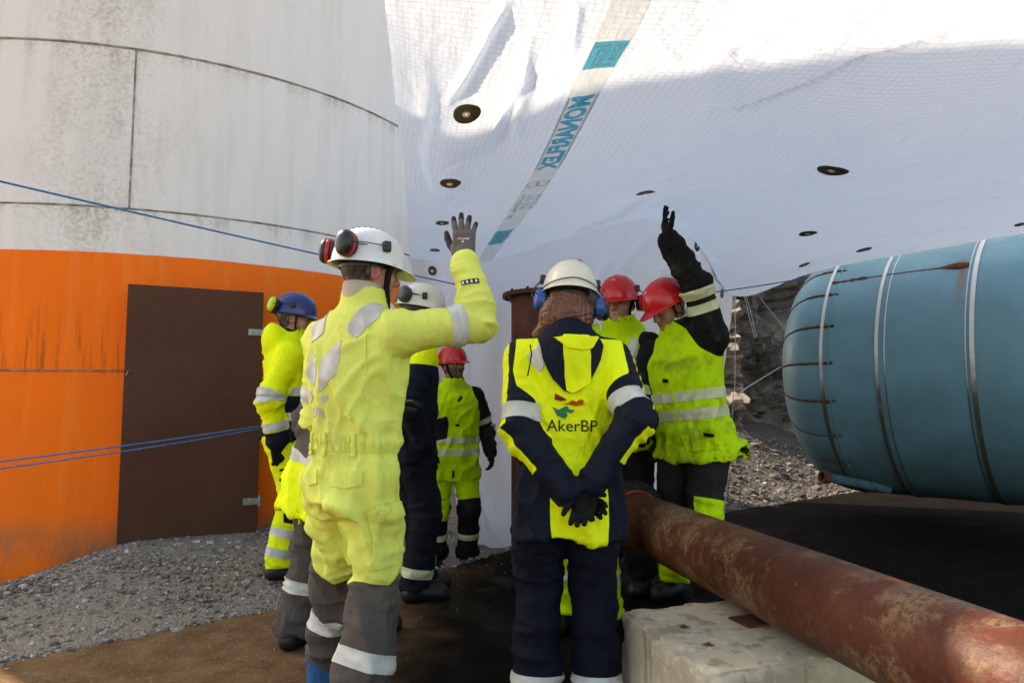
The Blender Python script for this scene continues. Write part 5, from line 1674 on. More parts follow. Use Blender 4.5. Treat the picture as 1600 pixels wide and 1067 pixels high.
def helmet(b, parent, mat, hscale=1.01, lift=0.043, ridge_=0.004, tilt=-4, brim=0.045, vents=False, cups=None, cup_mat=None, cup_ring=None, sticker=None, suspension=True, holder=True):
    """hard hat in the head's frame; returns its Empty's local->person mapping"""
    s = b.s
    T = np.array(Matrix.Rotation(R(tilt), 3, 'X'))
    tp = lambda p: ((np.asarray(p) @ T.T + np.array([0, -0.008, lift])) * s * hscale) @ b.Hm + b.hc
    root = empty('hard_hat', (0, 0, 0), 0, parent)
    n, k = 72, 18
    def rim(ph):
        fz = math.cos(ph)
        return -0.018 * (1 - fz) / 2
    V = []
    ex = 2.25
    def pt(ph, t, off=0.0):
        a, bq, hh = 0.114 + off, (0.143 if math.cos(ph) > 0 else 0.140) + off, 0.134 + off
        c_, s_ = math.cos(t) ** (2 / ex) if t < math.pi / 2 - 1e-4 else 0.0, math.sin(t) ** (2 / ex)
        x, y = a * math.sin(ph) * c_, bq * math.cos(ph) * c_
        z = hh * s_
        rd = ridge_ * math.exp(-(x / 0.020) ** 2) * min(1, s_ * 1.6) + ridge_ * 0.5 * math.exp(-((abs(x) - 0.05) / 0.010) ** 2) * s_
        return np.array([x, y, rim(ph) * (1 - s_) + z + rd])
    rows = []
    for j in range(3):                                       # lip and brim rows, outside in
        e = (1.0, 0.55, 0.12)[j]
        rows.append([np.array(pt(2 * math.pi * i / n, 0)) + e * np.array([0.011 * math.sin(2 * math.pi * i / n), (0.011 + (brim if math.cos(2 * math.pi * i / n) > 0 else 0) * max(0, math.cos(2 * math.pi * i / n)) ** 1.2) * (math.cos(2 * math.pi * i / n)), 0]) + np.array([0, 0, -0.004 * e - 0.020 * e * max(0, math.cos(2 * math.pi * i / n)) ** 2]) for i in range(n)])
    for j in range(k + 1):
        rows.append([pt(2 * math.pi * i / n, math.pi / 2 * j / k * 0.995) for i in range(n)])
    inner = []
    for j in range(k, -1, -1):
        inner.append([pt(2 * math.pi * i / n, math.pi / 2 * j / k * 0.995, -0.004) for i in range(n)])
    und = [[p + np.array([0, 0, -0.004]) for p in rows[0]]]
    allr = und + rows + inner + [[p + np.array([0, 0, -0.004]) for p in rows[2]]]
    P = np.array(allr).reshape(-1, 3)
    F = []
    for j in range(len(allr) - 1):
        for i in range(n):
            i2_ = (i + 1) % n
            F.append([j * n + i, j * n + i2_, (j + 1) * n + i2_, (j + 1) * n + i])
    for i in range(n):
        i2_ = (i + 1) % n; j = len(allr) - 1
        F.append([j * n + i, j * n + i2_, i2_, i])
    sh_ = mesh_obj('shell', tp(P), F, mat, root, True, sharp=50)
    if vents:
        for i in range(11):
            t = R(38 + 9.4 * i)
            y_, z_ = 0.1415 * math.cos(t), 0.1345 * abs(math.sin(t)) ** (2 / ex) + 0.0055
            p = np.array([0.004, y_, z_ + 0.001]); nn = nrm([0, math.cos(t), math.sin(t)])
            tube('vent_hole', [Vector(tp(p - nn * 0.006)), Vector(tp(p + nn * 0.0008))], 0.0035, M['black_plastic'], sh_, 8)
    if suspension:                                           # head band inside
        pts = [tp([0.088 * math.sin(a), 0.104 * math.cos(a) - 0.004, -0.008 - 0.02 * (1 - math.cos(a)) / 2]) for a in np.linspace(0, 2 * math.pi, 33)]
        tube('head_band', [Vector(p) for p in pts], 0.011, M['black_plastic'], root, 6, squash=(0.35, 1))
    if sticker is not None:
        (x, y, mt, rr) = sticker
        V_, F_ = [], []
        for j in range(5):
            for i in range(20):
                an = 2 * math.pi * i / 20; r_ = rr * j / 4
                xx, yy = x + r_ * math.cos(an), y + r_ * math.sin(an)
                q = 1 - min(0.999, abs(xx / 0.114) ** ex + abs(yy / 0.140) ** ex)
                V_.append([xx, yy, 0.134 * q ** (1 / ex) + 0.0055 * 1.0])
        for j in range(4):
            for i in range(20):
                F_.append([j * 20 + i, j * 20 + (i + 1) % 20, (j + 1) * 20 + (i + 1) % 20, (j + 1) * 20 + i])
        mesh_obj('sticker', tp(np.array(V_)), F_, mt, root)
    for (cpos, cdir, piv) in (cups or []):
        earcup(tp, cpos, cdir, piv, cup_mat, cup_ring, root, s, b)
    return root, tp
def earcup(tp, cpos, cdir, piv, mat, ring, root, s, b):
    o_ = tp(np.array(cpos)); d = nrm(tp(np.array(cpos) + np.array(cdir)) - o_)
    upv = nrm(tp(np.array(cpos) + np.array([0, 0, 1])) - o_)
    if abs(d @ upv) > 0.95: upv = nrm(tp(np.array(cpos) + np.array([0, 1, 0])) - o_)
    rt = nrm(np.cross(upv, d)); upv = np.cross(d, rt)
    T4 = Matrix(((rt[0], upv[0], d[0], o_[0]), (rt[1], upv[1], d[1], o_[1]), (rt[2], upv[2], d[2], o_[2]), (0, 0, 0, 1)))
    sx, sy = 0.82 * s, 1.06 * s
    V, F = lathe_vf([(0.001, -0.020 * s), (0.026, -0.022 * s), (0.040, -0.018 * s), (0.044, -0.010 * s), (0.042, -0.002 * s), (0.036, 0.0)], 32, T4, sx, sy)
    e = mesh_obj('ear_cushion', V, F, M['black_plastic'], root)
    V, F = lathe_vf([(0.036, -0.001 * s), (0.0455, 0.0), (0.047, 0.004 * s), (0.047, 0.012 * s), (0.0455, 0.014 * s)], 32, T4, sx, sy)
    mesh_obj('ear_cup_ring', V, F, ring or mat, root, True, sharp=35)
    V, F = lathe_vf([(0.0455, 0.013 * s), (0.046, 0.018 * s), (0.044, 0.027 * s), (0.037, 0.036 * s), (0.022, 0.041 * s), (0.001, 0.042 * s)], 32, T4, sx, sy)
    mesh_obj('ear_cup', V, F, mat, root)
    pv = tp(np.array(piv)); mid = (pv + o_ + d * 0.045 * s) / 2 + d * 0.018 * s
    for off in (-0.012, 0.012):
        a = Vector(o_ + d * 0.030 * s + upv * 0.0 + rt * off * 2.6 * s); c = Vector(pv + rt * off * s)
        mm = Vector(mid + rt * off * 2.2 * s)
        tube('cup_wire', [a, a.lerp(mm, 0.6) + Vector(d * 0.008), mm, c], 0.0020 * s, M['black_plastic'], root, 6)
    bm = bmesh.new(); dp = nrm(tp(np.array(piv) * np.array([1.15, 1, 1])) - pv)
    q = Vector(dp).to_track_quat('Z', 'Y').to_matrix()
    bm_box(bm, Vector(pv), (0.030 * s, 0.040 * s, 0.024 * s), q, 0.006 * s, 2)
    bm_obj('cup_pivot', bm, M['black_plastic'], root)
def glasses(b, parent, mat_frame=None):
    s = b.s; tp = lambda p: Vector((np.asarray(p) * s) @ b.Hm + b.hc)
    root = empty('safety_glasses', (0, 0, 0), 0, parent)
    mf = mat_frame or M['grey_plastic']
    tube('frame', [tp([x, 0.112 - 3.6 * x * x, 0.026]) for x in np.linspace(-0.062, 0.062, 13)], 0.0022 * s, mf, root, 6)
    for sx in (-1, 1):
        V, F = [], []
        for i in range(9):
            x = sx * (0.006 + 0.054 * i / 8)
            for j in range(6):
                z = 0.026 - 0.036 * j / 5 * (1 - 0.25 * (i / 8) ** 2 - 0.35 * (1 - i / 8) ** 4)
                V.append(tp([x, 0.112 - 3.6 * x * x - 0.10 * (j / 5 * 0.036) * 1.0, z]))
        F = grid_faces(9, 6)
        mesh_obj('lens', V, F, M['lens'], root)
        tube('temple', [tp([sx * 0.062, 0.098, 0.026]), tp([sx * 0.076, 0.05, 0.022]), tp([sx * 0.082, -0.004, 0.022])], 0.0025 * s, mf, root, 6)
    return root
def chin_strap(b, parent, wide=0.010, front=0.03):
    s = b.s; tp = lambda p: Vector((np.asarray(p) * s) @ b.Hm + b.hc)
    for sx in (-1, 1):
        pts = [tp([sx * 0.094, front + 0.01, 0.030]), tp([sx * 0.080, front, -0.01]), tp([sx * 0.070, front, -0.055]), tp([sx * 0.050, front + 0.012, -0.100]), tp([sx * 0.0, front + 0.03, -0.120])]
        tube('chin_strap', pts, wide * s, M['strap'], parent, 8, squash=(0.3, 1.0))

def text_on(c, txt, size, origin, right, up, ray, parent, mat, name='lettering', bold=0.0, off=0.005, bvh=None, verts=None, faces=None):
    """flat print pressed on to a cloth surface: outline laid in a plane and dropped along ray"""
    if verts is None: V, F = text_tris(txt, size, bold, 3)
    else: V, F = np.asarray(verts, float), faces
    bv = bvh or BVHTree.FromPolygons([Vector(v) for v in c.V], c.F.tolist())
    out = []; rv = Vector(nrm(ray))
    for (x, y) in V:
        p = Vector(A3(origin) + A3(right) * x + A3(up) * y)
        h = bv.ray_cast(p - rv * 0.4, rv)
        out.append((h[0] - rv * off) if h[0] is not None else p)
    return mesh_obj(name, np.array([o[:] for o in out]), F, mat, parent, True)
def poly_tris(poly, cell=0.012):
    """polygon outline -> fine triangles"""
    b = bmesh.new()
    f = b.faces.new([b.verts.new((x, y, 0)) for x, y in poly])
    bmesh.ops.triangulate(b, faces=[f])
    for _ in range(4):
        es = [e for e in b.edges if e.calc_length() > cell]
        if not es: break
        bmesh.ops.subdivide_edges(b, edges=es, cuts=1); bmesh.ops.triangulate(b, faces=b.faces[:])
    b.verts.index_update()
    V = np.array([v.co[:2] for v in b.verts]); F = [[v.index for v in f.verts] for f in b.faces]; b.free()
    return V, F
def person_root(b, label):
    o = empty('person', b.loc, -R(b.yaw))
    tag(o, label, 'person', 'workers gathered under the sheet')
    return o

# ---------------------------------------------------------------- the crew
def toL(loc, yaw, p):
    Rw = np.array(Matrix.Rotation(-R(yaw), 3, 'Z')); return Rw.T @ (A3(p) - A3(loc))
def dL(yaw, d): return np.array(Matrix.Rotation(-R(yaw), 3, 'Z')).T @ A3(d)
def footL(loc, yaw, X, Y, fyaw):
    p = toL(loc, yaw, (X, Y, 0)); return (p[0], p[1], fyaw)

def worker_front():
    """tall worker seen from behind, right hand raised"""
    loc, yaw, s = (-0.572, 2.52, 0), 34, 1.0
    L = lambda p: toL(loc, yaw, p)
    b = skeleton(s, loc, yaw, lean=(0.0, 0.05), twist=-4, head=(26, -3, 0),
        feet={'R': footL(loc, yaw, -0.545, 2.42, 10), 'L': footL(loc, yaw, -0.735, 2.86, -8)},
        arms={'R': (L(at(727, 412, 2.64)), dL(yaw, (0.75, -0.2, -1))), 'L': (np.array([-0.16, 0.30, 1.14]) * s, (-0.25, -0.3, -1))}, shrug=(0.02, 0), pel_off=(0, 0))
    root = person_root(b, 'tall worker in faded yellow coverall seen from behind, right hand raised')
    g = dict(creases=[(-0.115, 0.09, -0.135, 0.27, .010, .011, -1), (-0.085, 0.09, -0.075, 0.20, .009, .010, -1), (-0.045, 0.09, -0.04, 0.30, .011, .012, -1), (-0.01, 0.09, 0.0, 0.22, .009, .010, -1), (0.03, 0.09, 0.05, 0.28, .010, .011, -1), (0.07, 0.09, 0.10, 0.24, .010, .011, -1), (0.105, 0.09, 0.135, 0.32, .009, .012, -1), (0.150, 0.38, 0.03, 0.24, .012, .012, -1), (0.165, 0.34, 0.06, 0.17, .010, .012, -1), (-0.150, 0.38, -0.05, 0.24, .011, .012, -1), (0.15, 0.46, 0.02, 0.40, .009, .012, -1), (-0.12, 0.06, -0.10, -0.07, .009, .010, -1), (-0.07, 0.06, -0.06, -0.05, .008, .009, -1), (-0.03, 0.06, -0.02, -0.10, .010, .010, -1), (0.0, 0.06, -0.005, -0.06, .008, .008, -1), (0.10, 0.06, 0.12, -0.04, .009, .010, -1), (0.0, -0.09, 0.12, -0.15, .012, .014, -1), (-0.01, -0.11, -0.12, -0.17, .012, .014, -1)], hem=-0.13, sleeve=1.02, leg=0.90, hip=0.80, thigh=0.94, collar=0.088, collar_h=0.080, folds=0.013, gather=(0.075, 0.05, 0.004), bulk=1.0,
             tz=JT_Z, ta=[0.14, 0.148, 0.148, 0.140, 0.158, 0.188, 0.186, 0.148, 0.095], tb=[0.115, 0.128, 0.124, 0.108, 0.124, 0.144, 0.136, 0.115, 0.088])
    c = make_top(b, g, 0.0075, legs=True)
    lg = np.maximum(c.leg['R'], c.leg['L'])
    k_side = np.where(c.V[:, 0] > 0, 1, 0)
    ld_ = {k: chain_s(c.V, [b.hip[k], b.kn[k], b.an[k]])[1] for k in 'RL'}
    sleg = np.where(ld_['R'] < ld_['L'], c.leg['R'], c.leg['L'])
    z1 = np.minimum(sleg - 0.365 + 0.12 * c.V[:, 1] + 0.05 * np.sin(c.V[:, 0] * 14), b.pel[2] - 0.15 - c.V[:, 2])
    mat = fabric('faded_yellow_coverall', YEL_FADED, [GREY_TR], 0.85, 0.22, (0.42, 0.42, 0.12), fold=0.5)
    cov = mesh_obj('coverall', c.V, c.F, mat, root, True, attrs={'z1': z1})
    # tapes
    arm_band(c, 'R', 0.205, 0.062, M['tape'], cov)
    arm_band(c, 'L', 0.205, 0.062, M['tape'], cov)
    ld = {k: chain_s(c.V, [b.hip[k], b.kn[k], b.an[k]])[1] for k in 'RL'}
    for k, s0 in (('R', 0.605), ('L', 0.60)):
        S = np.minimum(0.030 - np.abs(c.leg[k] - s0 - 0.10 * (c.V[:, 1])), (ld['L'] - ld['R']) * (1 if k == 'R' else -1))
        S = np.minimum(S, b.pel[2] - 0.3 - c.V[:, 2])
        band(c, S, M['tape'], cov)
    x, y, z = c.q.T
    panel(c, [(0.045, 0.475), (0.090, 0.440), (0.150, 0.52), (0.125, 0.58), (0.08, 0.58)], -1, M['tape_grey'], cov, 'shoulder_tape', arm_ok=True)
    panel(c, [(-0.065, 0.47), (-0.115, 0.43), (-0.165, 0.50), (-0.125, 0.56), (-0.09, 0.56)], -1, M['tape_grey'], cov, 'shoulder_tape', arm_ok=True)
    # emblem of leaf-shaped reflective pieces on the back
    ym = fabric('coverall_trim', YEL_FADED, [], 0.85, 0.2, (0.42, 0.42, 0.12), fold=0.5)
    for pl in ([(-0.125, 0.355), (-0.075, 0.315), (-0.075, 0.225), (-0.125, 0.275)], [(0.025, 0.395), (0.025, 0.275), (-0.052, 0.205), (-0.052, 0.330)],
               [(-0.128, 0.190), (-0.105, 0.222), (-0.078, 0.195), (-0.108, 0.170)], [(-0.045, 0.188), (-0.026, 0.203), (-0.016, 0.188), (-0.035, 0.170)],
               [(-0.092, 0.120), (-0.092, 0.150), (-0.064, 0.165), (-0.066, 0.130)], [(-0.055, 0.158), (-0.036, 0.150), (-0.038, 0.115), (-0.052, 0.130)]):
        panel(c, [(a_ * 0.98 + 0.012, b_ * 1.0 + 0.045) for a_, b_ in pl], -1, M['tape_grey'], cov, 'back_emblem', 0.0025, 0.004)
    # belt loops, waistband, pockets, seams
    S = np.minimum(0.022 - np.abs(z - 0.075), -c.anyarm)
    band(c, S, ym, cov, 'waistband', 0.003)
    for xx in (-0.12, -0.02, 0.09): panel(c, [(xx - 0.012, 0.035), (xx + 0.012, 0.035), (xx + 0.012, 0.115), (xx - 0.012, 0.115)], -1, ym, cov, 'belt_loop', 0.009, 0.008)
    panel(c, [(0.015, -0.015), (0.135, -0.01), (0.135, -0.055), (0.08, -0.072), (0.015, -0.06)], -1, ym, cov, 'pocket_flap', 0.008, 0.008)
    panel(c, [(-0.15, -0.015), (-0.05, -0.015), (-0.05, -0.06), (-0.1, -0.072), (-0.15, -0.055)], -1, ym, cov, 'pocket_flap', 0.008, 0.008)
    fr = (c.V[:, 1], c.V[:, 0] - b.pel[0], c.V[:, 2] / s)
    panel(c, [(-0.065, 0.60), (0.035, 0.60), (0.035, 0.80), (-0.065, 0.80)], 1, ym, cov, 'thigh_pocket', 0.010, 0.010, True, fr)
    panel(c, [(-0.07, 0.765), (0.04, 0.765), (0.04, 0.81), (-0.07, 0.81)], 1, ym, cov, 'pocket_flap', 0.017, 0.008, True, fr)
    # side and centre seams
    for (sx, x0) in ((1, 0.128),):
        panel(c, [(x0 - 0.003, 0.07), (x0 + 0.003, 0.07), (x0 + 0.003, 0.46), (x0 - 0.003, 0.46)], -1, ym, cov, 'back_seam', 0.004, 0.005)
    # label on the raised forearm
    mid = b.el['R'] * 0.35 + b.wr['R'] * 0.65; ax = nrm(b.wr['R'] - b.el['R'])
    view = dL(yaw, (0.05, 1, 0)); rt = nrm(np.cross(view, ax))
    bv = BVHTree.FromPolygons([Vector(v) for v in c.V], c.F.tolist())
    V, F = poly_tris([(-0.028, -0.010), (0.040, -0.018), (0.040, 0.002), (-0.028, 0.010)])
    lb = text_on(c, '', 1, mid, rt, ax, view, cov, M['black_print'], 'sleeve_label', off=0.004, bvh=bv, verts=V, faces=F)
    for i in range(4):
        x0 = -0.020 + 0.0165 * i; y0 = 0.0 - 0.0018 * i * 0.9 - 0.001
        V, F = poly_tris([(x0 - 0.0045, y0 - 0.006), (x0 + 0.0045, y0 - 0.006), (x0 + 0.0045, y0 + 0.001), (x0 + 0.0025, y0 + 0.006), (x0 - 0.0025, y0 + 0.006), (x0 - 0.0045, y0 + 0.001)])
        text_on(c, '', 1, mid, rt, ax, view, lb, M['white_print'], 'label_symbol', off=0.0055, bvh=bv, verts=V, faces=F)
    # head
    hd, HV, HF, HW = head_mesh(b, root, M['skin'])
    hair_shell(b, HV, HF, np.minimum(np.minimum(0.02 - HV[:, 1] + 0.6 * (HV[:, 2]), HV[:, 2] + 0.062 + 0.1 * HV[:, 1]), np.maximum(HV[:, 2] - 0.028, -HV[:, 1] - 0.022)), hd, M['hair_dark'], 0.003)
    # knitted inner collar
    m = NT('knit_collar'); v = m.coord('Object', (1, 1, 0.5))
    kn = m.fin((0.50, 0.40, 0.31), 0.95, m.bump(m.noise(v, 420, 2), 0.7, 0.004))
    cc = b.neck; u = b.Fm[2]; f = b.Fm[1]; r = b.Fm[0]
    prof = [(0.078, 0.025), (0.078, 0.08), (0.076, 0.112), (0.069, 0.114), (0.065, 0.08)]
    V, F = lathe_vf(prof, 40)
    V = [cc + r * v_[0] * s * 1.0 + f * (v_[1] * 1.05 + 0.006) * s + u * (v_[2] - 0.10 * v_[1]) * s for v_ in V]
    mesh_obj('inner_collar', V, F, kn, root)
    hat, tp = helmet(b, root, M['white_helmet'], 0.98, 0.038, vents=True,
        cups=[((0.085, -0.110, 0.035), (0.55, -0.80, -0.05), (0.112, 0.028, 0.052)), ((-0.085, -0.125, 0.035), (-0.50, -0.85, 0), (-0.112, 0.028, 0.052))],
        cup_mat=M['black_plastic'], cup_ring=M['red_plastic'])
    chin_strap(b, hd, 0.018, 0.045); glasses(b, hd)
    # print on the ear cup
    # raised glove
    fd = dL(yaw, (0.02, 0.10, 1)); bk = dL(yaw, (-0.10, -1, 0.1))
    gm = NT('grey_work_glove'); v = gm.coord('Object')
    gc = gm.mix(gm.smooth(gm.attr('z1'), -0.001, 0.001), (0.115, 0.10, 0.088), (0.014, 0.013, 0.014))
    gl = gm.fin(gc, 0.85, gm.bump(gm.noise(v, 700, 2), 0.5, 0.001))
    wp = b.wr['R'] + nrm(b.wr['R'] - b.el['R']) * 0.035
    o, hl = hand('glove', wp, fd, bk, 'R', root, gl, curl=(8, 6, 8, 10), spread=1.15, thumb=26, s=s * 1.02, attrs=True)
    hv = np.array([v.co[:] for v in o.data.vertices]); hp_ = [list(p.vertices) for p in o.data.polygons]
    bv = BVHTree.FromPolygons([Vector(v) for v in hv], hp_)
    z_ = -nrm(bk); xx = nrm(hl((1, 0, 0)) - hl((0, 0, 0))); yy = nrm(hl((0, 1, 0)) - hl((0, 0, 0)))
    for (tx, sz, ox, oy, mt) in (('CYCLONE', 0.010, -0.022, 0.060, M['white_print']), ('M', 0.012, -0.006, 0.048, M['white_print']), ('CE', 0.016, -0.010, -0.022, M['white_print'])):
        text_on(None, tx, sz, hl((ox, oy, 0)), xx, yy, z_, o, mt, 'lettering', 0.0004, 0.0015, bv)
    V, F = poly_tris([(-0.012, 0.072), (0.010, 0.073), (0.006, 0.080), (-0.008, 0.080)])
    text_on(None, '', 1, hl((0, 0, 0)), xx, yy, z_, o, M['red_print'], 'print_mark', 0, 0.0015, bv, V, F)
    # knit cuff line of the glove and dark undersleeve
    tube('glove_cuff', [Vector(hl((0.036 * math.cos(a), 0.004, 0.034 * math.sin(a)))) for a in np.linspace(0, 2 * math.pi, 25)], 0.003, M['glove_black'], o, 6)
    hand('glove', b.wr['L'], b.wr['L'] - b.el['L'], (0, 0, 1), 'L', root, gl, s=s, attrs=True)
    for k in 'RL': boot(b, k, root)
    # blue sock showing over the left boot
    a = b.an['L']; V, F = lathe_vf([(0.058, 0.055), (0.060, 0.09), (0.060, 0.15)], 20)
    mesh_obj('sock', [(v_[0] + a[0], v_[1] + a[1] - 0.03, v_[2]) for v_ in V], F, simple('blue_sock', (0.03, 0.12, 0.28), 0.9, 0, 0.2, 60), root)
worker_front()

def generic_bottom(b, root, spec, h=0.011):
    """trousers with coloured panels and tapes, boots"""
    t = make_trousers(b, spec, h)
    at_ = {'z%d' % (i + 1): f(t) for i, f in enumerate(spec.get('zones', []))}
    o = mesh_obj('trousers', t.V, t.F, spec['mat'], root, True, attrs=at_)
    for (k, s0, w_, mt) in spec.get('bands', []): leg_band(t, k, s0, w_, M[mt], o)
    for (poly, side, mt, nm, fr) in spec.get('panels', []): panel_t(t, poly, side, mt, o, nm, fr, b)
    for k in 'RL': boot(b, k, root)
    return t, o
def panel_t(t, poly, side, mt, o, nm, k, b):
    sx = 1 if k == 'R' else -1
    S = np.minimum(np.minimum(poly_field(t.V[:, 0] / b.s, t.V[:, 2] / b.s, poly), side * (t.V[:, 1] - b.kn[k][1]) + 0.03), t.legness[k])
    V, N, T = clip(t.V, t.N, t.T, S)
    return shell_part(nm, V, N, T, 0.008, mt, o, 0.008)
def side_field(t, k): return t.legness[k]

def worker_woman():
    loc, yaw, s = (0.218, 2.76, 0), 2, 0.957
    L = lambda p: toL(loc, yaw, p)
    b = skeleton(s, loc, yaw, lean=(0.010, 0.03), head=(-6, -5, 5), feet={'R': (0.105, 0.0, 6), 'L': (-0.125, 0.01, -8)}, arm_len=1.09,
        arms={'R': (L(at(928, 752, 2.555)), dL(yaw, (0.7, -0.6, 0.1))), 'L': (L(at(882, 764, 2.565)), dL(yaw, (-1, -0.02, 0.15)))})
    root = person_root(b, 'worker with auburn hair and cream helmet seen from behind, hands clasped behind navy jacket')
    g = dict(creases=[(-0.15, 0.36, -0.04, 0.10, .010, .012, -1), (0.15, 0.36, 0.05, 0.10, .010, .012, -1), (-0.05, -0.05, -0.02, -0.24, .009, .012, -1), (0.05, -0.05, 0.08, -0.24, .009, .012, -1), (0.12, -0.02, 0.13, -0.22, .009, .012, -1), (-0.13, -0.02, -0.12, -0.22, .010, .012, -1), (-0.09, 0.30, 0.09, 0.27, .006, .010, -1)], hem=-0.262, sleeve=1.10, bulk=1.06, collar=0.100, collar_h=0.05, folds=0.011, hood=(0.0, -0.085, -0.085, 0.118, 0.075, 0.14),
             ta=[0.215, 0.212, 0.200, 0.185, 0.185, 0.198, 0.192, 0.155, 0.10], tb=[0.165, 0.160, 0.150, 0.138, 0.138, 0.148, 0.138, 0.115, 0.09])
    c = make_top(b, g, 0.0085)
    x, y, z = c.q.T
    back = -y + 0.02
    # yellow back panel: wide at the shoulders, narrowing to the waist, tail below
    wd = np.interp(z, [-0.30, -0.20, -0.10, -0.02, 0.10, 0.30, 0.40, 0.50], [0.105, 0.115, 0.115, 0.110, 0.145, 0.205, 0.230, 0.22])
    xo = np.interp(z, [-0.3, -0.05, 0.1], [0.045, 0.04, 0.005])
    zv = np.minimum(wd - np.abs(x - xo), back)
    noarm = -c.anyarm
    zb = np.minimum(zv, noarm + 0.012 + np.clip((z - 0.28) * 0.5, 0, 0.06))
    # sleeve stripe along the outside of each arm
    st = np.full(len(x), -1.0)
    for k, sx in (('R', 1), ('L', -1)):
        sa = c.arm[k]; el, sh, wr = b.el[k], b.sh[k], b.wr[k]
        outw = b.Fm[0] * sx
        d1 = nrm(el - sh); d2 = nrm(wr - el)
        seg = sa < b.l1 / s
        ctr = np.where(seg[:, None], sh + np.outer(sa * s, d1), el + np.outer(sa * s - b.l1, d2))
        rad = c.V - ctr
        dirn = nrm(outw - d1 * (outw @ d1)); dn = np.array([0, -0.35, -1.0]); dirn2 = nrm(dn - d2 * (dn @ d2))
        ca = np.where(seg, rad @ dirn, rad @ dirn2) / np.maximum(np.linalg.norm(rad, axis=1), 1e-6)
        st = np.maximum(st, np.minimum(np.minimum((ca - (0.70 if k == 'L' else 0.86)) * 0.06, c.armness[k]), 0.50 - sa))
    # hood: navy with a yellow centre strip
    r, f, u = b.Fm
    hc0 = b.neck + f * -0.085 * s + u * -0.085 * s
    qh = ((c.V - hc0) @ b.Fm.T) / s
    hood_in = np.interp(qh[:, 2], [-0.16, -0.145, -0.10, -0.02, 0.06, 0.14], [-0.03, 0.03, 0.072, 0.110, 0.128, 0.135]) - np.abs(qh[:, 0] - 0.010)
    hood_in = np.minimum(hood_in, -(qh[:, 1]) - 0.005)
    strip = 0.048 - np.abs(qh[:, 0] - 0.028 + 0.10 * qh[:, 2] * 0.5)
    z_y = np.maximum(zb, st)
    z_n = np.minimum(hood_in, 1.0)
    z_h = np.minimum(np.minimum(hood_in, strip), 0.075 - qh[:, 2])
    collar_n = z - 0.535
    mat = fabric('navy_yellow_parka', NAVY, [YEL, NAVY], 0.7, 0.10, (0.08, 0.08, 0.06), fold=0.6, check=0.0)
    jk = mesh_obj('jacket', c.V, c.F, mat, root, True, attrs={'z1': z_y, 'z2': np.maximum(z_n, collar_n)})
    arm_band(c, 'L', 0.265, 0.066, M['tape'], jk); arm_band(c, 'R', 0.262, 0.066, M['tape'], jk)
    panel(c, [(-0.17, 0.455), (-0.115, 0.505), (-0.075, 0.445), (-0.12, 0.39)], -1, M['tape'], jk, 'shoulder_tape', arm_ok=True)
    panel(c, [(-0.125, 0.505), (-0.130, 0.44), (-0.108, 0.39), (-0.100, 0.41), (-0.100, 0.505)], -1, M['tape'], jk, 'hood_tape', 0.006, 0.006)
    nvm = fabric('navy_hood_cloth', NAVY, [], 0.7, 0.05, fold=0.5)
    v_, n_, t_ = clip(c.V, c.N, c.T, np.minimum(hood_in, 0.16 - qh[:, 2])); hd_ = shell_part('hood', v_, n_, t_, 0.014, nvm, jk, 0.016)
    ysm = fabric('yellow_hood_strip', YEL, [], 0.75, 0.05, fold=0.4)
    v_, n_, t_ = clip(c.V, c.N, c.T, np.minimum(np.minimum(hood_in, strip), 0.075 - qh[:, 2])); shell_part('hood_strip', v_, n_, t_, 0.017, ysm, hd_, 0.006)
    # hood flap: a yellow crosswise tab standing proud of the hood
    fl_m = fabric('yellow_hood_flap', YEL, [], 0.75, 0.05, fold=0.4)
    S = np.minimum(poly_field(qh[:, 0], qh[:, 2], [(-0.055, 0.062), (0.105, 0.068), (0.075, 0.020), (0.035, 0.008), (-0.005, 0.024)]), -qh[:, 1] - 0.02)
    v_, n_, t_ = clip(c.V, c.N, c.T, S); shell_part('hood_flap', v_, n_, t_, 0.026, fl_m, hd_, 0.014)
    # logo and lettering on the back
    bv = BVHTree.FromPolygons([Vector(v) for v in c.V], c.F.tolist())
    og = b.pel + u * 0.19 * s + r * 0.012 * s
    ry = nrm(f)
    text_on(c, 'AkerBP', 0.062, og + r * -0.096 - u * 0.030, r, u, ry, jk, M['black_print'], 'lettering', 0.0, 0.004, bv)
    logo = (([(-0.075, 0.062), (-0.052, 0.050), (-0.02, 0.066), (-0.012, 0.052), (0.010, 0.050), (-0.004, 0.036), (-0.022, 0.044), (-0.018, 0.028), (-0.028, 0.016), (-0.056, 0.028)], 'logo_green'),
            ([(-0.040, 0.068), (-0.016, 0.076), (0.0, 0.086), (0.016, 0.080), (0.028, 0.090), (0.042, 0.086), (0.040, 0.070), (0.012, 0.064), (-0.012, 0.070)], 'logo_orange'),
            ([(-0.066, 0.112), (-0.046, 0.102), (-0.026, 0.092), (-0.024, 0.086), (-0.044, 0.082), (-0.066, 0.088)], 'logo_red'))
    cols = {'logo_green': (0.02, 0.22, 0.09), 'logo_orange': (0.55, 0.10, 0.015), 'logo_red': (0.34, 0.012, 0.03)}
    for pl, nm in logo:
        V, F = poly_tris(pl)
        text_on(c, '', 1, og, r, u, ry, jk, simple(nm, cols[nm], 0.6, 0, 0.1), 'back_logo', 0, 0.0035, bv, V, F)
    # trousers
    nv = fabric('navy_trousers', (0.006, 0.0065, 0.015), [], 0.8, 0.15, (0.04, 0.04, 0.045), fold=0.7)
    t, tr = generic_bottom(b, root, dict(mat=nv, leg=1.14, folds=0.013, bands=[('R', 0.795, 0.04, 'tape'), ('L', 0.795, 0.04, 'tape')]), 0.010)
    fr = (t.V[:, 1] / s, -t.V[:, 0] / s - 0.05, t.V[:, 2] / s)
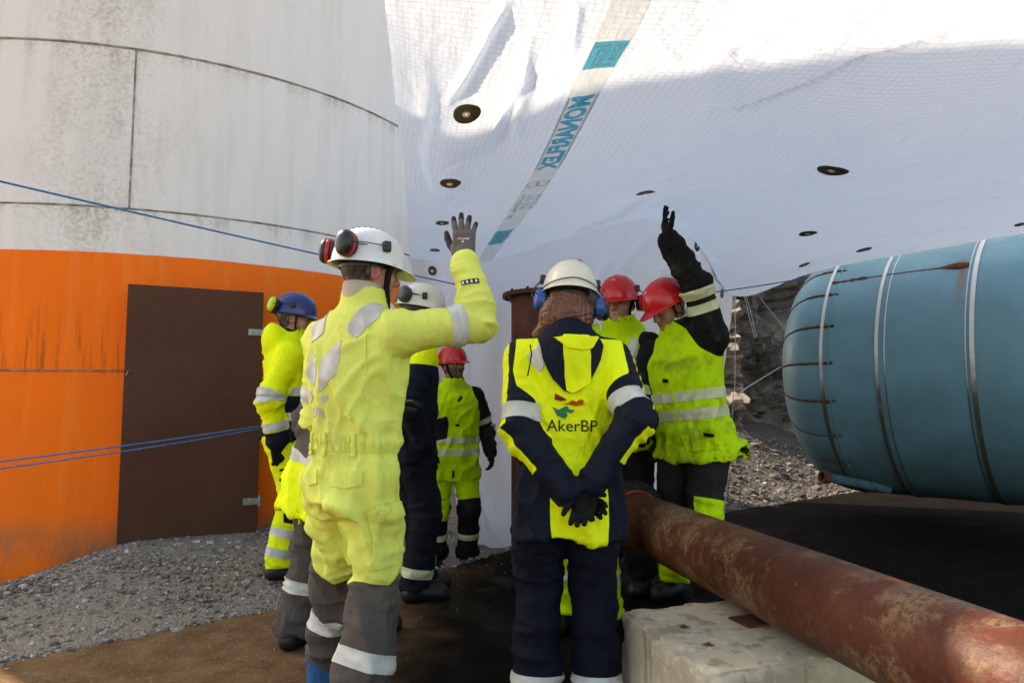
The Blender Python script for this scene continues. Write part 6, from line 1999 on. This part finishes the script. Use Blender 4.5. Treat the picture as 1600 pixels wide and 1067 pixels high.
    S = np.minimum(poly_field(fr[0], fr[2], [(-0.11, 0.52), (0.03, 0.52), (0.03, 0.60), (-0.11, 0.60)]), fr[1])
    v_, n_, t_ = clip(t.V, t.N, t.T, S); shell_part('pocket_flap', v_, n_, t_, 0.012, nv, tr, 0.01)
    # inner navy collar round the neck
    def cfn(P):
        d = sd_cap(P, b.neck - u * 0.05 - f * 0.02, b.neck + u * 0.045 * s + f * 0.0, 0.125 * s, 0.098 * s)
        return smax(d, -sd_cap(P, b.neck + u * 0.03 + f * 0.02, b.neck + u * 0.3, 0.07, 0.09), 0.015)
    V, F = surface_net(cfn, b.neck - 0.22, b.neck + 0.22, 0.010)
    V = relax(V, F, 1); N = vnormals(V, F); V = V + N * (0.012 * (ridge(np.stack([V[:, 0] * 12, V[:, 1] * 12, V[:, 2] * 5], 1), 2, 5) - 0.5))[:, None]
    mesh_obj('inner_collar', V, F, fabric('navy_fleece', (0.016, 0.013, 0.034), [], 0.95, 0.1, fold=0.5), root)
    hd, HV, HF, HW = head_mesh(b, root, M['skin'])
    # long hair gathered under the helmet
    def hfn(P):
        d = sd_ell(P, (0, -0.028, 0.0), (0.092, 0.092, 0.098))
        d = smin(d, sd_ell(P, (-0.040, -0.066, -0.080), (0.085, 0.058, 0.085)), 0.04)
        d = smin(d, sd_ell(P, (0.030, -0.055, -0.070), (0.065, 0.055, 0.080)), 0.04)
        d = smin(d, sd_cap(P, (-0.06, -0.06, -0.09), (-0.125, -0.045, -0.165), 0.045, 0.022), 0.03)
        return smax(d, P[:, 1] - 0.02, 0.02)
    V, F = surface_net(hfn, (-0.17, -0.17, -0.22), (0.14, 0.08, 0.12), 0.0055)
    N = vnormals(V, F); V = V + N * (0.014 * (ridge(np.stack([V[:, 0] * 42 + 6 * np.sin(V[:, 2] * 30), V[:, 1] * 42, V[:, 2] * 7], 1), 3, 2) - 0.55))[:, None]
    mesh_obj('hair', (V * s) @ b.Hm + b.hc, F, M['hair_auburn'], hd)
    hat, tp = helmet(b, root, M['cream_helmet'], 1.04, 0.034, ridge_=0.003, tilt=-8, brim=0.035, sticker=(0.030, -0.048, M['red_print'], 0.012),
        cups=[((0.104, -0.012, -0.050), (1, -0.10, 0.05), (0.114, 0.0, 0.050)), ((-0.106, -0.012, -0.045), (-1, -0.10, 0.05), (-0.114, 0.0, 0.050))], cup_mat=M['blue_cup'], cup_ring=M['blue_cup'])
    tube('helmet_cord', [Vector(tp([0.119 * math.sin(a), 0.147 * math.cos(a), 0.010 - 0.012 * abs(math.sin(a))])) for a in np.linspace(R(95), R(265), 30)], 0.0022, M['strap'], hat, 6)
    tube('drawcord', [Vector(b.pel + u * z_ * s + r * x_ * s + f * -0.150 * s) for x_, z_ in ((-0.155, 0.50), (-0.150, 0.46), (-0.158, 0.41), (-0.165, 0.375))], 0.003, M['strap'], jk, 6)
    # neck shield of dark plastic at the back of the helmet
    V, F = [], []
    for j in range(6):
        for i in range(17):
            a = R(118 + 124 * i / 16); V.append(tp([0.116 * math.sin(a), 0.142 * math.cos(a), -0.014 - 0.052 * j / 5 + 0.02 * math.cos(a) * 0]))
    m = NT('smoked_visor'); m.fin((0.02, 0.022, 0.025), 0.2, None, 0, Alpha=0.55)
    for sgn in (1,):
        keep = [[j * 17 + i, j * 17 + i + 1, (j + 1) * 17 + i + 1, (j + 1) * 17 + i] for j in range(5) for i in range(16) if i < 4]
        mesh_obj('side_visor', V, keep, m.m, hat)
    # hands
    wr = b.wr['R']; hand('glove', wr + nrm(wr - b.el['R']) * 0.035, dL(yaw, (-0.25, -0.05, -1)), dL(yaw, (0.15, 1, 0.1)), 'R', root, M['glove_black'], curl=(28, 34, 38, 42), spread=0.6, thumb=22, s=s)
    cu_ = wr + nrm(wr - b.el['R']) * 0.012; dd = nrm(wr - b.el['R'])
    bl = NT('blue_cuff'); bl.fin((0.02, 0.05, 0.28), 0.7)
    e1 = nrm(np.cross(dd, [0, 0, 1])); e2 = np.cross(dd, e1)
    tube('glove_cuff', [Vector(cu_ + (e1 * math.cos(a) + e2 * math.sin(a)) * 0.047 * s) for a in np.linspace(0, 2 * math.pi, 25)], 0.006, bl.m, root, 6)
    wl = b.wr['L']; hand('glove', wl + nrm(wl - b.el['L']) * 0.03 + b.d2l((0, 0.02, 0)), dL(yaw, (0.9, 0.1, -0.45)), dL(yaw, (0.1, 1, 0.1)), 'L', root, M['glove_black'], curl=(30, 30, 30, 30), spread=0.4, thumb=20, s=s)
worker_woman()

def hivis_worker(label, loc, yaw, s, lean=(0, 0), twist=0, head=(0, 0, 0), feet=None, arms=None, jacket=None, zones=None, bands=(), tbands=(), trousers=None,
                 helmet_kw=None, hands=None, skin='skin', beard=0, spec=False, strap=True, hair=True, h=0.011, shrug=(0, 0), pel_off=(0, 0), extra=None):
    b = skeleton(s, loc, yaw, lean=lean, twist=twist, head=head, feet=feet, arms=arms, shrug=shrug, pel_off=pel_off)
    root = person_root(b, label)
    c = make_top(b, jacket, h)
    at_ = {'z%d' % (i + 1): f(c, b) for i, f in enumerate(zones or [])}
    jk = mesh_obj('jacket', c.V, c.F, jacket['mat'], root, True, attrs=at_)
    for (k, s0, w_, mt) in bands: arm_band(c, k, s0, w_, M[mt], jk)
    for (z0, w_, mt) in tbands: torso_band(c, z0, w_, M[mt], jk)
    if trousers: generic_bottom(b, root, trousers, h)
    hd, HV, HF, HW = head_mesh(b, root, M[skin], beard)
    if hair: hair_shell(b, HV, HF, np.minimum(np.minimum(0.0 - HV[:, 1] + 0.6 * HV[:, 2], HV[:, 2] + 0.055), np.maximum(HV[:, 2] - 0.028, -HV[:, 1] - 0.02)), hd, M['hair_dark'], 0.003)
    hat, tp = helmet(b, root, **helmet_kw)
    if strap: chin_strap(b, hd, 0.009, 0.02)
    if spec: glasses(b, hd)
    for k in 'RL':
        hs = (hands or {}).get(k, {})
        if hs is None: continue
        fd = hs.get('dir', b.wr[k] - b.el[k]); bk = hs.get('back', np.array([1.0 if k == 'R' else -1.0, 0, 0]))
        hand('glove', b.wr[k] + nrm(b.wr[k] - b.el[k]) * 0.03, fd, bk, k, root, M['glove_black'], curl=hs.get('curl', (22, 26, 30, 32)), spread=hs.get('spread', 0.6), thumb=hs.get('thumb', 18), s=s)
    if extra: extra(b, c, jk, root, hd, tp, hat)
    return b
def black_sleeves(c, b): return c.anyarm + 0.012
def dirty_yel(name, zones, dirt=0.5): return fabric(name, YEL_GRN, zones, 0.85, dirt, (0.07, 0.08, 0.03), fold=0.7, dscale=4.2, dirt_lo=0.47)

# blue helmet, left --------------------------------------------------------------
def x_blue(b, c, jk, root, hd, tp, hat):
    r, f, u = b.Fm; s = b.s
    arm_band(c, 'R', 0.20, 0.0, M['tape'], jk)
    panel(c, [(0.10, 0.37), (0.155, 0.36), (0.165, 0.50), (0.11, 0.50)], 1, M['tape'], jk, 'shoulder_tape', arm_ok=True)
    panel(c, [(0.045, 0.20), (0.10, 0.20), (0.10, 0.29), (0.045, 0.29)], 1, M['black_print'], jk, 'chest_pocket', 0.006)
loc, yaw, s = (-1.475, 4.5, 0.05), 68, 1.0
hivis_worker('worker in blue helmet and bright yellow and navy suit beside the brown door', loc, yaw, s, lean=(0.0, 0.03), head=(12, -6, 0),
    feet={'R': (0.11, -0.02, 5), 'L': (-0.10, 0.12, -5)},
    arms={'R': (toL(loc, yaw, at(432, 690, 4.30)), (0.3, -1, 0)), 'L': ((-0.26, 0.15, 0.90), (-0.5, -1, 0))},
    jacket=dict(hem=-0.07, bulk=1.02, sleeve=1.12, collar=0.10, collar_h=0.10, folds=0.014, hood=(0, -0.085, 0.02, 0.125, 0.085, 0.12), hood_open=(0, 0.0, 0.14, 0.095, 0.10, 0.10),
        mat=fabric('yellow_navy_jacket', YEL, [NAVY, BLACK], 0.8, 0.08, (0.3, 0.35, 0.05), fold=0.6)),
    zones=[lambda c, b: np.maximum(np.minimum(np.minimum(0.205 - c.q[:, 2], -c.anyarm), 1), np.minimum(c.arm['R'] - 0.50, c.armness['R'])),
           lambda c, b: np.minimum(0.105 - np.linalg.norm((c.V - (b.neck + b.Fm[2] * 0.12)) / b.s * np.array([1, 1, 0.8]), axis=1), 1) * 0.7],
    bands=[('R', 0.275, 0.055, 'tape'), ('R', 0.465, 0.05, 'tape'), ('L', 0.275, 0.055, 'tape')], tbands=[(0.235, 0.05, 'tape'), (0.075, 0.05, 'tape')],
    trousers=dict(mat=fabric('yellow_navy_trousers', YEL, [NAVY, BLACK], 0.8, 0.1, (0.3, 0.35, 0.05), fold=0.7), leg=1.05,
        zones=[lambda t: np.minimum(np.minimum(0.105 - np.abs(t.leg['R'] - 0.43), t.V[:, 1] - 0.0), t.legness['R']),
               lambda t: np.minimum(np.maximum(0.008 - np.abs(t.leg['R'] - 0.20), 0.008 - np.abs(t.leg['R'] - 0.26)), np.minimum(t.V[:, 0] - 0.13, 0.05 - np.abs(t.V[:, 1] - 0.02)))],
        bands=[('R', 0.60, 0.055, 'tape'), ('R', 0.72, 0.055, 'tape'), ('L', 0.60, 0.055, 'tape'), ('L', 0.72, 0.055, 'tape')]),
    helmet_kw=dict(mat=M['blue_helmet'], brim=0.02, cups=[((0.085, -0.115, 0.020), (0.55, -0.8, 0.1), (0.112, 0.0, 0.04)), ((-0.085, -0.115, 0.020), (-0.55, -0.8, 0.1), (-0.112, 0.0, 0.04))], cup_mat=M['lime_cup'], cup_ring=M['black_plastic']),
    hands={'R': dict(curl=(24, 28, 34, 36), back=(0.9, 0.2, 0))}, spec=False, extra=x_blue)

# hidden behind the front worker: grey sleeves, yellow vest ----------------------
loc, yaw, s = (-0.86, 3.30, 0.0), 42, 0.935
hivis_worker('stooping worker with grey sleeve and long yellow vest, mostly hidden behind the tall one', loc, yaw, s, lean=(0.16, 0.20), head=(10, -18, 0),
    feet={'L': footL(loc, yaw, -1.03, 3.36, -12), 'R': footL(loc, yaw, -0.70, 3.55, 8)},
    arms={'L': (toL(loc, yaw, at(498, 722, 3.22)), (-1, -0.5, 0)), 'R': ((-0.02, 0.36, 1.0), (0.2, -1, -0.3))},
    jacket=dict(hem=-0.275, bulk=1.06, sleeve=1.0, collar=0.092, folds=0.011, mat=fabric('yellow_vest_grey_sleeves', YEL, [GREY_TR], 0.8, 0.06, (0.3, 0.35, 0.05), fold=0.6)),
    zones=[black_sleeves], bands=[('L', 0.16, 0.055, 'tape_grey'), ('R', 0.16, 0.055, 'tape_grey')], tbands=[(0.0, 0.055, 'tape_grey')],
    trousers=dict(mat=fabric('grey_trousers', GREY_TR, [], 0.85, 0.15, (0.05, 0.045, 0.04), fold=0.8), leg=1.12, folds=0.016, bands=[('L', 0.585, 0.06, 'tape'), ('R', 0.585, 0.06, 'tape')]),
    helmet_kw=dict(mat=M['white_helmet']), hands={})

# white helmet, dark jacket -------------------------------------------------------
def x_dark(b, c, jk, root, hd, tp, hat): pass
loc, yaw, s = (-0.625, 4.18, 0.0), 62, 1.035
hivis_worker('worker in dark navy jacket with white helmet and grey ear muffs behind the raised arm', loc, yaw, s, lean=(0, 0.06), head=(14, -8, 0),
    feet={'R': (0.10, 0.02, 6), 'L': (-0.11, 0.14, -5)},
    arms={'R': ((0.21, 0.02, 0.90), (0.4, -1, 0)), 'L': ((-0.20, 0.06, 0.90), (-0.6, -1, 0))},
    jacket=dict(hem=-0.16, bulk=1.0, sleeve=1.0, collar=0.09, folds=0.010, mat=fabric('dark_jacket', (0.008, 0.010, 0.020), [YEL], 0.8, 0.05, fold=0.6)),
    zones=[lambda c, b: np.minimum(c.q[:, 2] - 0.385, 0.5 - np.abs(c.q[:, 0]))], bands=[('R', 0.30, 0.0, 'tape')], tbands=[],
    trousers=dict(mat=fabric('dark_trousers', (0.010, 0.011, 0.018), [], 0.85, 0.1, fold=0.7), leg=1.0, bands=[('R', 0.73, 0.05, 'tape_yel'), ('L', 0.73, 0.05, 'tape_yel')]),
    helmet_kw=dict(mat=M['cream_helmet'], brim=0.03, cups=[((0.088, -0.105, 0.030), (0.62, -0.75, 0.0), (0.112, 0.0, 0.045)), ((-0.088, -0.105, 0.030), (-0.62, -0.75, 0.0), (-0.112, 0.0, 0.045))], cup_mat=M['grey_plastic'], cup_ring=M['grey_plastic']),
    hands={})

# bearded man in red helmet at the back -------------------------------------------
def x_beard(b, c, jk, root, hd, tp, hat):
    ym = dirty_yel('yellow_pocket_cloth', [], 0.3)
    panel(c, [(0.165, 0.10), (0.165, 0.27), (0.07, 0.30), (0.055, 0.24), (0.07, 0.12)], 1, M['black_cloth'], jk, 'chest_panel', 0.005)
    panel(c, [(-0.15, 0.235), (-0.05, 0.235), (-0.05, 0.275), (-0.15, 0.275)], 1, ym, jk, 'pocket_flap', 0.009, 0.008)
    panel(c, [(-0.15, 0.14), (-0.05, 0.14), (-0.05, 0.24), (-0.15, 0.24)], 1, ym, jk, 'chest_pocket', 0.005)
    for sx in (-1, 1):
        panel(c, sorted([(sx * 0.05, -0.07), (sx * 0.17, -0.07), (sx * 0.17, -0.03), (sx * 0.05, -0.03)], key=lambda p: math.atan2(p[1] + 0.05, p[0] - sx * 0.11)), 1, ym, jk, 'pocket_flap', 0.012, 0.01)
        panel(c, sorted([(sx * 0.05, -0.17), (sx * 0.17, -0.17), (sx * 0.17, -0.06), (sx * 0.05, -0.06)], key=lambda p: math.atan2(p[1] + 0.115, p[0] - sx * 0.11)), 1, ym, jk, 'hip_pocket', 0.007, 0.008)
    panel(c, [(-0.005, -0.14), (0.005, -0.14), (0.005, 0.26), (-0.005, 0.26)], 1, ym, jk, 'zip', 0.006, 0.006)
    panel(c, [(-0.012, 0.425), (-0.045, 0.465), (-0.058, 0.45), (-0.025, 0.41)], 1, M['black_cloth'], jk, 'collar_tab', 0.006)
    panel(c, [(0.010, -0.19), (0.026, -0.19), (0.026, -0.13), (0.010, -0.13)], 1, M['black_cloth'], jk, 'hem_tab', 0.006)
    panel(c, [(-0.03, 0.215), (0.0, 0.215), (0.0, 0.235), (-0.03, 0.235)], 1, M['black_cloth'], jk, 'name_tag', 0.007)
M['black_cloth'] = fabric('black_cloth', BLACK, [], 0.85, 0.15, (0.04, 0.04, 0.04), fold=0.5)
loc, yaw, s = (-0.45, 5.33, -0.10), 168, 0.925
kz = lambda t: np.minimum(np.maximum(t.leg['R'], t.leg['L']) - 0.33, 0.60 - t.P[:, 2])
hivis_worker('bearded worker in red helmet standing at the back, looking up to the right', loc, yaw, s, lean=(0.0, 0.0), head=(-30, 6, 4),
    feet={'R': (0.125, 0.0, 12), 'L': (-0.115, 0.0, -12)},
    arms={'L': (toL(loc, yaw, at(766, 706, 5.28)), (-0.3, -1, 0)), 'R': ((0.25, 0.12, 0.86), (0.6, -1, 0))},
    jacket=dict(creases=[(-0.15, 0.38, 0.02, 0.24, .013, .014, 1), (-0.13, 0.42, 0.06, 0.36, .012, .013, 1), (-0.16, 0.30, -0.02, 0.12, .012, .014, 1), (0.10, 0.30, 0.03, 0.05, .010, .013, 1), (-0.05, 0.18, -0.08, -0.08, .010, .013, 1), (0.06, 0.10, 0.10, -0.10, .012, .014, 1), (-0.14, 0.06, -0.20, -0.12, .014, .016, 1)], hem=-0.215, bulk=1.06, sleeve=1.02, collar=0.092, collar_h=0.05, folds=0.011, mat=dirty_yel('yellow_winter_jacket', [BLACK], 0.35)), zones=[black_sleeves],
    bands=[('L', 0.21, 0.042, 'tape_yel'), ('L', 0.285, 0.042, 'tape_yel'), ('R', 0.21, 0.042, 'tape_yel'), ('R', 0.285, 0.042, 'tape_yel')], tbands=[(0.105, 0.05, 'tape_yel'), (0.01, 0.05, 'tape_yel')],
    trousers=dict(mat=dirty_yel('yellow_black_trousers', [BLACK], 0.4), leg=1.05, zones=[kz], bands=[('R', 0.62, 0.045, 'tape_yel'), ('L', 0.62, 0.045, 'tape_yel')],
        panels=[([(0.05, 0.40), (0.17, 0.40), (0.17, 0.56), (0.05, 0.56)], 1, dirty_yel('yellow_cargo_pocket', [], 0.3), 'thigh_pocket', 'R')]),
    helmet_kw=dict(mat=M['red_helmet'], brim=0.04), hands={'L': dict(curl=(18, 22, 26, 28))}, skin='skin_tan', beard=1, spec=True, extra=x_beard)

# red helmet facing us, half hidden -----------------------------------------------
loc, yaw, s = (0.70, 4.40, 0.0), 212, 1.075
def x_face(b, c, jk, root, hd, tp, hat):
    panel(c, [(-0.15, 0.37), (-0.10, 0.36), (-0.095, 0.50), (-0.14, 0.50)], 1, M['tape'], jk, 'shoulder_tape', arm_ok=True)
hivis_worker('worker in red helmet and glasses facing the camera, half hidden by the raised-arm worker', loc, yaw, s, lean=(0.0, 0.04), head=(-8, -2, 0),
    feet={'R': (0.11, 0, 8), 'L': (-0.11, 0.0, -8)},
    arms={'L': ((-0.30, 0.08, 0.95), (-0.5, -1, 0)), 'R': ((0.2, 0.3, 1.05), (0.6, -1, 0))},
    jacket=dict(hem=-0.13, bulk=1.04, sleeve=1.05, collar=0.098, collar_h=0.085, folds=0.012, hood=(0, -0.10, 0.0, 0.12, 0.07, 0.10), mat=dirty_yel('yellow_jacket_black_sleeves', [BLACK], 0.2)), zones=[black_sleeves],
    bands=[('L', 0.20, 0.05, 'tape_yel'), ('L', 0.30, 0.05, 'tape_yel')], tbands=[(0.10, 0.05, 'tape_yel'), (0.0, 0.05, 'tape_yel')],
    trousers=dict(mat=fabric('black_trousers', BLACK, [], 0.85, 0.1, fold=0.7)),
    helmet_kw=dict(mat=M['red_helmet'], brim=0.04, sticker=(0.0, 0.108, M['white_print'], 0.010), cups=[((-0.118, -0.02, -0.035), (-1, -0.1, 0), (-0.114, 0.0, 0.05)), ((0.118, -0.02, -0.035), (1, -0.1, 0), (0.114, 0, 0.05))], cup_mat=M['black_plastic'], cup_ring=M['red_plastic']),
    hands={'R': None}, spec=True, extra=x_face)

# red helmet behind the woman ------------------------------------------------------
loc, yaw, s = (0.375, 3.62, 0.0), 205, 0.985
yk = lambda t: np.maximum(t.leg['R'], t.leg['L']) - 0.9
hivis_worker('worker in red helmet almost wholly hidden behind the cream helmet', loc, yaw, s, lean=(0.0, 0.02), head=(10, -10, 0),
    feet={'R': (0.10, 0, 8), 'L': (-0.11, 0.0, -8)},
    arms={'L': ((-0.2, 0.28, 1.0), (-0.5, -1, 0)), 'R': ((0.2, 0.28, 1.0), (0.5, -1, 0))},
    jacket=dict(hem=-0.13, bulk=0.96, sleeve=0.95, collar=0.098, collar_h=0.085, folds=0.012, mat=dirty_yel('yellow_black_jacket', [BLACK], 0.2)), zones=[lambda c, b: np.maximum(c.anyarm + 0.012, 0.40 - c.q[:, 2])],
    trousers=dict(mat=dirty_yel('yellow_work_trousers', [BLACK], 0.3), zones=[lambda t: 0.50 - np.maximum(t.leg['R'], t.leg['L'])], leg=0.95, bands=[('R', 0.60, 0.05, 'tape'), ('L', 0.60, 0.05, 'tape')]),
    helmet_kw=dict(mat=M['red_helmet'], brim=0.04, cups=[((-0.120, -0.01, -0.04), (-1, 0.0, 0), (-0.114, 0.0, 0.05)), ((0.118, -0.02, -0.035), (1, -0.1, 0), (0.114, 0, 0.05))], cup_mat=M['black_plastic'], cup_ring=M['red_plastic']),
    hands={'L': None, 'R': None})

# red helmet, arm raised to the sheet ----------------------------------------------
loc, yaw, s = (1.05, 4.02, 0.0), 222, 1.045
L8 = lambda p: toL(loc, yaw, p)
def x_raise(b, c, jk, root, hd, tp, hat):
    ym = dirty_yel('yellow_hip_pocket_cloth', [], 0.6)
    x, y, z = c.q.T
    panel(c, [(-0.18, -0.085), (-0.03, -0.085), (-0.03, 0.0), (-0.18, 0.0)], 1, ym, jk, 'hip_pocket', 0.010, 0.01)
    panel(c, [(-0.185, -0.015), (-0.025, -0.015), (-0.025, 0.022), (-0.185, 0.022)], 1, ym, jk, 'pocket_flap', 0.016, 0.008)
    panel(c, [(-0.175, -0.012), (-0.14, -0.012), (-0.14, 0.006), (-0.175, 0.006)], 1, M['black_cloth'], jk, 'flap_tab', 0.020, 0.006)
    panel(c, [(0.02, 0.29), (0.05, 0.29), (0.05, 0.31), (0.02, 0.31)], 1, M['black_cloth'], jk, 'name_tag', 0.006)
    panel(c, [(-0.006, -0.05), (0.006, -0.05), (0.006, 0.26), (-0.006, 0.26)], 1, ym, jk, 'zip', 0.006, 0.006)
def flare(a): return a
hivis_worker('worker in red helmet and dirty yellow jacket pushing the sheet up with one arm', loc, yaw, s, lean=(0.10, 0.06), head=(22, -24, 4),
    feet={'L': footL(loc, yaw, 1.10, 3.92, 5), 'R': footL(loc, yaw, 0.97, 4.22, 8)},
    arms={'L': (L8(at(1037, 356, 3.80)), dL(yaw, (1.0, -0.1, 0.1))), 'R': ((0.20, 0.28, 1.0), (0.6, -1, -0.3))}, shrug=(0, 0.045),
    jacket=dict(creases=[(-0.15, 0.38, 0.02, 0.24, .013, .014, 1), (-0.13, 0.42, 0.06, 0.36, .012, .013, 1), (-0.16, 0.30, -0.02, 0.12, .012, .014, 1), (0.10, 0.30, 0.03, 0.05, .010, .013, 1), (-0.05, 0.18, -0.08, -0.08, .010, .013, 1), (0.06, 0.10, 0.10, -0.10, .012, .014, 1), (-0.14, 0.06, -0.20, -0.12, .014, .016, 1)], hem=-0.135, bulk=1.05, sleeve=1.24, collar=0.105, collar_h=0.085, folds=0.014, hood=(-0.02, -0.09, -0.04, 0.13, 0.075, 0.11), hem_tilt=0.10,
        ta=[0.30, 0.265, 0.225, 0.192, 0.188, 0.195, 0.19, 0.150, 0.10], tb=[0.21, 0.195, 0.170, 0.145, 0.138, 0.142, 0.135, 0.112, 0.09], tc=[-0.05, -0.035, -0.015, 0, 0.005, 0.005, 0, -0.008, -0.015],
        mat=dirty_yel('dirty_yellow_jacket', [BLACK], 0.65)), zones=[black_sleeves],
    bands=[('L', 0.175, 0.050, 'tape_yel'), ('L', 0.255, 0.050, 'tape_yel'), ('R', 0.2, 0.05, 'tape_yel')], tbands=[(0.205, 0.055, 'tape_yel'), (0.105, 0.055, 'tape_yel')],
    trousers=dict(mat=fabric('charcoal_yellow_trousers', (0.022, 0.020, 0.020), [YEL_GRN], 0.85, 0.2, (0.05, 0.05, 0.03), fold=0.8), leg=1.06,
        zones=[lambda t: np.maximum(np.minimum(np.minimum(t.leg['L'] - 0.30, 0.48 - t.leg['L']), np.minimum(t.legness['L'], 0.02 - t.V[:, 0] * 0.8 - 0.6 * t.V[:, 1] + 0.02)), np.minimum(np.minimum(t.leg['R'] - 0.58, 0.80 - t.leg['R']), t.legness['R']))]),
    helmet_kw=dict(mat=M['red_helmet'], brim=0.045, sticker=(0.0, 0.108, M['white_print'], 0.011)), hands={'L': dict(dir=dL(yaw, (-0.12, 0.25, 1)), back=dL(yaw, (-1.0, 0.1, 0)), curl=(6, 12, 16, 20), spread=0.9, thumb=34), 'R': dict()},
    spec=True, extra=x_raise)
